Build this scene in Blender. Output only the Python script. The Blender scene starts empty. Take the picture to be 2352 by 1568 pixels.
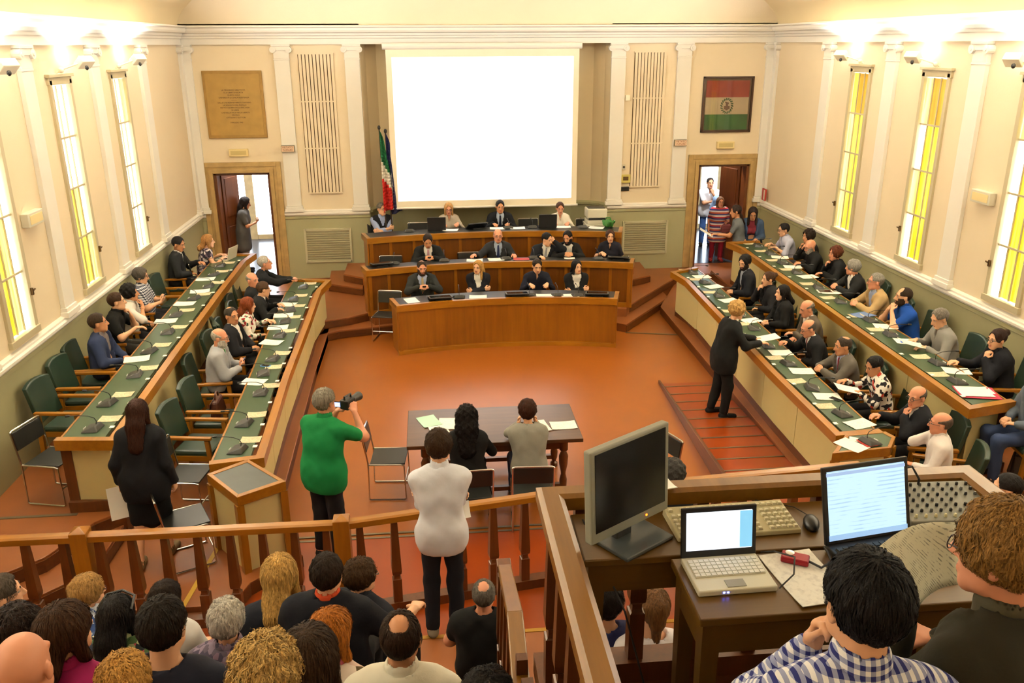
import bpy, bmesh, math, random
import numpy as np
from mathutils import Matrix, Vector

random.seed(7)
rng = np.random.default_rng(7)
SC = bpy.context.scene
COL = SC.collection
PI = math.pi

# ------------------------------------------------------------------ camera
cam_d = bpy.data.cameras.new('camera')
cam_d.sensor_width = 36.0
cam_d.lens = 29.85
cam_d.clip_start = 0.05
cam_d.clip_end = 200
cam = bpy.data.objects.new('camera', cam_d)
COL.objects.link(cam)
CAM_LOC = (-1.243, -17.620, 4.918)
yaw, pitch, roll = 0.09628, 0.33672, 0.00440
fw = Vector((math.sin(yaw) * math.cos(pitch), math.cos(yaw) * math.cos(pitch), -math.sin(pitch)))
rt = Vector((math.cos(yaw), -math.sin(yaw), 0))
dn = fw.cross(rt)
r2 = rt * math.cos(roll) + dn * math.sin(roll)
d2 = dn * math.cos(roll) - rt * math.sin(roll)
cam.matrix_world = Matrix(((r2.x, -d2.x, -fw.x, CAM_LOC[0]), (r2.y, -d2.y, -fw.y, CAM_LOC[1]),
                           (r2.z, -d2.z, -fw.z, CAM_LOC[2]), (0, 0, 0, 1)))
SC.camera = cam

# ------------------------------------------------------------------ world, exposure
SC.view_settings.view_transform = 'Standard'
SC.view_settings.look = 'None'
SC.view_settings.gamma = 1.0
SC.view_settings.use_curve_mapping = False
SC.view_settings.exposure = 1.30
world = bpy.data.worlds.new('world')
SC.world = world
world.use_nodes = True
wb = world.node_tree.nodes['Background']
wb.inputs['Color'].default_value = (0.75, 0.87, 1.0, 1)
wb.inputs['Strength'].default_value = 5.0

# room constants
W = 5.8725          # half width of the hall
ZC = 4.93           # underside of the cornice
ZW = 1.65           # top of the green wainscot
YR = -19.6          # rear wall
WIN_Y = [-3.70, -5.87, -8.04, -10.21, -12.38, -14.55, -16.72]
PIL_Y = [-2.50, -4.66, -6.83, -9.0, -11.17, -13.34, -15.5]
LAMP_POWER = 102.0
LAMP_COL = (0.97, 0.99, 1.0)
PLAT = 0.30         # door level
TIER = 0.45         # outer tiers along the side walls
INT = 0.15          # inner tiers

# ------------------------------------------------------------------ helpers
def lin(c):
    o = []
    for v in c[:3]:
        v = v / 255.0 if max(c) > 1.0 else v
        o.append(v / 12.92 if v <= 0.04045 else ((v + 0.055) / 1.055) ** 2.4)
    return tuple(o)

MATS = {}
def mat(name, col=(200, 200, 200), rough=0.6, metal=0.0, spec=0.5, emit=None, estr=0.0, bump=None, vary=None, coat=0.0, alpha=None):
    """plain principled material; bump=(scale,strength), vary=(scale,amount) adds procedural relief / colour drift"""
    if name in MATS:
        return MATS[name]
    m = bpy.data.materials.new(name)
    m.use_nodes = True
    nt = m.node_tree
    b = nt.nodes['Principled BSDF']
    c = lin(col)
    b.inputs['Base Color'].default_value = (*c, 1)
    b.inputs['Roughness'].default_value = rough
    b.inputs['Metallic'].default_value = metal
    b.inputs['Specular IOR Level'].default_value = spec
    b.inputs['Coat Weight'].default_value = coat
    if emit is not None:
        b.inputs['Emission Color'].default_value = (*lin(emit), 1)
        b.inputs['Emission Strength'].default_value = estr
    if vary or bump:
        tc = nt.nodes.new('ShaderNodeTexCoord')
    if vary:
        nz = nt.nodes.new('ShaderNodeTexNoise'); nz.inputs['Scale'].default_value = vary[0]
        nz.inputs['Detail'].default_value = 4
        mx = nt.nodes.new('ShaderNodeMixRGB'); mx.blend_type = 'MULTIPLY'
        rp = nt.nodes.new('ShaderNodeValToRGB')
        a = vary[1]
        rp.color_ramp.elements[0].position = 0.3; rp.color_ramp.elements[1].position = 0.7
        rp.color_ramp.elements[0].color = (1 - a, 1 - a, 1 - a, 1)
        rp.color_ramp.elements[1].color = (1 + a * .4, 1 + a * .4, 1 + a * .4, 1)
        nt.links.new(tc.outputs['Object'], nz.inputs['Vector'])
        nt.links.new(nz.outputs['Fac'], rp.inputs['Fac'])
        mx.inputs['Fac'].default_value = 1
        mx.inputs['Color1'].default_value = (*c, 1)
        nt.links.new(rp.outputs['Color'], mx.inputs['Color2'])
        nt.links.new(mx.outputs['Color'], b.inputs['Base Color'])
    if bump:
        n2 = nt.nodes.new('ShaderNodeTexNoise'); n2.inputs['Scale'].default_value = bump[0]
        n2.inputs['Detail'].default_value = 3
        bp = nt.nodes.new('ShaderNodeBump'); bp.inputs['Strength'].default_value = bump[1]
        bp.inputs['Distance'].default_value = 0.02
        nt.links.new(tc.outputs['Object'], n2.inputs['Vector'])
        nt.links.new(n2.outputs['Fac'], bp.inputs['Height'])
        nt.links.new(bp.outputs['Normal'], b.inputs['Normal'])
    MATS[name] = m
    return m

def nodes_of(name):
    m = bpy.data.materials.new(name); m.use_nodes = True
    MATS[name] = m
    return m, m.node_tree, m.node_tree.nodes['Principled BSDF']

def wood_mat(name, c1, c2, rough=0.35, axis='Z', scale=6.0, coat=0.2):
    """two-tone stained wood with grain stretched along an axis"""
    if name in MATS:
        return MATS[name]
    m, nt, b = nodes_of(name)
    tc = nt.nodes.new('ShaderNodeTexCoord')
    mp = nt.nodes.new('ShaderNodeMapping')
    s = {'X': (0.06, 1, 1), 'Y': (1, 0.06, 1), 'Z': (1, 1, 0.06)}[axis]
    mp.inputs['Scale'].default_value = s
    nz = nt.nodes.new('ShaderNodeTexNoise'); nz.inputs['Scale'].default_value = scale * 3
    nz.inputs['Detail'].default_value = 6; nz.inputs['Roughness'].default_value = .65
    nz2 = nt.nodes.new('ShaderNodeTexNoise'); nz2.inputs['Scale'].default_value = 1.3
    rp = nt.nodes.new('ShaderNodeValToRGB')
    rp.color_ramp.elements[0].position = .32; rp.color_ramp.elements[1].position = .68
    rp.color_ramp.elements[0].color = (*lin(c1), 1); rp.color_ramp.elements[1].color = (*lin(c2), 1)
    ad = nt.nodes.new('ShaderNodeMath'); ad.operation = 'MULTIPLY_ADD'
    ad.inputs[1].default_value = .45; 
    nt.links.new(tc.outputs['Object'], mp.inputs['Vector'])
    nt.links.new(mp.outputs['Vector'], nz.inputs['Vector'])
    nt.links.new(tc.outputs['Object'], nz2.inputs['Vector'])
    sc = nt.nodes.new('ShaderNodeMath'); sc.operation = 'MULTIPLY'; sc.inputs[1].default_value = .55
    nt.links.new(nz.outputs['Fac'], sc.inputs[0])
    nt.links.new(nz2.outputs['Fac'], ad.inputs[0]); nt.links.new(sc.outputs['Value'], ad.inputs[2])
    nt.links.new(ad.outputs['Value'], rp.inputs['Fac'])
    nt.links.new(rp.outputs['Color'], b.inputs['Base Color'])
    b.inputs['Roughness'].default_value = rough
    b.inputs['Coat Weight'].default_value = coat
    b.inputs['Coat Roughness'].default_value = .25
    return m

class MB:
    """mesh builder: collects shapes, links them as ONE mesh object"""
    def __init__(s):
        s.v = []; s.f = []; s.mi = []; s.cm = 0
    def add(s, vs, fs):
        o = len(s.v)
        s.v.extend([tuple(map(float, p)) for p in vs])
        for f in fs:
            s.f.append(tuple(i + o for i in f)); s.mi.append(s.cm)
        return s
    def box(s, c, d, rz=0.0, rx=0.0, ry=0.0):
        hx, hy, hz = d[0] / 2, d[1] / 2, d[2] / 2
        M = Matrix.Rotation(rz, 3, 'Z') @ Matrix.Rotation(ry, 3, 'Y') @ Matrix.Rotation(rx, 3, 'X')
        vs = []
        for z in (-hz, hz):
            for x, y in ((-hx, -hy), (hx, -hy), (hx, hy), (-hx, hy)):
                p = M @ Vector((x, y, z)); vs.append((p.x + c[0], p.y + c[1], p.z + c[2]))
        return s.add(vs, [(0, 3, 2, 1), (4, 5, 6, 7), (0, 1, 5, 4), (1, 2, 6, 5), (2, 3, 7, 6), (3, 0, 4, 7)])
    def bb(s, x0, x1, y0, y1, z0, z1):
        return s.box(((x0 + x1) / 2, (y0 + y1) / 2, (z0 + z1) / 2), (abs(x1 - x0), abs(y1 - y0), abs(z1 - z0)))
    def prism(s, poly, z0, z1):
        n = len(poly)
        a = sum(poly[i][0] * poly[(i + 1) % n][1] - poly[(i + 1) % n][0] * poly[i][1] for i in range(n))
        if a < 0: poly = poly[::-1]
        vs = [(p[0], p[1], z0) for p in poly] + [(p[0], p[1], z1) for p in poly]
        fs = [tuple(range(n - 1, -1, -1)), tuple(range(n, 2 * n))]
        fs += [(i, (i + 1) % n, n + (i + 1) % n, n + i) for i in range(n)]
        return s.add(vs, fs)
    def hexa(s, bot, top):
        """8 corners: bottom quad and top quad (counter-clockwise seen from above)"""
        return s.add(list(bot) + list(top), [(3, 2, 1, 0), (4, 5, 6, 7), (0, 1, 5, 4), (1, 2, 6, 5), (2, 3, 7, 6), (3, 0, 4, 7)])
    def tube(s, pts, r, n=8, caps=True):
        pts = [Vector(p) for p in pts]
        rs = r if isinstance(r, (list, tuple)) else [r] * len(pts)
        rings = []
        up = Vector((0, 0, 1))
        t0 = (pts[1] - pts[0]).normalized()
        a = t0.cross(up)
        if a.length < 1e-3: a = t0.cross(Vector((1, 0, 0)))
        a.normalize()
        for i, p in enumerate(pts):
            if i == 0: t = pts[1] - pts[0]
            elif i == len(pts) - 1: t = pts[-1] - pts[-2]
            else: t = (pts[i + 1] - pts[i]).normalized() + (pts[i] - pts[i - 1]).normalized()
            t.normalize()
            a = (a - t * a.dot(t))
            if a.length < 1e-4: a = t.orthogonal()
            a.normalize(); b = t.cross(a)
            rings.append([p + (a * math.cos(2 * PI * k / n) + b * math.sin(2 * PI * k / n)) * rs[i] for k in range(n)])
        vs = [q for rg in rings for q in rg]; fs = []
        for i in range(len(rings) - 1):
            for k in range(n):
                fs.append((i * n + k, i * n + (k + 1) % n, (i + 1) * n + (k + 1) % n, (i + 1) * n + k))
        if caps:
            fs.append(tuple(range(n - 1, -1, -1))); fs.append(tuple((len(rings) - 1) * n + k for k in range(n)))
        return s.add(vs, fs)
    def lathe(s, prof, n=12, c=(0, 0, 0), caps=True, sq=False):
        """prof = [(radius, z)...]; sq: square section (4 sides turned 45 deg)"""
        off = PI / 4 if sq else 0
        if sq: n = 4
        vs = []; fs = []
        for r, z in prof:
            for k in range(n):
                a = 2 * PI * k / n + off
                vs.append((c[0] + r * math.cos(a), c[1] + r * math.sin(a), c[2] + z))
        for i in range(len(prof) - 1):
            for k in range(n):
                fs.append((i * n + k, i * n + (k + 1) % n, (i + 1) * n + (k + 1) % n, (i + 1) * n + k))
        if caps:
            fs.append(tuple(range(n - 1, -1, -1))); fs.append(tuple((len(prof) - 1) * n + k for k in range(n)))
        return s.add(vs, fs)
    def sweep(s, path, prof, closed=False):
        """prof = [(out, z)] swept along horizontal path [(x,y)], 'out' measured to the left of travel"""
        n = len(path); m = len(prof); vs = []
        for i, p in enumerate(path):
            p = Vector((p[0], p[1]))
            def nrm(a, b):
                d = (Vector(b) - Vector(a)); d.normalize(); return Vector((-d.y, d.x))
            if closed:
                n1 = nrm(path[i - 1], path[i]); n2 = nrm(path[i], path[(i + 1) % n])
            else:
                n1 = nrm(path[i - 1], path[i]) if i > 0 else nrm(path[i], path[i + 1])
                n2 = nrm(path[i], path[i + 1]) if i < n - 1 else n1
            b = (n1 + n2); b.normalize(); k = 1 / max(.25, b.dot(n1))
            for o, z in prof:
                vs.append((p.x + b.x * o * k, p.y + b.y * o * k, z))
        fs = []
        for i in range(n if closed else n - 1):
            j = (i + 1) % n
            for q in range(m - 1):
                fs.append((i * m + q, i * m + q + 1, j * m + q + 1, j * m + q))
        if not closed:
            fs.append(tuple(range(m))); fs.append(tuple((n - 1) * m + q for q in range(m - 1, -1, -1)))
        return s.add(vs, fs)
    def sphere(s, c, r, n=10, m=7):
        rx, ry, rz_ = r if isinstance(r, (tuple, list)) else (r, r, r)
        vs = [(c[0], c[1], c[2] - rz_)]
        for i in range(1, m):
            t = PI * i / m
            for k in range(n):
                a = 2 * PI * k / n
                vs.append((c[0] + rx * math.sin(t) * math.cos(a), c[1] + ry * math.sin(t) * math.sin(a), c[2] - rz_ * math.cos(t)))
        vs.append((c[0], c[1], c[2] + rz_))
        fs = [(0, 1 + (k + 1) % n, 1 + k) for k in range(n)]
        for i in range(m - 2):
            for k in range(n):
                fs.append((1 + i * n + k, 1 + i * n + (k + 1) % n, 1 + (i + 1) * n + (k + 1) % n, 1 + (i + 1) * n + k))
        l = len(vs) - 1
        fs += [(l, 1 + (m - 2) * n + k, 1 + (m - 2) * n + (k + 1) % n) for k in range(n)]
        return s.add(vs, fs)
    def mesh(s, name, mats, smooth=False):
        me = bpy.data.meshes.new(name)
        me.from_pydata(s.v, [], s.f)
        for m in (mats if isinstance(mats, (list, tuple)) else [mats]):
            me.materials.append(m)
        if isinstance(mats, (list, tuple)):
            me.polygons.foreach_set('material_index', s.mi)
        bm = bmesh.new(); bm.from_mesh(me)
        bmesh.ops.recalc_face_normals(bm, faces=bm.faces); bm.to_mesh(me); bm.free()
        if smooth:
            me.polygons.foreach_set('use_smooth', [True] * len(me.polygons))
            try: me.set_sharp_from_angle(angle=math.radians(40))
            except Exception: pass
        return me
    def build(s, name, mats, parent=None, smooth=False, bevel=0.0, wc=False):
        """wc: the shape was given in world coordinates, the parent only moves it there"""
        if wc and parent is not None:
            M = parent.matrix_basis.inverted()
            s.v = [tuple(M @ Vector(p)) for p in s.v]
        o = bpy.data.objects.new(name, s.mesh(name, mats, smooth))
        COL.objects.link(o)
        if parent is not None: o.parent = parent
        if bevel:
            md = o.modifiers.new('bevel', 'BEVEL'); md.width = bevel; md.segments = 2; md.limit_method = 'ANGLE'
        return o

def link(o, parent=None):
    COL.objects.link(o)
    if parent is not None: o.parent = parent
    return o

def thing(name, label, cat, loc=(0, 0, 0), rz=0.0, group=None):
    o = bpy.data.objects.new(name, None)
    o.empty_display_size = .1
    COL.objects.link(o)
    o.location = loc; o.rotation_euler = (0, 0, rz)
    o.matrix_basis = Matrix.Translation(Vector(loc)) @ Matrix.Rotation(rz, 4, 'Z')
    o['label'] = label; o['category'] = cat
    if group: o['group'] = group
    return o

def tag(o, label, cat, group=None):
    o['label'] = label; o['category'] = cat
    if group: o['group'] = group
    return o

def struct(o, label=None):
    o['kind'] = 'structure'
    if label: o['label'] = label
    return o

def sempty(name, loc=(0, 0, 0)):
    o = bpy.data.objects.new(name, None); COL.objects.link(o); o.location = loc
    o.matrix_basis = Matrix.Translation(Vector(loc))
    o['kind'] = 'structure'
    return o

def copy_tree(o, parent=None):
    c = o.copy(); COL.objects.link(c); c.parent = parent
    for ch in list(o.children): copy_tree(ch, c)
    return c

def put(o, loc, rz=0.0):
    o.matrix_basis = Matrix.Translation(Vector(loc)) @ Matrix.Rotation(rz, 4, 'Z')
    return o

def text_obj(name, body, size, loc, rot, m, parent=None, depth=.004, align='CENTER'):
    cu = bpy.data.curves.new(name, 'FONT'); cu.body = body; cu.size = size
    cu.align_x = align; cu.align_y = 'CENTER'; cu.extrude = depth
    o = bpy.data.objects.new(name, cu); 
    o.data.materials.append(m)
    COL.objects.link(o)
    o.location = loc; o.rotation_euler = rot
    bpy.context.view_layer.update()
    dg = bpy.context.evaluated_depsgraph_get()
    me = bpy.data.meshes.new_from_object(o.evaluated_get(dg))
    mw = o.matrix_world.copy()
    bpy.data.objects.remove(o); 
    ob = bpy.data.objects.new(name, me); COL.objects.link(ob); ob.matrix_basis = mw
    if parent is not None:
        ob.parent = parent
        ob.matrix_basis = parent.matrix_basis.inverted() @ mw
    return ob

# ------------------------------------------------------------------ materials of the setting
M_wall = mat('cream_plaster', (228, 212, 184), .85, bump=(60, .08), vary=(.7, .05))
M_white = mat('off_white_stucco', (230, 226, 218), .8, vary=(.9, .04))
M_vault = mat('vault_plaster', (228, 210, 172), .9, vary=(.6, .05))
M_green = mat('sage_wainscot_paint', (166, 163, 126), .55, vary=(.8, .08))
M_niche = mat('niche_plaster', (236, 218, 182), .85, vary=(.6, .08))
M_stone = mat('travertine', (180, 150, 96), .5, vary=(7, .18), bump=(40, .05))
M_floor = mat('orange_linoleum', (148, 82, 26), .30, vary=(1.1, .10), bump=(3.0, .035))
M_red = mat('red_linoleum', (146, 60, 14), .28, vary=(1.3, .10), bump=(3.0, .03))
M_tread = mat('worn_tread_linoleum', (142, 82, 40), .4, vary=(2.2, .14))
M_riser = wood_mat('riser_wood', (70, 34, 10), (112, 60, 20), .4, 'X', 5)
M_wood = wood_mat('honey_wood', (132, 80, 12), (168, 110, 20), .30, 'Y', 6, .35)
M_woodz = wood_mat('honey_wood_upright', (132, 80, 12), (166, 108, 20), .30, 'Z', 6, .35)
M_woodx = wood_mat('honey_wood_across', (132, 80, 12), (168, 110, 20), .30, 'X', 6, .35)
M_veneer = wood_mat('podium_veneer', (118, 68, 8), (150, 92, 16), .3, 'Z', 4, .3)
M_panel = wood_mat('podium_dark_panel', (90, 46, 5), (118, 66, 9), .35, 'Z', 5, .25)
M_dwood = wood_mat('dark_brown_wood', (72, 36, 12), (112, 60, 22), .35, 'Z', 6, .3)
M_dwoody = wood_mat('dark_brown_wood_long', (72, 36, 12), (112, 60, 22), .35, 'Y', 6, .3)
M_cream = mat('cream_desk_panel', (204, 190, 136), .55, vary=(1.2, .06))
M_strip = mat('grey_metal_strip', (120, 110, 92), .4, .6)
M_black = mat('black_plastic', (26, 26, 28), .4)
M_dark = mat('dark_grey_plastic', (58, 58, 56), .42)
M_chrome = mat('chrome', (210, 210, 210), .18, 1.0)
M_paper = mat('white_paper', (240, 240, 236), .8)
M_greyw = mat('light_grey_plastic', (205, 200, 182), .5)
M_lampw = mat('lamp_housing_white', (236, 228, 208), .5)
M_bulb = mat('halogen_glass', (255, 246, 220), .4, emit=(255, 244, 220), estr=18)

# ------------------------------------------------------------------ floors and platforms
fl = MB(); fl.bb(-W - .3, W + .3, YR - .3, .0, -.2, 0); floor = struct(fl.build('floor', M_floor))
fr = MB(); fr.bb(-W, W, -11.6, -9.74, 0.0, .006); fr.build('floor_covering', M_red, floor)
for i, y in enumerate((-9.66, -9.74)):
    s = MB(); s.bb(-3.15, 2.2, y - .014, y + .014, .004, .011); s.build('floor_strip', M_strip, floor)

# door-level platform (z .30) with the front steps of the podium
def arcpts(R, x0, x1, n=13, yc=-10.5):
    return [(x0 + (x1 - x0) * i / (n - 1), yc + math.sqrt(R * R - (x0 + (x1 - x0) * i / (n - 1)) ** 2)) for i in range(n)]
plat = [(-W, 2.9), (-W, -2.2), (-3.25, -2.2), (-3.25, -3.05), (-2.77, -2.86), (-2.42, -2.62)] + arcpts(7.93, -2.3, 2.3, 9) + \
       [(2.42, -2.66), (3.84, -.80), (3.84, -.6), (W, -.6), (W, 2.9)]
b = MB(); b.prism(plat, 0.0, PLAT); platform = struct(b.build('floor_platform', [M_tread], bevel=.006))
for st in ([(-3.25, -2.9), (-3.25, -3.36), (-2.91, -3.14), (-1.95, -2.93), (-1.9, -2.6), (-2.42, -2.5)], [(2.2, -3.37), (3.42, -1.75), (3.42, -1.2), (2.42, -2.5), (1.95, -2.6), (1.98, -3.2)]):
    b = MB(); b.prism(st, 0.0, .15); b.build('step', M_tread, platform, bevel=.006)
# risers with wooden facing
def riser(path, z0, z1, name='riser', parent=platform, m=M_riser, t=.012):
    b = MB(); b.sweep(path, [(0, z0), (0, z1), (t, z1), (t, z0), (0, z0)]); return b.build(name, m, parent)
riser([(2.42, -2.66), (3.84, -.80)][::-1], .16, .275)
riser([(2.2, -3.37), (3.42, -1.75)][::-1], .01, .125)
riser([(-3.24, -3.36), (-2.91, -3.14), (-2.0, -2.93)][::-1], .01, .125)
riser([(-3.24, -3.05), (-2.77, -2.86), (-2.42, -2.62)][::-1], .16, .275)
b = MB(); b.prism([(2.19, -3.37), (3.2, -3.62), (3.2, -3.66), (2.19, -3.41)], 0, .012); b.build('floor_strip', M_strip, floor)
# upper tier of the podium
b = MB(); b.prism([(-3.0, 0), (-3.0, -.91), (-2.61, -1.23)] + arcpts(9.15, -2.3, 2.3, 9) + [(2.62, -1.2), (2.88, -1.02), (2.88, 0), (2.48, 0), (2.2, .35), (1.5, .5), (-1.5, .5), (-2.2, .35), (-2.48, 0)], PLAT, .60)
b.build('upper_platform', M_tread, platform, bevel=.006)
b = MB(); b.prism([(-3.35, 0), (-3.29, -1.06), (-2.6, -1.49), (-2.6, -1.2), (-3.0, -.9), (-3.0, 0)], PLAT, .45); b.build('step', M_tread, platform, bevel=.006)
b = MB(); b.prism([(3.25, 0), (3.19, -1.15), (2.62, -1.49), (2.62, -1.2), (2.88, -1.0), (2.88, 0)], PLAT, .45); b.build('step', M_tread, platform, bevel=.006)
riser([(-3.29, -1.06), (-2.6, -1.49)][::-1], .31, .425); riser([(-3.0, -.91), (-2.61, -1.23)][::-1], .46, .575)
riser([(2.62, -1.49), (3.19, -1.15)][::-1], .31, .425)

# inner tiers (z .15) and outer tiers (z .45) along the side walls
b = MB(); b.prism([(-W, -2.1), (-3.10, -2.1), (-3.10, -5.0), (-3.00, -9.5), (-2.62, -10.2), (-3.05, -10.62), (-3.15, -10.94), (-W, -10.94)], 0, .15); tier_il = struct(b.build('floor_inner_tier', M_tread, bevel=.006))
riser([(-3.10, -3.3), (-3.10, -5.0), (-3.00, -9.5), (-2.62, -10.2), (-3.05, -10.62), (-3.15, -10.94)][::-1], .01, .13, parent=tier_il)
b = MB(); b.prism([(W, -.7), (3.86, -.7), (3.1, -2.35), (2.97, -9.6), (2.66, -10.2), (3.2, -10.5), (3.3, -11.6), (W, -11.6)], 0, .15); tier_ir = struct(b.build('floor_inner_tier', M_tread, bevel=.006))
riser([(3.1, -2.35), (2.97, -9.6), (2.66, -10.2), (3.2, -10.5)], .01, .13, parent=tier_ir)
lo = [(-W, -2.2), (-4.50, -2.2), (-4.46, -9.66), (-4.68, -9.88), (-4.81, -10.22), (-4.92, -10.47), (-5.18, -10.7), (-5.6, -10.85), (-W, -10.88)]
b = MB(); b.prism(lo, 0, TIER); tier_l = struct(b.build('floor_outer_tier', M_tread, bevel=.006))
b = MB(); b.prism([(-4.48, -9.3), (-4.47, -9.6), (-4.49, -10.22), (-4.58, -10.54), (-4.68, -10.69), (-4.86, -10.88), (-5.2, -10.94), (-W, -10.94), (-W, -10.0), (-4.9, -9.3)], 0, .30)
b.build('step', M_tread, tier_l, bevel=.006)
riser([(-4.50, -2.2), (-4.46, -9.66), (-4.68, -9.88), (-4.81, -10.22), (-4.92, -10.47), (-5.18, -10.7), (-5.6, -10.85), (-W, -10.88)], .17, .425, parent=tier_l)
riser([(-4.47, -9.3), (-4.47, -9.6), (-4.49, -10.22), (-4.58, -10.54), (-4.68, -10.69), (-4.86, -10.88), (-5.2, -10.94)], .16, .275, parent=tier_l)
b = MB(); b.bb(-W, -4.9, -9.72, -9.68, TIER, TIER + .006); b.build('floor_strip', M_strip, tier_l)
ro = [(W, -.9), (4.55, -.9), (4.44, -9.8), (4.52, -9.95), (5.1, -10.3), (W, -10.6)]
b = MB(); b.prism(ro, 0, TIER); tier_r = struct(b.build('floor_outer_tier', M_tread, bevel=.006))
riser([(4.55, -.9), (4.44, -9.8), (4.52, -9.95), (5.1, -10.3), (W, -10.6)][::-1], .17, .425, parent=tier_r)

# ramp at the right with wooden side board and cross strips
b = MB(); b.hexa([(2.05, -9.25, 0), (3.05, -9.25, 0), (3.05, -5.85, 0), (2.18, -5.85, 0)],
                 [(2.05, -9.25, .15), (3.05, -9.25, .15), (3.05, -5.85, .006), (2.18, -5.85, .006)])
ramp = struct(b.build('floor_ramp', M_red))
b = MB(); b.bb(2.05, 3.05, -11.6, -9.25, 0, .15); b.build('landing', M_red, ramp)
b = MB(); b.hexa([(2.0, -9.28, 0), (2.05, -9.28, 0), (2.18, -5.8, 0), (2.15, -5.8, 0)],
                 [(2.0, -9.28, .24), (2.05, -9.28, .24), (2.18, -5.8, .05), (2.15, -5.8, .05)])
b.build('side_board', M_dwoody, ramp, bevel=.004)
for k in range(10):
    t = (k + .15) / 10.0; y = -5.95 - 3.25 * t; z = .006 + .144 * (-5.85 - y) / 3.4; x0 = 2.18 - .13 * (-5.85 - y) / 3.4
    b = MB(); b.box(((x0 + 3.05) / 2, y, z + .003), (3.05 - x0 - .02, .022, .008)); b.build('cross_strip', M_strip, ramp)

# ------------------------------------------------------------------ walls
def side_wall(sx, name):
    b = MB(); xs = (W, W + .3) if sx > 0 else (-W - .3, -W)
    hw = .30; z0, z1 = 1.84, 4.48
    ys = sorted(WIN_Y)
    e = [YR] + [q for y in ys for q in (y - hw, y + hw)] + [0.0]
    for i in range(0, len(e), 2):
        b.bb(*xs, e[i], e[i + 1], 0, 5.3)
    for y in ys:
        b.bb(*xs, y - hw, y + hw, 0, z0); b.bb(*xs, y - hw, y + hw, z1, 5.3)
    return struct(b.build(name, M_wall))
wall_left = side_wall(-1, 'wall_left'); wall_right = side_wall(1, 'wall_right')
b = MB(); b.bb(-W - .3, W + .3, YR - .3, YR, 0, 7); wall_rear = struct(b.build('wall_rear', M_wall))

b = MB()     # back wall with two door openings and the niche
T = .3
D0, D1, DT = 4.41, 5.525, 2.52
for s in (-1, 1):
    b.bb(s * 2.48, s * D0, 0, T, 0, 5.3); b.bb(s * D1, s * (W + .3), 0, T, 0, 5.3); b.bb(s * D0, s * D1, 0, T, DT, 5.3)
b.bb(-W - .3, W + .3, 0, T, ZC, 7.2); b.bb(-2.48, 2.48, .0, T + .5, 4.93, 5.2)
wall_back = struct(b.build('wall_back', M_wall))
npoly = [(-2.48, 0), (-2.40, .2), (-2.2, .38), (-1.8, .5), (1.8, .5), (2.2, .38), (2.40, .2), (2.48, 0)]
b = MB(); b.sweep(npoly[::-1], [(0, ZW), (0, 4.95), (-.08, 4.95), (-.08, ZW), (0, ZW)]); b.build('niche', M_niche, wall_back, smooth=False)
b = MB(); b.sweep(npoly[::-1], [(.02, .5), (.02, ZW), (.07, ZW + .02), (.07, ZW + .06), (0, ZW + .09), (-.08, ZW + .09), (-.08, .5), (.02, .5)]); b.build('niche_wainscot', M_green, wall_back)

# vaulted ceiling
b = MB(); n = 28; pts = []
for i in range(n + 1):
    a = PI * i / n
    pts.append((-W * math.cos(a), 5.22 + 1.5 * math.sin(a)))
for y in (YR, T):
    b.v.extend([(x, y, z) for x, z in pts])
for i in range(n):
    b.f.append((i, i + 1, n + 1 + i + 1, n + 1 + i)); b.mi.append(0)
ceiling = struct(b.build('ceiling', M_vault, smooth=True))

# cornice
cprof = [(0, ZC), (.05, ZC), (.05, ZC + .10), (.075, ZC + .115), (.075, ZC + .15), (.11, ZC + .16), (.11, ZC + .20), (.18, ZC + .215), (.20, ZC + .25), (.20, ZC + .29), (.24, ZC + .31), (.24, ZC + .335), (0, ZC + .35), (0, ZC)]
b = MB(); b.sweep([(W, YR), (W, 0), (-W, 0), (-W, YR)], cprof); struct(b.build('trim_1', M_white))
# wainscot with ledge
wprof = [(0, 0), (.025, 0), (.025, ZW - .10), (.045, ZW - .085), (.045, ZW - .04), (.03, ZW - .03), (0, ZW - .03), (0, 0)]
lprof = [(0, ZW - .03), (.05, ZW - .03), (.075, ZW), (.075, ZW + .03), (.05, ZW + .045), (.05, ZW + .07), (0, ZW + .09), (0, ZW - .03)]
segs = [[(W, YR), (W, 0), (5.75, 0)], [(4.19, 0), (2.48, 0)], [(-2.48, 0), (-4.19, 0)], [(-5.75, 0), (-W, 0), (-W, YR)]]
for i, sg in enumerate(segs):
    b = MB(); b.sweep(sg, wprof); w_ = struct(b.build('trim_%d' % (i + 2), M_green))
    b = MB(); b.sweep(sg, lprof); b.build('ledge', M_white, w_)

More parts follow.
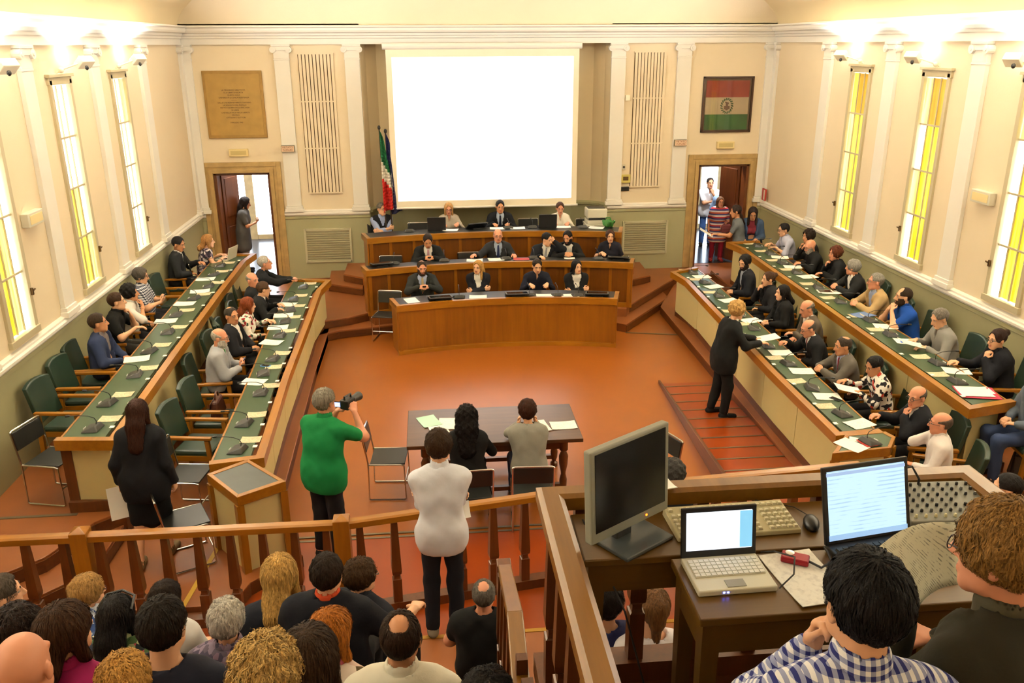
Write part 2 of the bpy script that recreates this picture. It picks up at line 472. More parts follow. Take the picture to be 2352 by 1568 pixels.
# pilasters
def pilaster(wall, c, side, w=.29, lo_=ZW + .06):
    """side: 'B' on the back wall, 'L'/'R' on the side walls; c = coordinate along the wall"""
    def place(mb):
        out = []
        for x, y, z in mb.v:     # local: x along, y out of the wall, z up
            if side == 'B': out.append((c + x, -y, z))
            elif side == 'L': out.append((-W + y, c + x, z))
            else: out.append((W - y, c - x, z))
        mb.v = out; return mb
    b = MB(); h = w / 2
    b.bb(-h, h, 0, .06, lo_ + .12, ZC - .26)                          # shaft
    b.bb(-h - .04, h + .04, 0, .10, lo_, lo_ + .07); b.bb(-h - .02, h + .02, 0, .08, lo_ + .07, lo_ + .12)
    b.bb(-h - .008, h + .008, 0, .068, ZC - .285, ZC - .255)          # astragal
    b.bb(-h, h, 0, .065, ZC - .255, ZC - .10)
    b.bb(-h - .03, h + .03, 0, .10, ZC - .035, ZC)                    # abacus
    b.bb(-h, h, 0, .085, ZC - .11, ZC - .035)
    o = place(b).build('pilaster', M_white, wall, bevel=.004)
    v = MB()
    for sx in (-1, 1):
        n = 14; x0 = sx * (h + .005); z0 = ZC - .095
        for r_, y0, y1 in ((.058, 0, .10), (.026, .10, .112)):
            ring = [(x0 + r_ * math.cos(2 * PI * k / n), z0 + r_ * math.sin(2 * PI * k / n)) for k in range(n)]
            vs = [(x, y0, z) for x, z in ring] + [(x, y1, z) for x, z in ring]
            v.add(vs, [tuple(range(n)), tuple(range(2 * n - 1, n - 1, -1))] + [(k, (k + 1) % n, n + (k + 1) % n, n + k) for k in range(n)])
    place(v).build('volute', M_white, o)
for x in (-3.98, -2.64, 2.62, 3.97): pilaster(wall_back, x, 'B')
for x in (-W + .10, W - .10): pilaster(wall_back, x, 'B', .2)
for y in PIL_Y:
    pilaster(wall_left, y, 'L', .30); pilaster(wall_right, y, 'R', .30)
pilaster(wall_left, -.1, 'L', .2); pilaster(wall_right, -.1, 'R', .2)

# ------------------------------------------------------------------ side windows
def pane_mat(name, c1, c2, e):
    m, nt, b_ = nodes_of(name)
    g = nt.nodes.new('ShaderNodeNewGeometry'); mp = nt.nodes.new('ShaderNodeMapping'); mp.inputs['Scale'].default_value = (1, 14, .7)
    nz = nt.nodes.new('ShaderNodeTexNoise'); nz.inputs['Scale'].default_value = 1.6; nz.inputs['Detail'].default_value = 3
    rp = nt.nodes.new('ShaderNodeValToRGB'); rp.color_ramp.elements[0].position = .38; rp.color_ramp.elements[1].position = .62
    rp.color_ramp.elements[0].color = (*lin(c1), 1); rp.color_ramp.elements[1].color = (*lin(c2), 1)
    nt.links.new(g.outputs['Position'], mp.inputs['Vector']); nt.links.new(mp.outputs['Vector'], nz.inputs['Vector'])
    nt.links.new(nz.outputs['Fac'], rp.inputs['Fac']); nt.links.new(rp.outputs['Color'], b_.inputs['Emission Color'])
    b_.inputs['Base Color'].default_value = (*lin(c1), 1); b_.inputs['Roughness'].default_value = .25
    b_.inputs['Emission Strength'].default_value = e  # daylight behind the glass is put into the pane's own glow
    return m
P_white = pane_mat('pane_blown_white', (255, 252, 235), (255, 255, 250), 1.1)
P_yel = pane_mat('pane_yellow', (226, 196, 40), (255, 246, 130), .36)
P_pale = pane_mat('pane_pale_yellow', (246, 232, 110), (255, 252, 190), .46)
P_shaded = pane_mat('pane_shaded', (196, 150, 44), (236, 196, 84), .24)  # top-row copy of the glass, coloured darker for the shade up there
M_wframe = mat('window_frame_beige', (190, 178, 146), .5)
M_latch = mat('brass_latch', (92, 66, 30), .4, .7)
def window(wall, y0, side, plan, idx):
    sx = -1 if side == 'L' else 1
    root = sempty('window_%d' % idx, (sx * W, y0, 1.84)); root['label'] = 'tall narrow yellow glazed window on the %s wall' % ('left' if sx < 0 else 'right')
    fx = lambda d: sx * (W - d)           # d measured into the room
    b = MB(); hw = .30
    for s in (-1, 1): b.bb(fx(-.10), fx(.035), y0 + s * .272, y0 + s * (hw + .045), 1.80, 4.52)
    b.bb(fx(-.10), fx(.035), y0 - hw - .06, y0 + hw + .06, 4.46, 4.55); b.bb(fx(-.10), fx(.05), y0 - hw - .06, y0 + hw + .06, 1.78, 1.86)
    b.bb(fx(.0), fx(.06), y0 - hw - .09, y0 + hw + .09, 4.55, 4.59)
    b.build('frame', M_wframe, root, wc=True, bevel=.005)
    gz0, gz1 = 1.87, 4.45; rh = (gz1 - gz0) / 4; cw = .54 / 3
    bars = MB()
    for r in range(1, 4): bars.bb(fx(-.03), fx(.004), y0 - .28, y0 + .28, gz0 + rh * r - .012, gz0 + rh * r + .012)
    for c in range(1, 3): bars.bb(fx(-.03), fx(.0), y0 - .27 + cw * c - .008, y0 - .27 + cw * c + .008, gz0, gz1)
    bars.build('glazing_bar', M_wframe, root, wc=True)
    for r in range(4):           # rows from the top
        for c in range(3):       # columns from the nearest to the farthest
            p = MB(); ya = y0 - .27 + cw * c; za = gz1 - rh * (r + 1)
            p.bb(fx(-.024), fx(-.016), ya + .006, ya + cw - .006, za + .01, za + rh - .01)
            p.build('pane', {'w': P_white, 'y': P_yel, 'p': P_pale, 'g': P_shaded}[plan[r][c]], root, wc=True)
    l = MB(); l.bb(fx(0), fx(.06), y0 + hw + .0, y0 + hw + .03, 2.22, 2.30); l.tube([(fx(.05), y0 + hw + .015, 2.26), (fx(.05), y0 + hw + .09, 2.27)], .010, 6)
    l.build('latch', M_latch, root, wc=True)
    # floodlight on a bracket above the window
    t = thing('floodlight', 'white halogen floodlight on a bracket above window %s' % ('of the left wall, %s from the corner' % ['first', 'second', 'third', 'fourth', 'fifth', 'sixth', 'seventh'][idx_w(y0)] if sx < 0 else 'of the right wall, %s from the corner' % ['first', 'second', 'third', 'fourth', 'fifth', 'sixth', 'seventh'][idx_w(y0)]), 'lamp', (sx * W, y0, 4.60), 0, 'floodlights above the side windows')
    d = MB(); d.tube([(fx(0), y0, 4.60), (fx(.05), y0, 4.63), (fx(.16), y0 + .10, 4.68), (fx(.24), y0 + .16, 4.71)], .012, 7); d.sphere((fx(.06), y0 + .0, 4.63), .035)
    d.build('bracket', M_lampw, t, wc=True, smooth=True)
    h = MB(); hc = Vector((fx(.28), y0 + .22, 4.72))
    h.box(hc, (.10, .20, .15), rz=sx * .5, ry=-sx * .9); h.build('housing', M_lampw, t, wc=True, bevel=.01)
    g = MB(); up = Matrix.Rotation(sx * .5, 3, 'Z') @ Matrix.Rotation(-sx * .9, 3, 'Y') @ Vector((sx * .052, 0, 0))
    g.box(hc + up, (.006, .17, .12), rz=sx * .5, ry=-sx * .9); g.build('lamp_glass', M_bulb, t, wc=True)
    k = MB(); k.sphere(hc - up * 1.6 + Vector((0, -.05, .0)), (.022, .03, .03)); k.build('knob', M_black, t, wc=True, smooth=True)
    la = bpy.data.lights.new('floodlight_beam', 'AREA'); la.shape = 'RECTANGLE'; la.size = .16; la.size_y = .12; la.energy = LAMP_POWER * (1.0 if y0 > -11 else .45); la.color = LAMP_COL
    lo_ = bpy.data.objects.new('floodlight_beam', la); COL.objects.link(lo_); lo_.parent = t
    pos = hc + up * 1.8
    dirv = Vector((-sx * .55, 0.0, 1.0)).normalized()
    lo_.matrix_basis = t.matrix_basis.inverted() @ (Matrix.Translation(pos) @ dirv.to_track_quat('-Z', 'Y').to_matrix().to_4x4())
    la.spread = math.radians(160)
def idx_w(y): return WIN_Y.index(y)
PLAN_L = [['wwp', 'www', 'www', 'www'], ['www', 'www', 'ypw', 'yyp'], ['www', 'www', 'ypw', 'ypw'], ['www', 'yyw', 'ypw', 'yyp']]
PLAN_R = [['ggy', 'yyp', 'yyp', 'yyp'], ['ggp', 'yyw', 'yyp', 'yyw'], ['gyp', 'yyw', 'yyw', 'yyw'], ['gyp', 'yyw', 'yyw', 'yyw']]
for i, y in enumerate(WIN_Y):
    window(wall_left, y, 'L', PLAN_L[min(i, 3)], i + 1); window(wall_right, y, 'R', PLAN_R[min(i, 3)], i + 8)

# ------------------------------------------------------------------ doors and the rooms behind them
def door(sx, idx):
    root = sempty('door_%d' % idx, (sx * (D0 + D1) / 2, 0, PLAT)); root['label'] = 'doorway with a moulded travertine surround, %s of the screen' % ('left' if sx < 0 else 'right')
    b = MB(); a0, a1 = 4.19, 5.75
    for (o_, d_, i_) in ((0, .05, .09), (.09, .035, .06), (.15, .07, .075)):
        x0, x1 = a0 + o_, a1 - o_; z = 2.72 - o_ * .9
        b.bb(sx * x0, sx * (x0 + i_), -d_, .02, PLAT, z); b.bb(sx * (x1 - i_), sx * x1, -d_, .02, PLAT, z); b.bb(sx * (x0 + i_), sx * (x1 - i_), -d_, .02, z - i_, z)
    b.build('stone_surround', M_stone, root, wc=True, bevel=.006)
    j = MB()
    j.bb(sx * D0, sx * (D0 + .06), -.01, T + .02, PLAT, DT); j.bb(sx * (D1 - .06), sx * D1, -.01, T + .02, PLAT, DT); j.bb(sx * D0, sx * D1, -.01, T + .02, DT - .06, DT)
    j.build('jamb', M_dwood, root, wc=True, bevel=.005)
    def leaf(hx, ang, w_):
        l = MB(); c = Vector((math.cos(ang), math.sin(ang)))
        ctr = Vector((hx, T)) + c * w_ / 2
        l.box((ctr.x, ctr.y, (PLAT + DT) / 2), (w_, .045, DT - PLAT - .05), rz=ang)
        o = l.build('door_leaf', M_dwood, root, wc=True, bevel=.004)
        for zz in (.95, 1.95):
            p = MB(); p.box((ctr.x, ctr.y, zz), (w_ - .16, .06, .8), rz=ang)
            p.v = [tuple(root.matrix_basis.inverted() @ Vector(q)) for q in p.v]
            p.build('panel', M_dwood, o, bevel=.01)
    if sx < 0:
        leaf(-D1 + .06, math.radians(68), .55); leaf(-D0 - .06, math.radians(78), .30)
    else:
        leaf(D1 - .06, math.radians(112), .62); leaf(D0 + .06, math.radians(87), .55)
door(-1, 1); door(1, 2)

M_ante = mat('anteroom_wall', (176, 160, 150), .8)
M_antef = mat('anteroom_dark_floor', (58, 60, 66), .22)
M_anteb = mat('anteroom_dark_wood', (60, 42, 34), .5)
def anteroom(sx, op):
    b = MB()
    x0, x1 = (-7.4, -3.4) if sx < 0 else (3.4, 7.8)
    yb = 4.0
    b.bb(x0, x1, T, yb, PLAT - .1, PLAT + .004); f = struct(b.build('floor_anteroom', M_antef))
    b = MB(); b.bb(x0, x0 + .1, T, yb, PLAT, 3.4); b.bb(x1 - .1, x1, T, yb, PLAT, 3.4); b.bb(x0, x1, T, yb, 3.3, 3.4)
    xs = [x0] + [q for o in op for q in o] + [x1]
    for i in range(0, len(xs), 2): b.bb(xs[i], xs[i + 1], yb, yb + .12, PLAT, 3.4)
    for o in op: b.bb(o[0], o[1], yb, yb + .12, 3.0, 3.4)
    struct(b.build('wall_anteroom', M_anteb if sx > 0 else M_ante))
    w = MB()
    for o in op:
        for q in o: w.bb(q - .05, q + .05, yb - .04, yb + .02, PLAT, 3.05)
        w.bb(o[0], o[1], yb - .02, yb + .02, PLAT, PLAT + .12)
    struct(w.build('window_%d' % (20 if sx < 0 else 21), M_stone))
    t = thing('fill_lamp', 'added round fill lamp on the ceiling of the room behind the %s door' % ('left' if sx < 0 else 'right'), 'lamp', (sx * 5.0, 1.0, 3.3))  # unseen lamp, added to lighten the figures in the doorways
    g = MB(); g.lathe([(.16, -.06), (.16, 0)], 16, (sx * 5.0, 1.0, 3.3)); g.build('fill_disc', M_bulb, t, wc=True)
    la = bpy.data.lights.new('fill_lamp_light', 'AREA'); la.energy = 28; la.size = .3; la.shape = 'DISK'; lo_ = bpy.data.objects.new('fill_lamp_light', la); COL.objects.link(lo_); lo_.parent = t
    lo_.matrix_basis = Matrix.Translation((0, 0, -.07))
anteroom(-1, [(-6.5, -5.72), (-5.62, -4.5)]); anteroom(1, [(5.74, 6.28)])

# ------------------------------------------------------------------ long side desks
M_top = mat('green_leatherette', (52, 76, 50), .32, vary=(3, .10))
M_topd = mat('slate_leatherette', (74, 80, 78), .4, vary=(5, .12))
M_tag = mat('white_seat_tag', (248, 246, 238), .6)
def lerp(a, b, t): return tuple(x + (y - x) * t for x, y in zip(a, b))
def at_path(path, t):
    L = [math.dist(path[i], path[i + 1]) for i in range(len(path) - 1)]; s = t * sum(L)
    for i, l in enumerate(L):
        if s <= l or i == len(L) - 1: return lerp(path[i], path[i + 1], s / l)
        s -= l
def side_desk(name, label, front, back, z0, zt, seats, end_wood=True, npan=6):
    """front/back: edges from the near end to the far end (x,y); z0 floor of the seats in front, zt rim height"""
    cx = sum(p[0] for p in front + back) / (len(front) + len(back)); cy = (front[0][1] + front[-1][1]) / 2
    t = thing(name, label, 'desk', (cx, cy, z0), 0, 'long council desks along the side walls')
    sx = -1 if cx < 0 else 1
    ins = lambda p, d: (p[0] + sx * d, p[1])                 # move from the front edge towards the seats
    tp = MB(); tp.prism([ins(p, .07) for p in front] + back[::-1], zt - .075, zt - .035); tp.build('desk_top', M_top, t, wc=True)
    rim = MB()
    path = [back[0]] + front + [back[-1]]
    prof = [(0, zt - .11), (0, zt), (-.085, zt), (-.085, zt - .11), (0, zt - .11)]
    if sx > 0: prof = [(-o, z) for o, z in prof]
    rim.sweep(path, prof); rim.build('rim', M_wood, t, wc=True, bevel=.006)
    ed = MB(); ed.sweep(back, [(0, zt - .085), (0, zt - .03), (sx * .02, zt - .03), (sx * .02, zt - .085), (0, zt - .085)]); ed.build('edge_strip', M_wood, t, wc=True)
    for i in range(npan):
        a = at_path(front, i / npan + .0008); c = at_path(front, (i + 1) / npan - .0008)
        p = MB(); p.prism([ins(a, .022), ins(c, .022), ins(c, .045), ins(a, .045)], z0 + .09, zt - .11); p.build('front_panel', M_cream, t, wc=True)
    bs = MB(); o = .035
    pr = [(0, z0), (0, z0 + .11), (.02, z0 + .10), (.02, z0 + .06), (.045, z0 + .05), (.045, z0), (0, z0)]
    if sx > 0: pr = [(-a, b_) for a, b_ in pr]
    bs.sweep([ins(p, .02) for p in front], [(-q[0], q[1]) for q in pr] if False else pr); bs.build('base_moulding', M_dwoody, t, wc=True)
    e = MB(); f0, b0 = front[0], back[0]
    e.prism([(f0[0] + sx * .03, f0[1] + .02), (b0[0] - sx * .02, b0[1] + .02), (b0[0] - sx * .02, b0[1] + .05), (f0[0] + sx * .03, f0[1] + .05)], z0, zt - .1); e.build('end_panel', M_cream, t, wc=True)
    w = MB()
    w.bb(b0[0] - sx * .10, b0[0], b0[1] - .005, b0[1] + .09, z0, zt - .09); w.bb(min(f0[0], b0[0]), max(f0[0], b0[0]), f0[1] + .002, f0[1] + .06, z0, z0 + .12)
    w.build('end_frame', M_dwood, t, wc=True, bevel=.004)
    for s_ in seats:                                         # white seat-number tags on the rim
        q = at_path(front, s_); g = MB(); g.box((q[0] + sx * .045, q[1], zt + .002), (.045, .05, .004)); g.build('seat_tag', M_tag, t, wc=True)
    return t
LOF = [(-4.47, -9.67), (-4.55, -7.07), (-4.61, -4.48), (-4.64, -2.4), (-4.57, -1.90)]
LOB = [(-4.98, -9.62), (-5.05, -7.18), (-5.14, -4.85), (-5.20, -2.4), (-5.20, -1.85)]
LIF = [(-3.09, -9.62), (-3.17, -7.37), (-3.19, -5.21), (-3.22, -3.4), (-3.13, -2.82)]
LIB = [(-3.54, -9.70), (-3.59, -7.76), (-3.70, -5.05), (-3.74, -3.47), (-3.72, -2.68)]
ROF = [(4.41, -9.84), (4.48, -7.55), (4.55, -5.34), (4.61, -3.17), (4.64, -2.45), (4.56, -1.98)]
ROB = [(4.93, -9.72), (5.00, -7.70), (5.02, -5.00), (5.16, -2.4), (5.14, -1.92)]
RIF = [(3.05, -9.72), (3.08, -7.86), (3.19, -5.3), (3.27, -3.5), (3.19, -2.94)]
RIB = [(3.50, -9.68), (3.58, -7.2), (3.66, -5.18), (3.71, -3.6), (3.69, -2.67)]
seat_t = [.03, .11, .20, .30, .39, .48, .58, .67, .76, .85, .94]
side_desk('council_desk', 'long green-topped desk along the left wall, outer row on the raised tier', LOF, LOB, TIER, 1.28, seat_t)
side_desk('council_desk', 'long green-topped desk at the left, inner row facing the open floor', LIF, LIB, INT, .98, seat_t)
side_desk('council_desk', 'long green-topped desk along the right wall, outer row on the raised tier', ROF, ROB, TIER, 1.28, seat_t)
side_desk('council_desk', 'long green-topped desk at the right, inner row beside the ramp', RIF, RIB, INT, .98, seat_t)

def lectern(poly, label, z0, zt, top):
    c = (sum(p[0] for p in poly) / len(poly), sum(p[1] for p in poly) / len(poly))
    t = thing('corner_desk', label, 'desk', (c[0], c[1], z0))
    inn = [lerp(p, c, .17) for p in poly]; bod = [lerp(p, c, .10) for p in poly]
    b = MB(); b.prism(bod, z0, zt - .09); b.build('body', M_cream, t, wc=True)
    b = MB(); n = len(poly)
    for i in range(n):
        a, d, e, f = poly[i], poly[(i + 1) % n], inn[(i + 1) % n], inn[i]
        b.prism([a, d, e, f], zt - .10, zt)
    b.build('rim', M_wood, t, wc=True, bevel=.004)
    b = MB(); b.prism(inn, zt - .09, zt - .006); b.build('desk_top', top, t, wc=True)
    for p in bod:
        b = MB(); b.box((p[0], p[1], (z0 + zt - .1) / 2), (.07, .07, zt - .1 - z0), rz=.6); b.build('corner_post', M_woodz, t, wc=True)
lectern([(-3.50, -9.98), (-3.16, -9.70), (-2.71, -10.21), (-3.11, -10.48)], 'angled corner desk with slate top at the near end of the inner left row', INT, .98, M_topd)
lectern([(2.74, -10.2), (3.07, -9.80), (3.54, -9.76), (3.58, -9.9), (3.40, -10.14)], 'angled corner desk with papers at the near end of the inner right row', INT, .98, M_top)

# ------------------------------------------------------------------ podium desks (three curved rows)
YC = -10.5
def pol(R, th): return (R * math.sin(th), YC + R * math.cos(th))
def podium_desk(label, R, hw, dep, z0, zt, npan):
    tm = math.asin(hw / R)
    N = 24; ths = [-tm + 2 * tm * i / N for i in range(N + 1)]
    t = thing('podium_desk', label, 'desk', (0, YC + R + dep / 2, z0), 0, 'curved podium desks')
    fr = [pol(R, a) for a in ths]; bk = [pol(R + dep, a) for a in ths]
    b = MB(); b.prism([pol(R + .05, a) for a in ths] + bk[::-1], zt - .05, zt - .012); b.build('desk_top', mat('podium_black_top', (34, 36, 36), .35), t, wc=True)
    b = MB(); b.sweep([bk[0]] + fr + [bk[-1]], [(0, zt - .11), (0, zt), (.07, zt), (.07, zt - .11), (0, zt - .11)]); b.build('rim', M_woodx, t, wc=True, bevel=.005)
    b = MB(); i0, i1 = .03, .055
    b.sweep([pol(R + i0, a) for a in ths], [(0, z0), (0, z0 + .09), (i1 - i0, z0 + .09), (i1 - i0, z0), (0, z0)]); b.build('base_rail', M_woodx, t, wc=True)
    for e_, sg in ((-tm, 1), (tm, -1)):
        a1 = e_ + sg * .012
        b = MB(); b.prism([pol(R + .015, e_ + sg * .004), pol(R + dep - .01, e_ + sg * .004), pol(R + dep - .01, a1), pol(R + .015, a1)], z0, zt - .1); b.build('end_panel', M_veneer, t, wc=True)
    if npan == 1:
        b = MB(); b.sweep([pol(R + .025, a) for a in ths], [(0, z0 + .09), (0, zt - .1), (.025, zt - .1), (.025, z0 + .09), (0, z0 + .09)]); b.build('front_panel', M_veneer, t, wc=True)
        b = MB(); b.sweep([pol(R + .012, a) for a in ths], [(0, z0), (0, z0 + .07), (.04, z0 + .075), (.04, z0), (0, z0)]); b.build('base_moulding', M_woodx, t, wc=True)
    else:
        for i in range(npan):
            a0 = -tm + 2 * tm * i / npan; a1 = -tm + 2 * tm * (i + 1) / npan
            g = .028 / R
            b = MB(); b.sweep([pol(R + .045, a) for a in (a0 + g, (a0 + a1) / 2, a1 - g)], [(0, z0 + .09), (0, zt - .1), (.02, zt - .1), (.02, z0 + .09), (0, z0 + .09)]); b.build('panel', M_panel, t, wc=True)
            b = MB(); b.prism([pol(R + .03, a0 - g * (i > 0)), pol(R + .03, a0 + g), pol(R + .07, a0 + g), pol(R + .07, a0 - g * (i > 0))], z0 + .09, zt - .1); b.build('stile', M_veneer, t, wc=True)
        b = MB(); b.prism([pol(R + .03, tm - g), pol(R + .03, tm), pol(R + .07, tm), pol(R + .07, tm - g)], z0 + .09, zt - .1); b.build('stile', M_veneer, t, wc=True)
    return t
podium_desk('low curved wooden desk with plain veneer front, nearest podium row', 6.60, 1.84, .50, 0.0, .87, 1)
podium_desk('curved panelled wooden desk of the middle podium row', 8.00, 2.40, .40, PLAT, 1.15, 12)
podium_desk('curved panelled wooden desk of the top podium row below the screen', 9.15, 2.44, .55, .60, 1.47, 11)

# ------------------------------------------------------------------ chairs
M_gleath = mat('dark_green_leather', (36, 56, 44), .38, vary=(4, .1))
M_bleath = mat('black_leather', (34, 35, 34), .35)
def make_armchair():
    t = thing('armchair', 'x', 'chair')
    b = MB(); b.box((0, 0, .44), (.48, .46, .08)); b.build('seat', M_gleath, t, bevel=.03)
    b = MB(); n = 8
    for i in range(n):
        pass
    vs = []; fs = []
    for j in range(6):
        z = .50 + .43 * j / 5; 
        for i in range(7):
            x = -.24 + .48 * i / 6; y = -.23 - .09 * j / 5 + .03 * (1 - (x / .24) ** 2) * -1
            zz = z + (.03 * (1 - (x / .24) ** 2) if j == 5 else 0)
            vs.append((x, y, zz))
    m = len(vs); vs += [(x, y - .055, z) for x, y, z in vs]
    for j in range(5):
        for i in range(6):
            a = j * 7 + i; fs.append((a, a + 1, a + 8, a + 7)); fs.append((m + a + 7, m + a + 8, m + a + 1, m + a))
    for i in range(6):
        fs.append((i + 1, i, m + i, m + i + 1)); a = 35 + i; fs.append((a, a + 1, m + a + 1, m + a))
    for j in range(5):
        a = j * 7; fs.append((a, a + 7, m + a + 7, m + a)); a = j * 7 + 6; fs.append((a + 7, a, m + a, m + a + 7))
    b.add(vs, fs); b.build('backrest', M_gleath, t, smooth=True, bevel=.012)
    for s in (-1, 1):
        b = MB(); b.hexa([(s * .25 - .02, -.29, 0), (s * .25 + .02, -.29, 0), (s * .25 + .02, -.24, 0), (s * .25 - .02, -.24, 0)], [(s * .25 - .02, -.27, .62), (s * .25 + .02, -.27, .62), (s * .25 + .02, -.22, .62), (s * .25 - .02, -.22, .62)]); b.build('leg', M_woodz, t)
        b = MB(); b.hexa([(s * .25 - .02, .20, 0), (s * .25 + .02, .20, 0), (s * .25 + .02, .24, 0), (s * .25 - .02, .24, 0)], [(s * .25 - .02, .16, .62), (s * .25 + .02, .16, .62), (s * .25 + .02, .21, .62), (s * .25 - .02, .21, .62)]); b.build('leg', M_woodz, t)
        b = MB(); b.box((s * .255, -.02, .645), (.055, .52, .035)); b.build('armrest', M_wood, t, bevel=.008)
        b = MB(); b.box((s * .24, -.03, .39), (.025, .44, .06)); b.build('side_rail', M_wood, t)
    b = MB(); b.box((0, .19, .39), (.46, .025, .06)); b.build('front_rail', M_woodx, t)
    return t
def make_folding():
    t = thing('folding_chair', 'x', 'chair')
    b = MB(); b.box((0, .01, .45), (.41, .40, .02), rx=.04); b.build('seat', M_bleath, t, bevel=.006)
    b = MB(); b.box((0, -.235, .70), (.41, .02, .20), rx=.16); b.build('backrest', M_bleath, t, bevel=.008)
    for s in (-1, 1):
        b = MB(); x = s * .215
        b.tube([(x, -.255, .80), (x, -.20, .46), (x, -.21, .02), (x, -.19, .012), (x, .19, .012), (x, .21, .02), (x, .20, .44), (x, .16, .45), (x, -.19, .45)], .0095, 8); b.build('side_frame', M_chrome, t, smooth=True)
    b = MB(); b.tube([(-.215, -.255, .80), (-.19, -.257, .812), (.19, -.257, .812), (.215, -.255, .80)], .0095, 8); b.build('top_bar', M_chrome, t, smooth=True)
    b = MB(); b.tube([(-.215, .2, .20), (.215, .2, .20)], .008, 6); b.build('cross_bar', M_chrome, t, smooth=True)
    return t
_arm = make_armchair(); _fold = make_folding(); _used = {}
def chair(kind, loc, rz, label, group):
    src = _arm if kind == 'a' else _fold
    if kind not in _used: o = src; _used[kind] = 1
    else: o = copy_tree(src)
    put(o, loc, rz); o['label'] = label; o['group'] = group
    return o
# rz: 0 faces +Y (away from camera); -pi/2 faces +X; pi/2 faces -X
G_G = 'green armchairs at the side desks'; G_F = 'black folding chairs'
R90 = PI / 2
chair('a', (-5.36, -8.35, TIER), -R90 - .1, 'empty green armchair at the outer left desk, nearest the folding chair', G_G)
chair('a', (-5.42, -7.62, TIER), -R90 - .05, 'empty green armchair at the outer left desk, next to the man in the blue jacket', G_G)
chair('a', (-5.42, -3.72, TIER), -R90 - .05, 'empty green armchair between the checked-shirt man and the man in the charcoal suit', G_G)
chair('a', (-3.92, -7.78, INT), -R90 - .1, 'empty green armchair behind the man in the light grey jacket', G_G)
chair('a', (-3.95, -8.50, INT), -R90 - .15, 'empty green armchair of the inner left row, nearest the folding chairs', G_G)
chair('a', (-4.16, -5.15, INT), -R90 + .45, 'empty green armchair turned askew behind the red-haired woman', G_G)
chair('f', (-5.22, -9.28, TIER), -R90 - .25, 'black folding chair at the near end of the outer left row', G_F)
chair('f', (-3.92, -9.22, INT), -R90 - .15, 'black folding chair in the left aisle next to the green armchairs', G_F)
chair('f', (-3.72, -10.16, INT), -R90 + .45, 'black folding chair drawn up to the angled corner desk at the left', G_F)
chair('f', (-1.82, -8.74, 0), -R90 - .08, 'empty black folding chair standing left of the dark table', G_F)
chair('f', (-.92, -9.62, 0), .06, 'black folding chair under the woman with long curly black hair', G_F)
chair('f', (-.26, -9.60, 0), -.06, 'black folding chair under the person in the grey sweater', G_F)
chair('f', (1.10, -9.35, 0), PI / 2 + .4, 'black folding chair at the right end of the table, mostly behind the monitor', G_F)
chair('f', (-2.06, -3.25, 0), PI - .25, 'empty black folding chair at the left end of the nearest podium desk', G_F)

# ------------------------------------------------------------------ table on the open floor
t = thing('wooden_table', 'long dark old wooden table with turned legs on the open floor', 'table', (-.61, -8.67, 0))
b = MB(); b.box((-.61, -8.67, .745), (1.96, .98, .045)); b.build('table_top', wood_mat('walnut_table', (60, 38, 22), (98, 66, 42), .35, 'X', 7, .3), t, wc=True, bevel=.006)
b = MB(); 
for s in (-1, 1):
    b.box((-.61, -8.67 + s * .36, .66), (1.56, .03, .13)); b.box((-.61 + s * .78, -8.67, .66), (.03, .72, .13))
b.build('apron', M_dwood, t, wc=True)
for sx in (-1, 1):
    for sy in (-1, 1):
        b = MB(); b.lathe([(.045, 0), (.045, .05), (.025, .07), (.04, .12), (.045, .2), (.028, .27), (.03, .3), (.05, .4), (.055, .5), (.03, .56), (.05, .58), (.05, .72)], 12, (-.61 + sx * .78, -8.67 + sy * .36, 0)); b.build('leg', M_dwood, t, wc=True, smooth=True)
b = MB(); b.box((-.61, -8.67 + .36, .13), (1.5, .05, .05)); b.box((-.61, -8.67 - .36, .13), (1.5, .05, .05)); b.build('stretcher', M_dwood, t, wc=True)

# ------------------------------------------------------------------ balustrade between floor and public seats
BAL = [(.040, 0), (.040, .24), (.030, .245), (.026, .26), (.026, .285), (.040, .30), (.044, .33), (.028, .84)]
def baluster_mesh(h, m=M_dwood, sc=1.0):
    k = h / .84; b = MB(); b.lathe([(r * 1.414 * sc, z * k) for r, z in BAL], 4, sq=True); return b.mesh('baluster', m)
bal_me = baluster_mesh(.82)
def balustrade(label, path, z0, zt, posts, step=.27, me=None, name='balustrade', rw=.10, m=None):
    t = thing(name, label, 'railing', (path[0][0], path[0][1], z0))
    b = MB()
    hw = rw / 2
    b.sweep(path, [(-hw, zt - .065), (-hw, zt - .012), (-hw * .6, zt), (hw * .6, zt), (hw, zt - .012), (hw, zt - .065), (-hw, zt - .065)]); b.build('handrail', m or M_woodx, t, wc=True, bevel=.004)
    b = MB(); b.sweep(path, [(-.055, z0), (-.055, z0 + .10), (.055, z0 + .10), (.055, z0), (-.055, z0)]); b.build('bottom_rail', M_dwood, t, wc=True, bevel=.004)
    for i in range(len(path) - 1):
        a, c = Vector(path[i]), Vector(path[i + 1]); L = (c - a).length; n = max(1, int(L / step)); ang = math.atan2((c - a).y, (c - a).x)
        for k in range(n):
            p = a + (c - a) * ((k + .5) / n)
            if any((Vector(q) - p).length < .12 for q in posts): continue
            o = bpy.data.objects.new('baluster', me); COL.objects.link(o); o.parent = t
            o.matrix_basis = t.matrix_basis.inverted() @ Matrix.Translation((p.x, p.y, z0 + .1)) @ Matrix.Rotation(ang, 4, 'Z')
    for q in posts:
        b = MB(); b.box((q[0], q[1], (z0 + zt + .03) / 2), (.14, .14, zt + .03 - z0)); 
        b.lathe([(.099, 0), (.012, .035)], 4, (q[0], q[1], zt + .03), sq=True); b.build('newel_post', M_woodz, t, wc=True, bevel=.005)
    return t
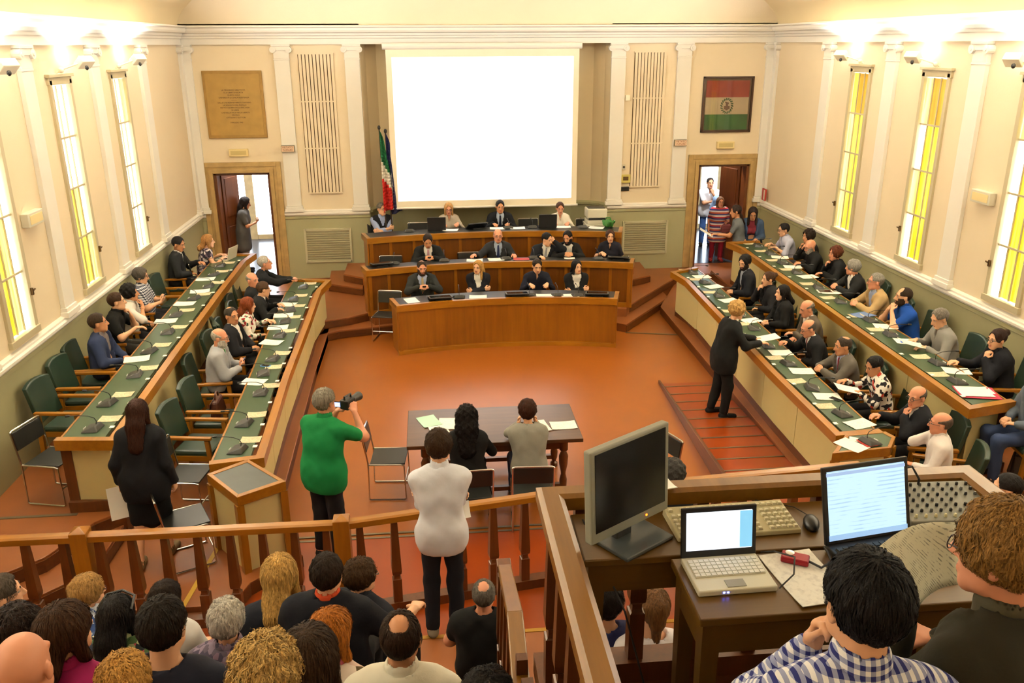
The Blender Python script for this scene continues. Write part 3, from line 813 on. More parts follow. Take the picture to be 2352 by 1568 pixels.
balustrade('brown wooden balustrade with tapered balusters in front of the public seats', [(-W, -10.98), (-4.31, -11.0), (-2.11, -11.03), (-.32, -10.72), (2.9, -10.45)], 0, 1.0, [(-4.31, -11.0), (-2.11, -11.03)], .265, bal_me)

# ------------------------------------------------------------------ public tribune (hidden below the audience)
b = MB()
for (y0, y1, z, x1) in ((-13.0, -11.75, .30, 3.4), (-13.85, -13.0, .92, -1.55), (-14.6, -13.85, 1.30, -1.5), (-15.3, -14.6, 1.66, -1.3), (YR, -15.3, 2.10, -1.2)):
    b.bb(-W, x1, y0, y1, 0, z)
tribune = struct(b.build('floor_tribune', M_tread, bevel=.006))
b = MB(); b.bb(-1.6, 3.4, -11.79, -11.75, .285, .306); b.build('step_nosing', mat('brass_nosing', (170, 130, 50), .4, .5), tribune)
b = MB(); b.bb(-.85, .95, -17.6, -14.62, 2.23, 2.33); gal = struct(b.build('floor_gallery', M_dwood))
b = MB(); b.bb(-.85, 3.4, -14.3, -13.25, .0, .85); b.build('lower_tier', M_tread, tribune)
for (y, z, x0, x1, lb) in ((-13.62, .92, -4.2, -1.5, 'front'), (-14.3, 1.30, -3.4, -1.55, 'second'), (-15.05, 1.66, -3.2, -1.4, 'third'), (-15.75, 2.10, -3.0, -1.5, 'last')):
    t = thing('wooden_bench', 'brown wooden public bench under the %s row of the audience' % lb, 'bench', ((x0 + x1) / 2, y, z))
    b = MB(); b.bb(x0, x1, y - .2, y + .2, z + .40, z + .44); b.build('seat', M_dwood, t, wc=True)
    for x in (x0 + .1, (x0 + x1) / 2, x1 - .1):
        b = MB(); b.bb(x - .03, x + .03, y - .18, y + .18, z, z + .40); b.build('leg', M_dwood, t, wc=True)

# ------------------------------------------------------------------ press gallery in the right foreground
M_gw = wood_mat('gallery_rail_wood', (104, 66, 8), (138, 92, 16), .35, 'Y', 5, .3)
gbal = baluster_mesh(.80, M_dwood, .8)
GZ, GT = 2.33, 3.25
t = balustrade('wooden railing around the press gallery with the computers', [(-.81, -17.2), (-.81, -14.67), (.93, -14.67), (.93, -17.2)], GZ, GT, [], .24, gbal, 'gallery_railing', .10, M_gw)
# sloping stair handrail left of the gallery
t = thing('stair_railing', 'sloping wooden stair handrail left of the press gallery', 'railing', (-.95, -13.2, .3))
def Pt(x, y, z): return Vector((x, y, z))
sr = [Pt(-.86, -13.10, 1.86), Pt(-.90, -14.15, 2.30), Pt(-.93, -14.75, 2.33), Pt(-.93, -15.9, 2.95)]
for i in range(3):
    a, c = sr[i], sr[i + 1]; u = (c - a).normalized(); sd = Vector((1, 0, 0)); n_ = u.cross(sd).normalized()
    if n_.z < 0: n_ = -n_
    b = MB(); q = [a - sd * .04, a + sd * .04, c + sd * .04, c - sd * .04]
    b.hexa([p - n_ * .055 for p in q], q); b.build('handrail', M_gw, t, wc=True, bevel=.006)
for k in range(9):
    y = -13.2 - k * .28; z = 1.86 + (-13.1 - y) * .39
    b = MB(); b.lathe([(r * 1.2, zz * .9) for r, zz in BAL], 4, (-.885 - k * .006, y, z - .80), sq=True); b.build('baluster', M_dwood, t, wc=True)
b = MB(); b.box((-.86, -13.06, 1.3), (.09, .09, 1.1)); b.build('newel_post', M_dwood, t, wc=True, bevel=.005)

M_tbl = wood_mat('gallery_table_wood', (78, 52, 6), (104, 72, 12), .4, 'X', 5, .2)
M_tblz = wood_mat('gallery_table_leg', (78, 52, 6), (104, 72, 12), .4, 'Z', 5, .2)
def gtable(label, x0, x1, y0, y1, z):
    t = thing('wooden_desk', label, 'table', ((x0 + x1) / 2, (y0 + y1) / 2, GZ))
    b = MB(); b.bb(x0, x1, y0, y1, z - .03, z); b.build('table_top', M_tbl, t, wc=True, bevel=.005)
    b = MB(); b.bb(x0 + .03, x1 - .03, y0 + .02, y0 + .04, z - .15, z - .03); b.bb(x0 + .03, x1 - .03, y1 - .04, y1 - .02, z - .15, z - .03)
    b.bb(x0 + .02, x0 + .04, y0 + .03, y1 - .03, z - .15, z - .03); b.bb(x1 - .04, x1 - .02, y0 + .03, y1 - .03, z - .15, z - .03); b.build('apron', M_tbl, t, wc=True)
    for x in (x0 + .05, x1 - .05):
        for y in (y0 + .05, y1 - .05):
            b = MB(); b.lathe([(.028, 0), (.045, z - GZ - .03)], 4, (x, y, GZ), sq=True); b.build('leg', M_tblz, t, wc=True)
gtable('brown wooden desk against the gallery railing, carrying monitor and keyboard', -.74, .86, -15.06, -14.74, 3.18)
gtable('smaller brown wooden desk in front, carrying the white netbook', -.43, .80, -15.42, -15.075, 3.178)

# ------------------------------------------------------------------ implicit-surface modelling of people
F32 = np.float32
def smin(a, b, k):
    h = np.clip(.5 + .5 * (b - a) / k, 0, 1)
    return b * (1 - h) + a * h - k * h * (1 - h)
def V3(*a): return np.array(a if len(a) > 1 else a[0], dtype=F32)
def unit(v):
    v = np.asarray(v, dtype=F32); return v / max(1e-9, float(np.sqrt((v * v).sum())))
def d_caps(P, a, b, ra, rb, n=None, k=1.0):
    pa = P - a; ba = b - a
    h = np.clip((pa @ ba) / max(float(ba @ ba), 1e-9), 0, 1)
    q = pa - h[:, None] * ba
    if n is not None:
        q = q + ((k - 1) * (q @ n))[:, None] * n
    return np.sqrt((q * q).sum(1)) - (ra + (rb - ra) * h)
def d_ell(P, c, M, r):
    q = (P - c) @ M.T
    k0 = np.sqrt(((q / r) ** 2).sum(1)); k1 = np.sqrt(((q / (r * r)) ** 2).sum(1))
    return k0 * (k0 - 1) / np.maximum(k1, 1e-6)
def uni(P, prims, k):
    d = None
    for p in prims:
        e = d_caps(P, *p[1:]) if p[0] == 'c' else d_ell(P, *p[1:])
        d = e if d is None else smin(d, e, k)
    return d
def bounds(prims, pad):
    lo = np.full(3, 1e9); hi = -lo
    for p in prims:
        if p[0] == 'c':
            r = max(p[3], p[4])
            for q in (p[1], p[2]): lo = np.minimum(lo, q - r); hi = np.maximum(hi, q + r)
        else:
            r = float(max(p[3])); lo = np.minimum(lo, p[1] - r); hi = np.maximum(hi, p[1] + r)
    return lo - pad, hi + pad
EDG = [(0, 1), (2, 3), (4, 5), (6, 7), (0, 2), (1, 3), (4, 6), (5, 7), (0, 4), (1, 5), (2, 6), (3, 7)]
OFFS = np.array([(i, j, k) for i in (0, 1) for j in (0, 1) for k in (0, 1)])   # corner q = i*4+j*2+k
def mesh_sdf(fn, lo, hi, h):
    B = 4
    nb = np.maximum(1, np.ceil((hi - lo) / (h * B)).astype(int) + 1)
    n = nb * B
    g = [lo[a] + h * B * (np.arange(nb[a]) + .5) - .5 * h for a in range(3)]
    C = np.stack(np.meshgrid(*g, indexing='ij'), -1).reshape(-1, 3).astype(F32)
    dc = fn(C).reshape(nb)
    act = np.abs(dc) < (.87 * B * h * 1.9 + .012)
    D = np.repeat(np.repeat(np.repeat(dc, B, 0), B, 1), B, 2).astype(F32)
    m = np.repeat(np.repeat(np.repeat(act, B, 0), B, 1), B, 2)
    ids = np.argwhere(m)
    if len(ids) == 0: return None
    D[m] = fn((ids * h + lo).astype(F32))
    S = D < 0
    s = S[:-1, :-1, :-1].astype(np.int8)
    cnt = sum(S[o[0]:n[0] - 1 + o[0], o[1]:n[1] - 1 + o[1], o[2]:n[2] - 1 + o[2]].astype(np.int8) for o in OFFS)
    ac = (cnt > 0) & (cnt < 8)
    cid = np.argwhere(ac)
    if len(cid) == 0: return None
    idx = np.full(ac.shape, -1, np.int32); idx[ac] = np.arange(len(cid))
    vals = np.stack([D[cid[:, 0] + o[0], cid[:, 1] + o[1], cid[:, 2] + o[2]] for o in OFFS], 1)
    pos = np.zeros((len(cid), 3), F32); w = np.zeros(len(cid), F32)
    for a, b in EDG:
        va, vb = vals[:, a], vals[:, b]; mk = (va < 0) != (vb < 0)
        t = np.where(mk, va / np.where(mk, va - vb, 1), 0)
        pos += np.where(mk[:, None], OFFS[a] + t[:, None] * (OFFS[b] - OFFS[a]), 0); w += mk
    verts = lo + (cid + pos / w[:, None]) * h
    faces = []
    for ax in range(3):
        u, v = [(1, 2), (2, 0), (0, 1)][ax]
        sl0 = [slice(None)] * 3; sl1 = [slice(None)] * 3; sl0[ax] = slice(0, -1); sl1[ax] = slice(1, None)
        a = S[tuple(sl0)]; b = S[tuple(sl1)]
        e = np.argwhere(a != b)
        e = e[(e[:, u] > 0) & (e[:, v] > 0) & (e[:, u] < n[u] - 1) & (e[:, v] < n[v] - 1)]
        if len(e) == 0: continue
        fl = a[tuple(e.T)]
        q = []
        for du, dv in ((-1, -1), (0, -1), (0, 0), (-1, 0)):
            c = e.copy(); c[:, u] += du; c[:, v] += dv; q.append(idx[tuple(c.T)])
        q = np.stack(q, 1); q[~fl] = q[~fl][:, ::-1]
        faces.append(q)
    F = np.concatenate(faces); F = F[(F >= 0).all(1)]
    return verts.astype(F32), F
def np_mesh(name, parts, mats, smooth=True):
    """parts: [(verts, faces, material index per face or int)]"""
    vs = []; fs = []; mi = []; o = 0
    for v, f, m in parts:
        vs.append(v); fs.append(f + o); o += len(v)
        mi.append(np.full(len(f), m, np.int32) if np.isscalar(m) else m)
    V = np.concatenate(vs); F = np.concatenate(fs); MI = np.concatenate(mi)
    me = bpy.data.meshes.new(name)
    me.from_pydata(V, [], F)
    for m in mats: me.materials.append(m)
    me.polygons.foreach_set('material_index', MI)
    if smooth: me.polygons.foreach_set('use_smooth', np.ones(len(F), bool))
    return me
def child(name, parts, mats, parent):
    parts = [p for p in parts if p is not None and p[0] is not None]
    if not parts: return None
    o = bpy.data.objects.new(name, np_mesh(name, parts, mats)); COL.objects.link(o); o.parent = parent
    return o
def sphere_part(c, r, n=8, m=6, mi=0, M=None):
    b = MB(); b.sphere((0, 0, 0), r, n, m)
    V = np.array(b.v, F32)
    if M is not None: V = V @ M
    F = np.array([f if len(f) == 4 else (f[0], f[1], f[2], f[2]) for f in b.f])
    return V + c, F, mi

# ------------------------------------------------------------------ people materials
M_skin = [mat('skin_fair', (222, 170, 134), .5, vary=(14, .06)), mat('skin_tan', (196, 138, 98), .5, vary=(14, .06)), mat('skin_rosy', (214, 148, 116), .5, vary=(14, .06))]
M_lip = mat('lips', (176, 96, 84), .45); M_eye = mat('eye_white', (186, 176, 166), .25); M_iris = mat('iris_dark', (38, 26, 20), .2)
def hair_mat(col):
    nm = 'hair_%d_%d_%d' % col
    if nm in MATS: return MATS[nm]
    m, nt, b = nodes_of(nm)
    tc = nt.nodes.new('ShaderNodeTexCoord'); mp = nt.nodes.new('ShaderNodeMapping'); mp.inputs['Scale'].default_value = (70, 70, 9)
    nz = nt.nodes.new('ShaderNodeTexNoise'); nz.inputs['Scale'].default_value = 1.6; nz.inputs['Detail'].default_value = 5; nz.inputs['Distortion'].default_value = .8
    rp = nt.nodes.new('ShaderNodeValToRGB'); rp.color_ramp.elements[0].position = .3; rp.color_ramp.elements[1].position = .72
    c = lin(col)
    rp.color_ramp.elements[0].color = (*[v * .45 for v in c], 1); rp.color_ramp.elements[1].color = (*[min(1, v * 1.35) for v in c], 1)
    bp = nt.nodes.new('ShaderNodeBump'); bp.inputs['Strength'].default_value = .6; bp.inputs['Distance'].default_value = .01
    nt.links.new(tc.outputs['Object'], mp.inputs['Vector']); nt.links.new(mp.outputs['Vector'], nz.inputs['Vector'])
    nt.links.new(nz.outputs['Fac'], rp.inputs['Fac']); nt.links.new(rp.outputs['Color'], b.inputs['Base Color'])
    nt.links.new(nz.outputs['Fac'], bp.inputs['Height']); nt.links.new(bp.outputs['Normal'], b.inputs['Normal'])
    b.inputs['Roughness'].default_value = .6; b.inputs['Specular IOR Level'].default_value = .18
    return m
def cloth_mat(col, rough=.85):
    if max(col) < 72: col = tuple(int(v * .68) for v in col)
    return mat('cloth_%d_%d_%d' % tuple(col), col, rough, spec=.25, bump=(60, .06), vary=(9, .08))
def ramp_mat(name, build):
    if name in MATS: return MATS[name]
    m, nt, b = nodes_of(name); b.inputs['Roughness'].default_value = .85; b.inputs['Specular IOR Level'].default_value = .2
    tc = nt.nodes.new('ShaderNodeTexCoord'); nt.links.new(build(nt, tc.outputs['Object']), b.inputs['Base Color']); return m
def check_mat(name, c1, c2, c3, f=16.0):
    """woven check: bands along two diagonal-free directions"""
    def bd(nt, vec):
        def band(axis):
            w = nt.nodes.new('ShaderNodeTexWave'); w.bands_direction = axis; w.inputs['Scale'].default_value = f; w.inputs['Distortion'].default_value = .4; w.inputs['Detail'].default_value = 0
            nt.links.new(vec, w.inputs['Vector'])
            g = nt.nodes.new('ShaderNodeMath'); g.operation = 'GREATER_THAN'; g.inputs[1].default_value = .5; nt.links.new(w.outputs['Fac'], g.inputs[0]); return g.outputs[0]
        a, z = band('X'), band('Z')
        ad = nt.nodes.new('ShaderNodeMath'); ad.operation = 'ADD'; nt.links.new(a, ad.inputs[0]); nt.links.new(z, ad.inputs[1])
        hf = nt.nodes.new('ShaderNodeMath'); hf.operation = 'MULTIPLY'; hf.inputs[1].default_value = .5; nt.links.new(ad.outputs[0], hf.inputs[0])
        rp = nt.nodes.new('ShaderNodeValToRGB'); rp.color_ramp.interpolation = 'CONSTANT'
        e = rp.color_ramp.elements; e[0].position = 0; e[0].color = (*lin(c1), 1); e[1].position = .3; e[1].color = (*lin(c2), 1); q = e.new(.8); q.color = (*lin(c3), 1)
        nt.links.new(hf.outputs[0], rp.inputs['Fac']); return rp.outputs['Color']
    return ramp_mat(name, bd)
def floral_mat(name, cols, f=22.0):
    def bd(nt, vec):
        v = nt.nodes.new('ShaderNodeTexVoronoi'); v.inputs['Scale'].default_value = f; nt.links.new(vec, v.inputs['Vector'])
        sp = nt.nodes.new('ShaderNodeSeparateColor'); nt.links.new(v.outputs['Color'], sp.inputs['Color'])
        rp = nt.nodes.new('ShaderNodeValToRGB'); rp.color_ramp.interpolation = 'CONSTANT'; e = rp.color_ramp.elements
        e[0].position = 0; e[0].color = (*lin(cols[0]), 1); e[1].position = 1 / len(cols); e[1].color = (*lin(cols[1]), 1)
        for i, c in enumerate(cols[2:]): q = e.new((i + 2) / len(cols)); q.color = (*lin(c), 1)
        nt.links.new(sp.outputs[0], rp.inputs['Fac']); return rp.outputs['Color']
    return ramp_mat(name, bd)
def stripe_mat(name, cols, f=6.0):
    def bd(nt, vec):
        sp = nt.nodes.new('ShaderNodeSeparateXYZ'); nt.links.new(vec, sp.inputs[0])
        mu = nt.nodes.new('ShaderNodeMath'); mu.operation = 'MULTIPLY'; mu.inputs[1].default_value = f; nt.links.new(sp.outputs['Z'], mu.inputs[0])
        fr = nt.nodes.new('ShaderNodeMath'); fr.operation = 'FRACT'; nt.links.new(mu.outputs[0], fr.inputs[0])
        rp = nt.nodes.new('ShaderNodeValToRGB'); rp.color_ramp.interpolation = 'CONSTANT'; e = rp.color_ramp.elements
        e[0].color = (*lin(cols[0]), 1); e[1].position = 1 / len(cols); e[1].color = (*lin(cols[1]), 1)
        for i, c in enumerate(cols[2:]): q = e.new((i + 2) / len(cols)); q.color = (*lin(c), 1)
        nt.links.new(fr.outputs[0], rp.inputs['Fac']); return rp.outputs['Color']
    return ramp_mat(name, bd)
def cm(c):
    return c if not isinstance(c, tuple) else cloth_mat(c)

# ------------------------------------------------------------------ person
def rotm(yaw_, pit, rol):
    """rows = right, forward, up of a head turned by yaw (to its right), pitched down, rolled; radians, in body frame"""
    f = V3(math.sin(yaw_) * math.cos(pit), math.cos(yaw_) * math.cos(pit), -math.sin(pit))
    r = V3(math.cos(yaw_), -math.sin(yaw_), 0); u = np.cross(r, f)
    r2 = r * math.cos(rol) - u * math.sin(rol); u2 = u * math.cos(rol) + r * math.sin(rol)
    return np.stack([r2, f, u2]).astype(F32)
def ik(S, T, l1, l2, pole):
    d = T - S; L = float(np.linalg.norm(d)); mx = (l1 + l2) * .995
    if L > mx: T = S + d * (mx / L); d = T - S; L = mx
    if L < abs(l1 - l2) + .03: L = abs(l1 - l2) + .03
    a = (l1 * l1 - l2 * l2 + L * L) / (2 * L); hgt = math.sqrt(max(0, l1 * l1 - a * a))
    dn_ = unit(d); p = np.asarray(pole, F32); p = p - dn_ * float(p @ dn_); p = unit(p)
    return S + dn_ * a + p * hgt, T
def hand_prims(w, d, n, s, curl, k=1.0):
    d = unit(d); n = np.asarray(n, F32); n = unit(n - d * float(n @ d)); t = -s * np.cross(n, d)
    P = []
    for o in (-.019, .0, .019):
        P.append(('c', w + d * .015 * k + t * o * .75, w + d * .078 * k + t * o, .021 * k, .019 * k, n, 1.5))
    for j, L in enumerate((.070, .079, .073, .057)):
        b = w + (d * (.088 - .006 * abs(j - 1.3)) + t * (.031 - .0205 * j)) * k
        a0 = .12 + curl * .9; dirs = []
        ang = a0
        for q, fr in enumerate((.45, .30, .25)):
            v = d * math.cos(ang) + n * math.sin(ang) + t * (.10 - .07 * j) * (1 - curl)
            e = b + unit(v) * L * fr * k
            P.append(('c', b, e, (.0090 - .0008 * q) * k, (.0086 - .0010 * q) * k)); b = e; ang += curl * 1.15
    b = w + (d * .028 + t * .028) * k
    e = b + unit(d * .62 + t * .62 + n * (.25 + .3 * curl)) * .045 * k
    P.append(('c', b, e, .0135 * k, .0105 * k)); g = e + unit(d * .9 + t * (.2 - .5 * curl) + n * .35 * curl) * .034 * k
    P.append(('c', e, g, .0102 * k, .0085 * k))
    return P
def wob(P, f, a, ph=0.0):
    return a * np.sin(P[:, 0] * f + ph) * np.sin(P[:, 1] * f * 1.13 + 1.7 * ph) * np.sin(P[:, 2] * f * .91 + .6 * ph)

def grow(fn, msh, crown, N, curly, long_):
    """locks of hair: thin ribbons combed over the hair surface away from the crown"""
    v, f = msh
    a, b_, c = v[f[:, 0]], v[f[:, 1]], v[f[:, 2]]
    pick = rng.integers(0, len(f), N)
    p = (v[f[pick]] * rng.dirichlet(np.ones(4), N)[:, :, None]).sum(1).astype(F32)
    def grad(P):
        e = .004; g = np.stack([fn(P + V3(e, 0, 0)) - fn(P - V3(e, 0, 0)), fn(P + V3(0, e, 0)) - fn(P - V3(0, e, 0)), fn(P + V3(0, 0, e)) - fn(P - V3(0, 0, e))], 1)
        return g / np.maximum(np.sqrt((g * g).sum(1)), 1e-9)[:, None]
    off = (.0015 + .006 * rng.random(N) ** 2 + (.005 if curly else 0) * rng.random(N)).astype(F32)
    st = ((.016 if long_ else .011) * (.6 + .8 * rng.random(N))).astype(F32)
    jit = rng.normal(0, .5 if curly else .16, (N, 3)).astype(F32)
    rows = []; SEG = 5
    wdt = (.0016 + .0012 * rng.random(N)).astype(F32)
    for i in range(SEG + 1):
        n = grad(p); d = fn(p); p = p - n * (d - off)[:, None] * .9
        fl = p - crown; fl = fl / np.maximum(np.sqrt((fl * fl).sum(1)), .02)[:, None] + V3(0, 0, -.55)
        if curly: jit = jit + rng.normal(0, .35, (N, 3)).astype(F32)
        t = fl + jit; t = t - n * (t * n).sum(1)[:, None]; t = t / np.maximum(np.sqrt((t * t).sum(1)), 1e-6)[:, None]
        sd = np.cross(n, t) * (wdt * (1 - .75 * i / SEG))[:, None]
        rows.append((p - sd, p + sd)); p = p + t * st[:, None]
    V = np.stack([q for r in rows for q in r], 1).reshape(-1, 3)
    base = np.arange(N)[:, None] * (2 * (SEG + 1)); F = np.concatenate([base + np.array([[2 * i, 2 * i + 1, 2 * i + 3, 2 * i + 2]]) for i in range(SEG)])
    return V.astype(F32), F, 0

def person(label, head, floor, face, sit=True, seat=.46, lean=6, hunch=8, side=0, hy=0, hp=8, hr=0, sex='m', g=1.0,
           R='desk', L='desk', top=('jacket', (40, 40, 46)), shirt=(235, 232, 226), tie=None, legs=(40, 40, 46), hair=('short', (40, 30, 24)),
           skin=0, glasses=None, beard=None, zd=.80, q=1.0, faces=True, group='people seated at the council desks', legk='trousers', knee=0.0, strands=0, hsz=1.0, sleeve=None, shoes=(36, 30, 28), stride=0.0, openj=False, cat='person', extra=None):
    rad = math.radians
    fem = sex == 'f'
    tot = head[2] - floor
    def up(a, sd=0): return unit(V3(math.tan(rad(sd)), math.sin(rad(a)), math.cos(rad(a))))
    u0 = up(lean * .75, side); u1 = up(lean + hunch, side); hp = hp - 5; uh = up((lean + hunch) * .6 + hp * .45, side)
    hl = .30 * u0[2] + .22 * u1[2] + .165 * uh[2] + .125
    if sit:
        zp = seat + .085; s = (tot - zp) / hl
    else:
        s = tot / (.93 + hl); zp = .93 * s
    s = min(1.17, max(.80, s)); k = s ** .45; gk = k * g
    Pv = V3(0, 0, zp); fwd = V3(0, 1, 0)
    chest = Pv + u0 * .30 * s; nb = chest + u1 * .22 * s; hc = nb + uh * .165 * s
    fx1 = unit(fwd - u1 * float(fwd @ u1)); rr = np.cross(fx1, u1)
    HM = rotm(rad(hy), rad(hp), rad(hr))
    sw = (.156 if fem else .184) * k
    sh = {1: nb - u1 * .078 * s + rr * sw, -1: nb - u1 * .078 * s - rr * sw}
    # ---- prims
    T = [('c', Pv - V3(.075, 0, 0) * gk, Pv + V3(.075, 0, 0) * gk, .122 * gk, .122 * gk, fwd, 1.12),
         ('c', Pv + u0 * .13 * s - rr * .05 * gk, Pv + u0 * .13 * s + rr * .05 * gk, (.112 if fem else .122) * gk, (.112 if fem else .122) * gk, fwd, 1.1),
         ('c', chest - rr * .07 * k, chest + rr * .07 * k, (.108 if fem else .120) * gk, (.108 if fem else .120) * gk, fx1, 1.14),
         ('c', nb - u1 * .10 * s - rr * .085 * k, nb - u1 * .10 * s + rr * .085 * k, .082 * k, .082 * k, fx1, 1.05)]
    if fem:
        for q_ in (-1, 1): T.append(('c', chest + rr * .07 * q_ * k + fx1 * .085 * k - u1 * .0, chest + rr * .068 * q_ * k + fx1 * .088 * k, .058 * k, .058 * k))
    for q_ in (1, -1): T.append(('c', nb - u1 * .035 * s + rr * .03 * q_, sh[q_] + rr * q_ * -.01, .052 * k, .056 * k))
    NK = [('c', nb - u1 * .03 * s, hc + HM.T @ V3(0, -.015, -.055), (.047 if fem else .056) * k, (.046 if fem else .054) * k)]
    lu, lf = .285 * s, .255 * s
    ARM = {}; HAND = {}; WR = {}
    chin = hc + HM.T @ V3(0, .085, -.11) * k
    for sd, spec in ((1, R), (-1, L)):
        S = sh[sd]; pole = V3(sd * .55, -.35, -1); n = V3(0, 0, -1); curl = .25; d = V3(-sd * .3, .95, -.05)
        nm, par = (spec, ()) if isinstance(spec, str) else (spec[0], spec[1:])
        reach = hc[1]
        if nm == 'desk': w = V3(sd * .15, max(.34, float(S[1]) + .22), zd + .045); pole = V3(sd * .55, -.3, -.7); curl = .35
        elif nm == 'clasp': w = V3(sd * .085, max(.36, float(S[1]) + .20), zd + .06); d = V3(-sd * .75, .6, .05); n = V3(-sd * .6, -.5, -.6); curl = .75; pole = V3(sd * .9, -.2, -.6)
        elif nm == 'chin': w = chin + V3(sd * .045, .055, -.115); d = V3(-sd * .2, -.25, 1); n = V3(-sd * .35, -1, -.1); curl = .8; pole = V3(sd * .5, .35, -1)
        elif nm == 'mouth': w = chin + V3(sd * .05, .07, -.085); d = V3(-sd * .45, -.3, .9); n = V3(-sd * .2, -1, -.2); curl = .7; pole = V3(sd * .6, .3, -1)
        elif nm == 'cheek': w = hc + HM.T @ V3(sd * .10, .055, -.155) * k; d = V3(-sd * .15, -.05, 1); n = V3(-sd * 1, -.4, 0); curl = .55; pole = V3(sd * .6, .3, -1)
        elif nm == 'brow': w = hc + HM.T @ V3(sd * .11, .11, -.03) * k; d = V3(-sd * .6, -.15, .8); n = V3(-sd * .6, -.9, 0); curl = .35; pole = V3(sd * .6, .3, -1)
        elif nm == 'cross': w = V3(-sd * .10, float(chest[1]) + .205 * gk, float(chest[2]) - (.05 if sd > 0 else .09)); d = V3(-sd * 1, -.15, .12); n = V3(0, -1, 0); curl = .4; pole = V3(sd * .9, .1, -1)
        elif nm == 'lap': w = V3(sd * .09, .24, zp + .13); d = V3(-sd * .6, .8, -.1); curl = .45; pole = V3(sd * .9, -.4, -.5)
        elif nm == 'side': w = V3(sd * (.235 * g + .02), .05, zp - .06 * s); d = V3(0, .12, -1); n = V3(-sd, 0, 0); curl = .45; pole = V3(sd * .3, -1, 0)
        elif nm == 'phone': w = V3(sd * .075, float(chest[1]) + .28, float(chest[2]) - .06); d = V3(-sd * .55, .55, .6); n = V3(-sd * .5, -.6, .4); curl = .7; pole = V3(sd * .7, -.2, -1)
        elif nm == 'back': w = V3(-sd * .03, -.20 * g, zp + .08); d = V3(-sd * .8, -.1, -.3); n = V3(0, -1, 0); pole = V3(sd * 1, -.6, 0)
        else:
            w = V3(par[0])
            if len(par) > 1: d = V3(par[1])
            if len(par) > 2: curl = par[2]
            if len(par) > 3: n = V3(par[3])
            if len(par) > 4: pole = V3(par[4])
        E, w = ik(S, w, lu, lf, pole)
        ARM[sd] = (S, E, w); HAND[sd] = hand_prims(w, d, n, sd, curl, .98 * k); WR[sd] = (w, unit(d), unit(n))
    up_r, fo_r = .054 * gk, .042 * gk
    if fem: up_r *= .86; fo_r *= .88
    def armp(sd, f0=0., f1=2., o=0.):
        S, E, w = ARM[sd]; P = []
        a = min(1, f1)
        P.append(('c', S, S + (E - S) * a, up_r * 1.06 + o, up_r * .84 + o))
        if f1 > 1: P.append(('c', E, E + (w - E) * (f1 - 1), fo_r + o, (fo_r + (.027 * k - fo_r) * (f1 - 1)) + o))
        return P
    LEG = {}
    for sd in (1, -1):
        hp_ = Pv + V3(sd * .088 * k, 0, -.03)
        if sit:
            kn = V3(sd * (.12 + knee), .43 * k, seat + .035); an = V3(sd * (.12 + knee * .6), .40 * k + .06 * sd * stride, .09)
            if seat < .2: kn = V3(sd * .2, .36, .45); an = V3(sd * .14, .42, .09)
        else:
            kn = V3(sd * .095, .025 + .12 * sd * stride, zp * .53); an = V3(sd * .10, -.02 + .24 * sd * stride - .05 * abs(stride), .085)
        LEG[sd] = (hp_, kn, an)
    def legp(o=0., f=2.0, wide=1.0):
        P = []
        for sd in (1, -1):
            a, b, c = LEG[sd]
            f1 = min(1, f); P.append(('c', a, a + (b - a) * f1, .082 * gk + o, (.082 + (.056 - .082) * f1) * gk + o))
            if f > 1: P.append(('c', b, b + (c - b) * (f - 1), .054 * gk * wide + o, .04 * k * wide + o))
        return P
    FEET = []
    for sd in (1, -1):
        a = LEG[sd][2]; FEET.append(('c', a + V3(0, -.03, -.05), a + V3(sd * .02, .14, -.055), .036, .032, V3(0, 0, 1), 1.1)); FEET.append(('c', a, a + V3(0, 0, -.04), .04, .04))
    # ---- head
    hk = k * (1.05 if not fem else 1.02) * hsz
    def H(x, y, z): return hc + HM.T @ (V3(x, y, z) * hk)
    HD = [('e', H(0, -.012, .032), HM, V3(.076, .096, .090) * hk), ('e', H(0, .028, -.035), HM, V3(.060, .068, .080) * hk),
          ('c', H(-.02, .066, -.098), H(.02, .066, -.098), .022 * hk, .022 * hk)]
    if not fem: HD.append(('c', H(-.042, .02, -.075), H(.042, .02, -.075), .024 * hk, .024 * hk))
    NOSE = [('c', H(0, .090, .012), H(0, .113, -.030), .010 * hk, .0135 * hk), ('c', H(-.011, .100, -.033), H(.011, .100, -.033), .009 * hk, .009 * hk), ('c', H(-.04, .078, .026), H(.04, .078, .026), .014 * hk, .014 * hk), ('c', H(-.018, .088, -.066), H(.018, .088, -.066), .0085 * hk, .0085 * hk)]
    EARS = [('e', H(sx_ * .079, -.008, -.008), HM, V3(.010, .021, .033) * hk) for sx_ in (-1, 1)]
    def f_head(P):
        d = uni(P, HD, .035 * hk)
        d = smin(d, uni(P, NOSE, .01), .014)
        for sx_ in (-1, 1):
            e = d_caps(P, H(sx_ * .032, .098, .006), H(sx_ * .034, .098, .006), .017 * hk, .017 * hk); d = -smin(-d, e, .012)
        d = smin(d, uni(P, EARS, .01), .008)
        return smin(d, uni(P, NK, .02), .02)
    root = thing('person', label, cat, group=group)
    MS = M_skin[skin]
    ctop = top[1]; kind = top[0]
    bare = kind in ('tshirt', 'polo', 'sleeveless', 'dress', 'vest') or sleeve is not None
    # ---- body: one continuous figure, finer at head and hands
    BODY = T + NK + armp(1) + armp(-1) + legp() + FEET
    hB = (.019 if bare else .028) * q
    b_lo, b_hi = bounds(BODY, .03)
    parts = []
    r_ = mesh_sdf(lambda P: uni(P, BODY, .035), b_lo, b_hi, hB); parts.append((r_[0], r_[1], 0))
    hh = .0085 * q
    lo_, hi_ = bounds(HD + NOSE + EARS, .02); lo_[2] -= .05
    r_ = mesh_sdf(f_head, lo_, hi_, hh)
    ctr = r_[0][r_[1]].mean(1); lc = (ctr - hc) @ HM.T / hk
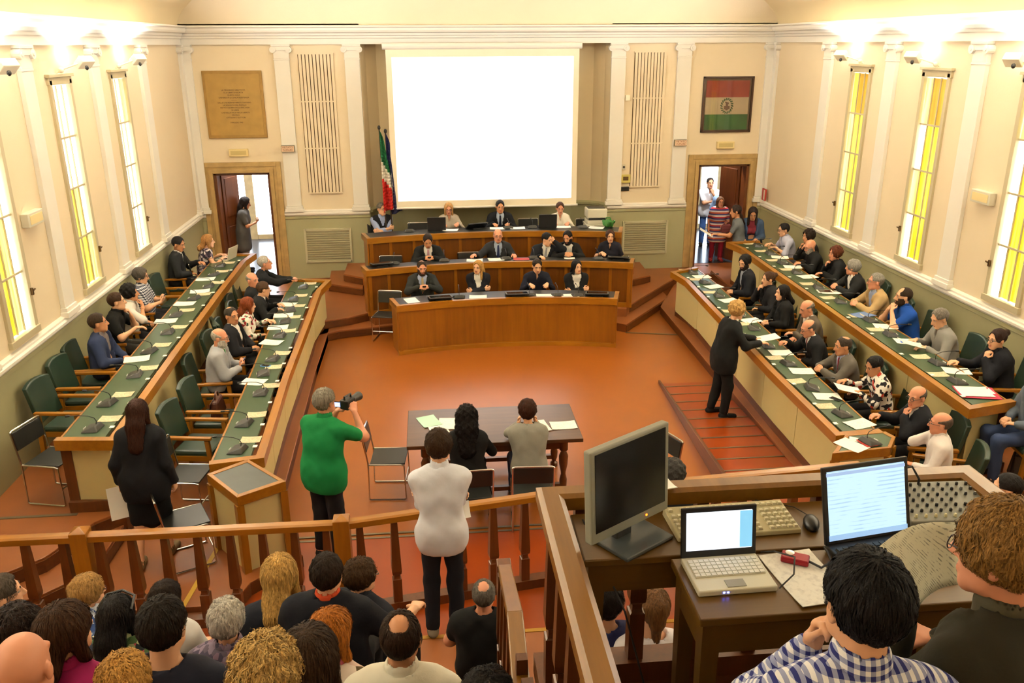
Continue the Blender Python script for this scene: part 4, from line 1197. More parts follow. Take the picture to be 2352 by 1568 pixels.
    mi = np.zeros(len(ctr), np.int32)
    if faces: mi[(np.abs(lc[:, 0]) < .023) & (np.abs(lc[:, 2] + .066) < .0085) & (lc[:, 1] > .08)] = 1
    parts.append((r_[0], r_[1], mi))
    for sd in (1, -1):
        HP = HAND[sd] + [('c', ARM[sd][1] + (ARM[sd][2] - ARM[sd][1]) * .8, ARM[sd][2], .030 * k, .026 * k)]
        lo_, hi_ = bounds(HP, .012)
        r_ = mesh_sdf(lambda P: uni(P, HP, .010), lo_, hi_, .0066 * max(.8, q))
        if r_: parts.append((r_[0], r_[1], 0))
    hcol = hair[1]
    mats = [MS, M_lip, M_eye, M_iris, hair_mat(tuple(int(v * .8) for v in hcol))]
    if faces:
        for sx_ in (-1, 1):
            parts.append(sphere_part(H(sx_ * .033, .076, .006), .0122 * hk, 8, 6, 2)); parts.append(sphere_part(H(sx_ * .033,   .0845, .0045), .0064 * hk, 6, 4, 3))
            BR = [('c', H(sx_ * .016, .094, .026), H(sx_ * .036, .092, .031), .0042, .0046), ('c', H(sx_ * .036, .092, .031), H(sx_ * .052, .078, .025), .0046, .003)]
            lo_, hi_ = bounds(BR, .006); r_ = mesh_sdf(lambda P: uni(P, BR, .006), lo_, hi_, .0042); 
            if r_: parts.append((r_[0], r_[1], 4))
    child('body', parts, mats, root)
    # ---- hair
    hs = hair[0]; HMt = hair_mat(hcol); ph = float(abs(hash(label)) % 97) if False else float(len(label) * 1.37 % 6.2)
    def skull(P, o): return d_ell(P, H(0, -.012, .032), HM, V3(.076 + o, .096 + o, .090 + o) * hk)
    def loc(P): return ((P - hc) @ HM.T) / hk
    def f_hair(P):
        l = loc(P)
        fuzz = wob(P, 95, .004, ph) + wob(P, 210, .0022, ph * 2)
        if hs in ('short', 'receding', 'fringe', 'thin'):
            o = {'short': .012, 'receding': .009, 'fringe': .006, 'thin': .007}[hs]
            d = skull(P, o) + fuzz * (1.0 if hs == 'short' else .5)
            cut = np.maximum(-l[:, 2] - .062 + .35 * np.maximum(l[:, 1], 0), -1)          # nape
            d = np.maximum(d, cut * .9)
            fc = d_ell(P, H(0, .126, -.008), HM, V3(.082, .100, .126) * hk); d = np.maximum(d, -fc)
            d = np.maximum(d, np.where((l[:, 1] > -.034) & (l[:, 2] < .018), .012, -1))
            d = np.maximum(d, -d_ell(P, H(0, .055, -.055), HM, V3(.11, .05, .055) * hk))
            if hs == 'receding': d = np.maximum(d, -d_ell(P, H(0, .075, .105), HM, V3(.062, .075, .06) * hk))
            if hs == 'fringe': d = np.maximum(d, l[:, 2] - .052 + .3 * l[:, 1]); 
            if hs == 'fringe': d = np.maximum(d, l[:, 1] - .035)
            if hs == 'thin': d = np.maximum(d, -d_ell(P, H(0, -.05, .125), HM, V3(.05, .055, .05) * hk))
            return d
        vol = {'long': .016, 'bob': .017, 'bun': .010, 'curly': .027, 'pony': .010, 'longcurly': .030, 'mop': .019, 'updo': .012}[hs]
        am = .012 if 'curl' in hs else (.006 if hs == 'mop' else .003)
        d = skull(P, vol)
        if hs in ('long', 'longcurly', 'bob', 'pony'):
            Lh = {'long': .27, 'longcurly': .30, 'bob': .13, 'pony': .22}[hs]
            wd = {'long': .082, 'longcurly': .115, 'bob': .07, 'pony': .03}[hs]
            dn_ = V3(0, -.12, -1)
            fy_ = unit(HM[1] * V3(1, 1, 0)); ba_ = H(0, -.06, .0) - fy_ * .055 + V3(0, 0, -.10); B_ = [('c', H(0, -.055, .02), ba_, wd * hk, wd * hk, fy_, 1.4), ('c', ba_, nb - fx1 * (.10 + .055 * k) + V3(0, 0, .10 - Lh) * hk + u1 * .0, wd * hk, wd * .8 * hk, fy_, 1.7)]
            if hs != 'pony':
                for sx_ in (-1, 1): B_.append(('c', H(sx_ * .062, -.012, .02), H(sx_ * .074, .012, -.02) + V3(0, 0, -1) * Lh * .72 * hk, .030 * hk, .024 * hk))
            d = smin(d, uni(P, B_, .03), .03)
        if hs == 'bun': d = smin(d, d_caps(P, H(0, -.10, .055), H(0, -.115, .06), .042 * hk, .042 * hk), .012)
        if hs == 'updo':
            d = smin(d, d_caps(P, H(0, -.085, .06), H(0, -.105, -.03), .05 * hk, .038 * hk), .02); d = smin(d, d_caps(P, H(0, -.09, -.03), H(0, -.10, -.15), .034 * hk, .014 * hk), .02)
        if hs == 'curly' or hs == 'mop': d = np.maximum(d, -l[:, 2] - .085 + .45 * np.maximum(l[:, 1], 0))
        if hs in ('bun', 'updo'): d = np.maximum(d, np.where(l[:, 1] > -.03, -l[:, 2] - .04, -1))
        d = d + wob(P, 70 if 'curl' in hs else 60, am, ph) + wob(P, 150, am * .55, ph * 1.6)
        fc = d_ell(P, H(0, .126, -.012), HM, V3(.072, .098, .120) * hk)
        d = np.maximum(d, -fc)
        d = np.maximum(d, -d_ell(P, H(0, .075, -.08), HM, V3(.068, .05, .07) * hk))
        return d
    if hs != 'bald':
        lo_, hi_ = hc - V3(.15, .17, .15), hc + V3(.15, .15, .18)
        if hs in ('long', 'longcurly', 'pony'): lo_ = lo_ - V3(.03, .06, .26)
        if hs in ('bob', 'updo'): lo_ = lo_ - V3(0, .03, .12)
        r_ = mesh_sdf(f_hair, lo_, hi_, .0092 * q)
        if r_:
            hp_parts = [(r_[0], r_[1], 0)]
            if strands: hp_parts.append(grow(f_hair, r_, H(0, -.03, .135), strands, 'curl' in hs or hs == 'mop', hs in ('long', 'longcurly', 'bob', 'updo')))
            child('hair', hp_parts, [HMt], root)
    if beard:
        def f_b(P):
            l = loc(P); d = uni(P, HD, .035 * hk) - .009 + wob(P, 160, .003, ph)
            d = np.maximum(d, l[:, 2] + .048 + np.where(np.abs(l[:, 0]) > .045, -.035, 0)); d = np.maximum(d, -.012 - l[:, 1])
            return np.maximum(d, -d_caps(P, H(-.02, .1, -.066), H(.02, .1, -.066), .011, .011))
        lo_, hi_ = bounds(HD, .02); r_ = mesh_sdf(f_b, lo_, hi_, .0075)
        if r_: child('beard', [(r_[0], r_[1], 0)], [hair_mat(beard)], root)
    if glasses:
        gm = MB()
        for sx_ in (-1, 1):
            pts = [tuple(H(sx_ * .033 + .023 * math.cos(a), .108, .004 + .016 * math.sin(a))) for a in [2 * PI * i / 12 for i in range(13)]]
            gm.tube(pts, .0022, 5, False); gm.tube([tuple(H(sx_ * .056, .106, .008)), tuple(H(sx_ * .080, .02, .008)), tuple(H(sx_ * .082, -.03, -.004))], .0022, 5)
        gm.tube([tuple(H(-.010, .109, .006)), tuple(H(.010, .109, .006))], .0022, 5)
        gm.build('glasses', mat('glasses_%d_%d_%d' % glasses, glasses, .3), root)
    # ---- clothes
    hC = .0185 * q
    def tc_(P):
        v = P - chest; return v @ rr, v @ fx1, v @ u1
    def fold(P): return wob(P, 26, .006, ph) + wob(P, 47, .0035, ph * 2.1)
    TB = T
    longt = kind in ('jacket', 'coat', 'dress', 'tunic')
    slv = {'jacket': 1.93, 'coat': 1.95, 'shirt': 1.9, 'sweater': 1.92, 'tshirt': .62, 'polo': .68, 'vest': 0, 'dress': .22, 'sleeveless': 0, 'tunic': .7, 'rolled': 1.12}[kind]
    if sleeve is not None: slv = sleeve
    o_t = {'jacket': .028, 'coat': .030, 'shirt': .013, 'sweater': .018, 'tshirt': .013, 'polo': .015, 'vest': .018, 'dress': .013, 'sleeveless': .010, 'tunic': .024, 'rolled': .014}[kind]
    SL = []
    if slv > 0:
        for sd in (1, -1): SL += armp(sd, 0, slv, o_t * .72 + (.006 if slv < 1 else 0))
    if kind in ('jacket', 'coat'):
        zl = -.13 if not openj else -.6; tw = .088
        def f_top(P):
            x, y, z = tc_(P)
            w_ = np.clip((z - zl) / (.20 - zl), 0, 1) * tw if not openj else np.clip(.075 + z * .12, .045, .10)
            inV = (np.abs(x) < w_) & (y > .02) & (z > zl)
            lap = (np.abs(x) < w_ + .045) & (~inV) & (y > .02) & (z > zl + .03)
            d = uni(P, TB, .08) - np.where(inV, -.012, np.where(lap, o_t + .007, o_t)) + fold(P)
            if SL: d = smin(d, uni(P, SL, .03) + fold(P) * .8, .022)
            if not sit: pass
            return np.maximum(d, -(d_caps(P, NK[0][1], NK[0][2], .062 * k, .068 * k)))
    elif kind == 'vest':
        def f_top(P):
            x, y, z = tc_(P); inV = (np.abs(x) < np.clip((z - .0) / .2, 0, 1) * .07) & (y > 0)
            return np.maximum(uni(P, TB, .05) - np.where(inV, -.01, o_t) + fold(P) * .5, -(d_caps(P, NK[0][1], NK[0][2], .062 * k, .066 * k)))
    else:
        cut = {'shirt': .064, 'rolled': .064, 'sweater': .066, 'tshirt': .070, 'polo': .064, 'dress': .085, 'sleeveless': .08, 'tunic': .07}[kind]
        def f_top(P):
            d = uni(P, TB, .09) - o_t + fold(P)
            if SL: d = smin(d, uni(P, SL, .03) + fold(P) * .8, .022)
            if kind in ('shirt', 'polo', 'rolled'):
                x, y, z = tc_(P)
                d = np.maximum(d, np.where((np.abs(x) < np.clip((z - .09) * .22, 0, .022)) & (y > .02), .01, -1))
            return np.maximum(d, -(d_caps(P, NK[0][1], NK[0][2], cut * k, cut * 1.06 * k)))
    TT = TB + SL
    extraskirt = []
    if not sit and kind in ('jacket', 'coat', 'tunic', 'dress', 'shirt', 'polo') :
        dl = {'jacket': .13, 'coat': .3, 'tunic': .30, 'dress': .42, 'shirt': .08, 'polo': .10}[kind]
        for q_ in (-.06, .06): extraskirt.append(('c', Pv + V3(q_, 0, 0), Pv + V3(q_ * 1.15, .0, -dl * s), .125 * gk, (.118 + dl * .12) * gk, fwd, 1.1))
        TB = T + extraskirt
    lo_, hi_ = bounds(TB + SL, .05)
    zcut = Pv[2] - ((.06 if sit else {'jacket': .22, 'coat': .42, 'tunic': .42, 'dress': .55, 'shirt': .16, 'polo': .18}.get(kind, .06)) * s)
    fT = f_top
    def f_topc(P): return np.maximum(fT(P), (zcut - P[:, 2]))
    r_ = mesh_sdf(f_topc, lo_, hi_, hC)
    tn = {'jacket': 'jacket', 'coat': 'coat', 'shirt': 'shirt', 'sweater': 'sweater', 'tshirt': 't_shirt', 'polo': 'polo_shirt', 'vest': 'waistcoat', 'dress': 'dress', 'sleeveless': 'sleeveless_top', 'tunic': 'tunic', 'rolled': 'shirt'}[kind]
    if r_: child(tn, [(r_[0], r_[1], 0)], [cm(ctop)], root)
    # collar / shirt below
    COLR = [('c', nb - u1 * .012 * s, nb + unit(uh) * .030 * s, .076 * k, .069 * k)]
    if kind in ('jacket', 'coat', 'vest'):
        SS = []
        if kind == 'vest':
            for sd in (1, -1): SS += armp(sd, 0, 1.55 if sleeve is None else sleeve, .012)
        else:
            for sd in (1, -1):
                S_, E_, w_ = ARM[sd]; SS.append(('c', E_ + (w_ - E_) * .9, E_ + (w_ - E_) * .985, .036 * k, .034 * k))
        def f_sh(P):
            x, y, z = tc_(P)
            d = np.maximum(uni(P, T[2:], .05) - .009, np.maximum(-.02 - y, -.30 - z)) if kind != 'vest' else uni(P, T, .05) - .011 + fold(P) * .5
            c = np.maximum(uni(P, COLR, .01), -(d_caps(P, NK[0][1], NK[0][2], .05 * k, .056 * k))) 
            vv = (np.abs(x) < .016) & (y > 0)
            c = np.where(vv, np.maximum(c, .004), c)
            d = np.minimum(d, c)
            return np.minimum(d, uni(P, SS, .02)) if SS else d
        lo_, hi_ = bounds(T[2:] + COLR + SS + (T[:2] if kind == 'vest' else []), .03)
        r_ = mesh_sdf(f_sh, lo_, hi_, .0155 * q)
        if r_: child('shirt', [(r_[0], r_[1], 0)], [cm(shirt)], root)
        if tie:
            def f_tie(P):
                x, y, z = tc_(P); w_ = np.clip(.017 + (.19 - z) * .062, .014, .042)
                d = uni(P, T[2:], .05) - .0175
                return np.maximum(np.maximum(d, np.abs(x) - w_), np.maximum(.0 - y, np.maximum(z - .205, -.26 - z)))
            lo_, hi_ = chest - V3(.12, .05, .3), chest + V3(.12, .25, .28)
            r_ = mesh_sdf(f_tie, lo_, hi_, .0085)
            if r_: child('tie', [(r_[0], r_[1], 0)], [cm(tie)], root)
    elif kind in ('shirt', 'polo', 'rolled'):
        def f_c(P):
            x, y, z = tc_(P)
            c = np.maximum(uni(P, COLR, .01) - .004, -(d_caps(P, NK[0][1], NK[0][2], .05 * k, .056 * k)))
            return np.where((np.abs(x) < .022) & (y > 0), np.maximum(c, .004), c)
        lo_, hi_ = bounds(COLR, .03); r_ = mesh_sdf(f_c, lo_, hi_, .008)
        if r_: child('collar', [(r_[0], r_[1], 0)], [cm(extra or ctop)], root)
    # trousers / skirt and shoes
    if legk == 'trousers':
        LP = [T[0]] + legp(.014, 1.97, 1.12)
        LPx = [('c', T[0][1], T[0][2], T[0][3] + .012, T[0][4] + .012, T[0][5], T[0][6])] + LP[1:]
        lo_, hi_ = bounds(LPx, .03)
        r_ = mesh_sdf(lambda P: uni(P, LPx, .03) + fold(P), lo_, hi_, (.019 if not sit else .026) * q)
        if r_: child('trousers', [(r_[0], r_[1], 0)], [cm(legs)], root)
    elif legk == 'skirt':
        SK = [('c', T[0][1], T[0][2], T[0][3] + .012, T[0][4] + .012, fwd, 1.1)]
        for sd in (1, -1):
            a, b_, c = LEG[sd]; SK.append(('c', a, a + (b_ - a) * .95, .098 * gk, .088 * gk))
        if not sit: SK.append(('c', Pv, (LEG[1][1] + LEG[-1][1]) / 2, .13 * gk, .12 * gk, fwd, 1.1))
        lo_, hi_ = bounds(SK, .03)
        r_ = mesh_sdf(lambda P: uni(P, SK, .05) + fold(P), lo_, hi_, .019 * q)
        if r_: child('skirt', [(r_[0], r_[1], 0)], [cm(legs)], root)
    for i in (0, 2):
        FP = [(p[0], p[1], p[2], p[3] + .008, p[4] + .008) + tuple(p[5:]) for p in FEET[i:i + 2]]
        zf = float(min(p[1][2] for p in FP)) 
        lo_, hi_ = bounds(FP, .02)
        r_ = mesh_sdf(lambda P: np.maximum(uni(P, FP, .02), .004 - P[:, 2]), lo_, hi_, (.013 if not sit else .018))
        if r_: child('shoe', [(r_[0], r_[1], 0)], [cm(shoes)], root)
    # ---- place
    a = math.radians(face)                      # 0 faces +Y, 90 faces +X
    M2 = Matrix.Rotation(-a, 4, 'Z')
    ho = M2 @ Vector((float(hc[0]), float(hc[1]), 0))
    root.matrix_basis = Matrix.Translation((head[0] - ho.x, head[1] - ho.y, floor)) @ M2
    info = {'root': root, 'M': root.matrix_basis.copy(), 'wr': {sd: (Vector(map(float, WR[sd][0])), Vector(map(float, WR[sd][1])), Vector(map(float, WR[sd][2]))) for sd in (1, -1)},
            'hc': Vector(map(float, hc)), 'HM': HM, 's': s, 'pel': root.matrix_basis.translation.copy(), 'face': a, 'hk': hk}
    return info

# ------------------------------------------------------------------ the people
NAVY = (26, 30, 48); BLACK = (24, 24, 27); CHAR = (50, 52, 54); GREY = (92, 90, 86); WHITE = (232, 230, 224); DENIM = (52, 66, 100)
DKBR = (38, 26, 20); BRN = (70, 46, 28); BLK = (24, 20, 20); GRH = (138, 134, 126); LGR = (176, 170, 160); BLD = (196, 158, 96); RED = (120, 56, 24); ASH = (150, 116, 74)
CAST = {}
_nseat = [0]
def seated(key, label, head, floor, face, ch=None, **kw):
    kw.setdefault('seat', .48)
    i = person(label, head, floor, face, **kw)
    CAST[key] = i
    if ch:
        o = i['pel']; a = math.radians(face)
        if ch == 'a': chair('a', (o.x - .03 * math.sin(a), o.y - .03 * math.cos(a), floor), -a, 'green armchair under the ' + ' '.join(label.split(',')[0].split()[:11]), G_G)
        else: chair('f', (o.x, o.y, floor), -a, 'black folding chair under the ' + ' '.join(label.split(',')[0].split()[:10]), G_F)
    return i
check_bw = check_mat('check_black_white', (26, 28, 40), (120, 124, 140), (226, 226, 230), 9)
check_bl = check_mat('check_blue_white', (46, 52, 120), (150, 158, 196), (232, 234, 240), 13)
flo_w = floral_mat('floral_white_red', [(236, 230, 218), (236, 230, 218), (150, 40, 44), (236, 230, 218), (60, 80, 60), (226, 214, 200)], 26)
flo_b = floral_mat('floral_black_white_red', [(30, 28, 32), (228, 222, 214), (226, 220, 212), (36, 32, 36), (230, 226, 220), (178, 60, 44)], 24)
flo_d = floral_mat('floral_dark_garden', [(34, 40, 44), (70, 96, 60), (150, 160, 120), (40, 44, 60), (176, 70, 90), (196, 196, 170)], 26)
flo_l = floral_mat('lilac_print', [(92, 84, 100), (130, 116, 136), (70, 64, 84), (120, 100, 120)], 40)
flo_u = floral_mat('blue_white_print', [(60, 84, 140), (196, 204, 220), (90, 110, 160), (170, 180, 200)], 40)
flo_p = floral_mat('pink_olive_print', [(226, 214, 206), (206, 110, 130), (92, 78, 52), (230, 220, 212), (216, 190, 180)], 11)
dress_p = floral_mat('mauve_dress_print', [(60, 52, 66), (206, 196, 196), (120, 104, 120), (40, 36, 44)], 24)
stripes = stripe_mat('striped_knit', [(60, 56, 110), (176, 60, 62), (210, 200, 196), (70, 70, 120), (190, 90, 60), (206, 196, 200)], 5.2)

# left outer row (on the tier, facing the room)
seated('LO1', 'dark-haired man in charcoal suit and dark tie looking down, outer left row', (-5.62, -2.62, 1.78), TIER, 88, 'a', hy=12, hp=22, R='lap', L='desk', top=('jacket', (52, 54, 56)), tie=(30, 34, 46), hair=('short', BLK), lean=2, skin=1)
seated('LO2', 'blonde woman in a mauve patterned sleeveless dress at the far left laptop', (-5.24, -2.12, 1.70), TIER, 70, 'f', sex='f', hy=6, hp=6, R='desk', L='desk', top=('dress', dress_p), hair=('bob', (170, 122, 70)), lean=12)
seated('LO3', 'heavy man in a black and white checked shirt holding up a phone, outer left row', (-5.64, -4.66, 1.74), TIER, 86, 'a', g=1.22, hy=-4, hp=14, R='phone', L='phone', top=('polo', check_bw), hair=('mop', (84, 78, 72)), glasses=(60, 60, 60), lean=-4, legs=(40, 40, 46))
seated('LO4', 'curly dark-haired man in a white shirt with hand at his face, outer left row', (-5.52, -5.55, 1.72), TIER, 84, 'a', hy=-12, hp=4, R='mouth', L='lap', top=('rolled', (222, 218, 212)), hair=('curly', BLK), lean=6, skin=1)
seated('LO5', 'brown-haired man in a black polo shirt resting chin on hand, outer left row', (-5.53, -6.06, 1.75), TIER, 84, 'a', hy=-14, hp=4, R='desk', L='chin', top=('polo', (26, 25, 26)), hair=('short', (58, 38, 24)), lean=8, legs=(70, 64, 58))
seated('LO6', 'man in a blue denim jacket and grey shirt, nearest of the outer left row', (-5.44, -7.02, 1.75), TIER, 86, 'a', hy=-16, hp=2, R='lap', L='lap', top=('jacket', (44, 54, 84)), shirt=(118, 108, 106), openj=True, hair=('short', (52, 38, 26)), lean=-2, skin=1)
# left inner row
seated('LI1', 'grey-haired man in black with clasped hands, far end of the inner left row', (-4.12, -2.95, 1.48), INT, 86, 'a', hy=-4, hp=-4, R=('at', (.02, .60, .90), (-.6, .8, .2), .7), L=('at', (-.02, .60, .90), (.6, .8, .2), .7), top=('jacket', (30, 31, 34)), shirt=(40, 42, 46), hair=('short', LGR), glasses=(110, 110, 110), lean=16, skin=2)
seated('LI2', 'bald man in a dark jacket leaning back, second in the inner left row', (-4.14, -3.99, 1.45), INT, 88, 'a', hy=30, hp=8, R='lap', L='lap', top=('jacket', (34, 35, 38)), shirt=(60, 62, 70), hair=('fringe', GRH), lean=-2, skin=2)
seated('LI3', 'brown-haired man in a dark suit leaning forward, third in the inner left row', (-3.90, -4.40, 1.40), INT, 84, 'a', hy=-20, hp=16, R='desk', L='desk', top=('jacket', (34, 34, 36)), shirt=(226, 224, 220), hair=('short', (74, 52, 34)), lean=14)
seated('LI4', 'red-haired woman in a white flowered blouse, inner left row', (-3.97, -5.27, 1.40), INT, 84, 'a', sex='f', hy=-22, hp=12, R='lap', L='desk', top=('shirt', flo_w), hair=('bob', RED), lean=6)
seated('LI5', 'balding man in a dark suit and open white shirt, inner left row', (-4.07, -5.91, 1.45), INT, 92, 'a', g=1.15, hy=34, hp=8, R='lap', L='lap', top=('jacket', (34, 35, 42)), openj=True, hair=('thin', (60, 54, 48)), lean=-4, skin=1)
seated('LI6', 'old bald man in a light grey jacket with green tie, inner left row', (-4.02, -6.87, 1.45), INT, 86, 'a', g=1.12, hy=2, hp=16, R='phone', L='phone', top=('jacket', (158, 160, 166)), tie=(30, 120, 62), hair=('fringe', LGR), beard=(190, 184, 176), glasses=(130, 120, 110), lean=2, skin=2)
# top podium row
G_P = 'people at the podium'
seated('T1', 'grey-haired man in a dark waistcoat with folded arms, left end of the top podium row', (-2.22, -.27, 1.88), .60, 158, 'f', hy=-20, hp=6, R='cross', L='cross', top=('vest', (34, 36, 46)), shirt=(150, 164, 204), hair=('short', (110, 104, 98)), glasses=(40, 40, 40), group=G_P, zd=.86)
seated('T2', 'blonde woman with glasses in a pale grey top behind the left laptop', (-.86, -.38, 1.87), .60, 176, None, sex='f', hy=4, hp=16, top=('shirt', (176, 166, 152)), hair=('bob', (190, 146, 92)), glasses=(90, 60, 60), group=G_P, zd=.86, skin=2)
seated('T3', 'dark-haired man in a navy suit and tie speaking, centre of the top row', (.18, -.48, 1.92), .60, 180, None, hy=-4, hp=14, top=('jacket', (26, 28, 38)), shirt=(170, 184, 206), tie=(30, 36, 66), hair=('short', BLK), group=G_P, zd=.86, skin=1)
seated('T4', 'short-haired woman in a white blouse behind the right laptop', (1.40, -.56, 1.87), .60, 184, None, sex='f', hy=-6, hp=18, top=('shirt', (226, 218, 204)), hair=('short', (70, 44, 32)), group=G_P, zd=.86, skin=2)
# middle podium row
seated('M1', 'man in a black suit with a pink tie reading his phone, middle podium row', (-1.30, -2.05, 1.60), PLAT, 176, None, hy=0, hp=34, R='clasp', L='clasp', top=('jacket', (30, 32, 32)), tie=(196, 150, 166), hair=('short', DKBR), group=G_P, zd=.84, lean=12, skin=1)
seated('M2', 'bald bespectacled man in a grey suit with blue tie stretching out his arm', (.02, -1.86, 1.62), PLAT, 178, None, hy=0, hp=6, R=('at', (.46, .34, .92), (.6, .8, -.1), .2), L=('at', (-.26, .34, .90), (-.2, .9, -.2), .4), top=('jacket', (58, 60, 62)), shirt=(160, 176, 200), tie=(36, 44, 82), hair=('fringe', GRH), glasses=(50, 44, 40), group=G_P, zd=.84, skin=2)
seated('M3', 'man in a dark suit hiding his face behind a raised hand, middle podium row', (.93, -2.05, 1.56), PLAT, 168, None, hy=-34, hp=16, R='desk', L='brow', top=('jacket', (30, 33, 44)), tie=(150, 150, 156), hair=('short', BLK), group=G_P, zd=.84, lean=12, side=-5)
seated('M4', 'black-bearded man in a black jacket and white shirt, middle podium row', (1.33, -2.02, 1.58), PLAT, 184, None, hy=26, hp=18, hr=8, R='clasp', L='clasp', top=('jacket', (28, 28, 30)), hair=('short', BLK), beard=(26, 22, 22), group=G_P, zd=.84, lean=10, openj=True, skin=1)
seated('M5', 'woman with short brown hair in a navy top, right end of the middle podium row', (2.17, -1.89, 1.55), PLAT, 190, None, sex='f', hy=-6, hp=6, R='desk', L='lap', top=('polo', (30, 30, 48)), hair=('mop', (66, 42, 30)), group=G_P, zd=.84)
# nearest podium row
seated('F1', 'bearded man in a grey suit with beige tie, left in the nearest podium row', (-1.42, -2.96, 1.32), 0, 174, None, hy=-4, hp=16, R='clasp', L='clasp', top=('jacket', (60, 62, 60)), shirt=(166, 178, 210), tie=(196, 178, 140), hair=('thin', (52, 40, 32)), beard=(72, 50, 38), group=G_P, zd=.86, skin=2)
seated('F2', 'woman with long blonde hair and folded arms in a dark jacket, nearest podium row', (-.42, -2.84, 1.26), 0, 182, None, sex='f', hy=26, hp=6, R='cross', L='cross', top=('jacket', (28, 30, 42)), hair=('long', (186, 142, 78)), group=G_P, zd=.86)
seated('F3', 'short-haired person in a navy shirt looking down, nearest podium row', (.63, -2.96, 1.29), 0, 180, None, hy=-4, hp=22, g=.92, top=('shirt', (32, 36, 56)), hair=('short', (46, 38, 32)), group=G_P, zd=.86)
seated('F4', 'dark-haired woman in a black jacket and white collar with folded arms, nearest podium row', (1.33, -3.06, 1.27), 0, 182, None, sex='f', hy=-22, hp=4, R='cross', L='cross', top=('jacket', (26, 26, 28)), hair=('bob', BLK), group=G_P, zd=.86)
# right outer row
seated('RO32', 'man with glasses in a pale blue shirt writing, far end of the outer right row', (5.39, -2.38, 1.70), TIER, -84, 'a', hy=-6, hp=16, top=('rolled', (176, 178, 200)), hair=('short', BLK), glasses=(30, 30, 30), lean=14)
seated('RO33', 'dark-haired woman in black seen behind the bald man, outer right row', (5.58, -3.05, 1.72), TIER, -84, 'a', sex='f', hy=-8, hp=12, R='chin', L='lap', top=('sweater', (34, 32, 34)), hair=('curly', DKBR), lean=8, skin=1)
seated('RO34', 'bald man with glasses in a black jumper holding his forehead, outer right row', (5.36, -3.62, 1.66), TIER, -86, 'a', hy=-10, hp=24, R='brow', L='desk', top=('sweater', (32, 31, 32)), hair=('bald', GRH), beard=(160, 150, 140), glasses=(40, 40, 40), lean=14, skin=2)
seated('RO35', 'woman with short red curls in black with chin on hand, outer right row', (5.48, -4.33, 1.70), TIER, -84, 'a', sex='f', hy=-4, hp=8, R='chin', L='desk', top=('jacket', (30, 30, 32)), shirt=(40, 38, 40), hair=('curly', (92, 46, 26)), lean=10, skin=2)
seated('RO36', 'grey-haired man in a dark jacket and white shirt turned to his neighbour, outer right row', (5.30, -5.31, 1.72), TIER, -84, 'a', hy=40, hp=8, R='clasp', L='clasp', top=('jacket', (40, 40, 42)), openj=True, hair=('mop', GRH), lean=10, skin=2)
seated('RO37', 'grey-haired man in a beige jacket with dark glasses, outer right row', (5.18, -6.24, 1.75), TIER, -84, 'a', hy=8, hp=4, R='clasp', L='clasp', top=('jacket', (176, 148, 104)), shirt=(150, 162, 190), openj=True, hair=('short', GRH), glasses=(30, 26, 26), lean=8, skin=2)
seated('RO38', 'bearded man in a bright blue polo shirt with hands at his mouth, outer right row', (5.17, -7.02, 1.75), TIER, -84, 'a', g=1.1, hy=10, hp=6, R='mouth', L='mouth', top=('polo', (26, 74, 160)), hair=('receding', (50, 36, 26)), beard=(60, 42, 30), lean=10)
seated('RO39', 'grey-haired man in a grey shirt reading a sheet, outer right row', (5.11, -7.99, 1.75), TIER, -82, 'a', g=1.1, hy=-8, hp=28, top=('shirt', (140, 138, 134)), hair=('short', (120, 114, 106)), lean=10)
seated('RO40', 'woman with pinned-up dark hair and black coat resting her chin, outer right row', (5.32, -8.82, 1.75), TIER, -80, 'a', sex='f', hy=-14, hp=12, R=('at', (.10, .46, .86), (-.1, .95, 0), .3), L='chin', top=('coat', (30, 32, 42)), shirt=(40, 42, 52), hair=('bun', (46, 28, 22)), glasses=(30, 30, 30), lean=8)
seated('RO41', 'person in a grey-blue jacket cut off by the right edge, outer right row', (4.98, -10.02, 1.75), TIER, -80, 'a', hy=10, hp=6, R='lap', L='lap', top=('jacket', (98, 108, 122)), legs=DENIM, hair=('short', GRH), lean=2)
# right inner row
seated('RI42', 'young dark-haired bearded man in a navy jacket, far end of the inner right row', (4.12, -3.84, 1.48), INT, -86, 'a', hy=-30, hp=22, R='lap', L='lap', top=('jacket', (34, 36, 46)), shirt=(150, 156, 166), openj=True, hair=('mop', BLK), beard=(40, 30, 26), lean=2)
seated('RI43', 'woman with brown hair tied up in a dark jacket, inner right row', (4.17, -4.79, 1.43), INT, -84, 'a', sex='f', hy=-6, hp=8, R='mouth', L='lap', top=('jacket', (36, 36, 40)), shirt=(50, 50, 56), hair=('bun', (70, 46, 32)), lean=8)
seated('RI44', 'woman with short black hair in black, inner right row', (4.08, -5.58, 1.42), INT, -86, 'a', sex='f', g=1.1, hy=-4, hp=6, R='lap', L='lap', top=('jacket', (28, 28, 30)), shirt=(36, 36, 38), hair=('bob', BLK), lean=4)
seated('RI45', 'bald man in a brown-grey suit looking down, inner right row', (4.10, -6.42, 1.43), INT, -84, 'a', hy=-6, hp=22, R='lap', L='desk', top=('jacket', (88, 78, 66)), shirt=(226, 214, 206), hair=('fringe', (110, 100, 90)), lean=10, skin=2)
seated('RI46', 'bald man in a black suit with dark red tie leaning over papers, inner right row', (3.80, -7.16, 1.38), INT, -84, 'a', hy=-4, hp=24, R=('at', (.10, .42, .90), (-.2, .95, 0), .4), L='lap', top=('jacket', (38, 38, 40)), tie=(110, 40, 44), hair=('fringe', (80, 72, 66)), glasses=(40, 40, 40), lean=16, skin=2)
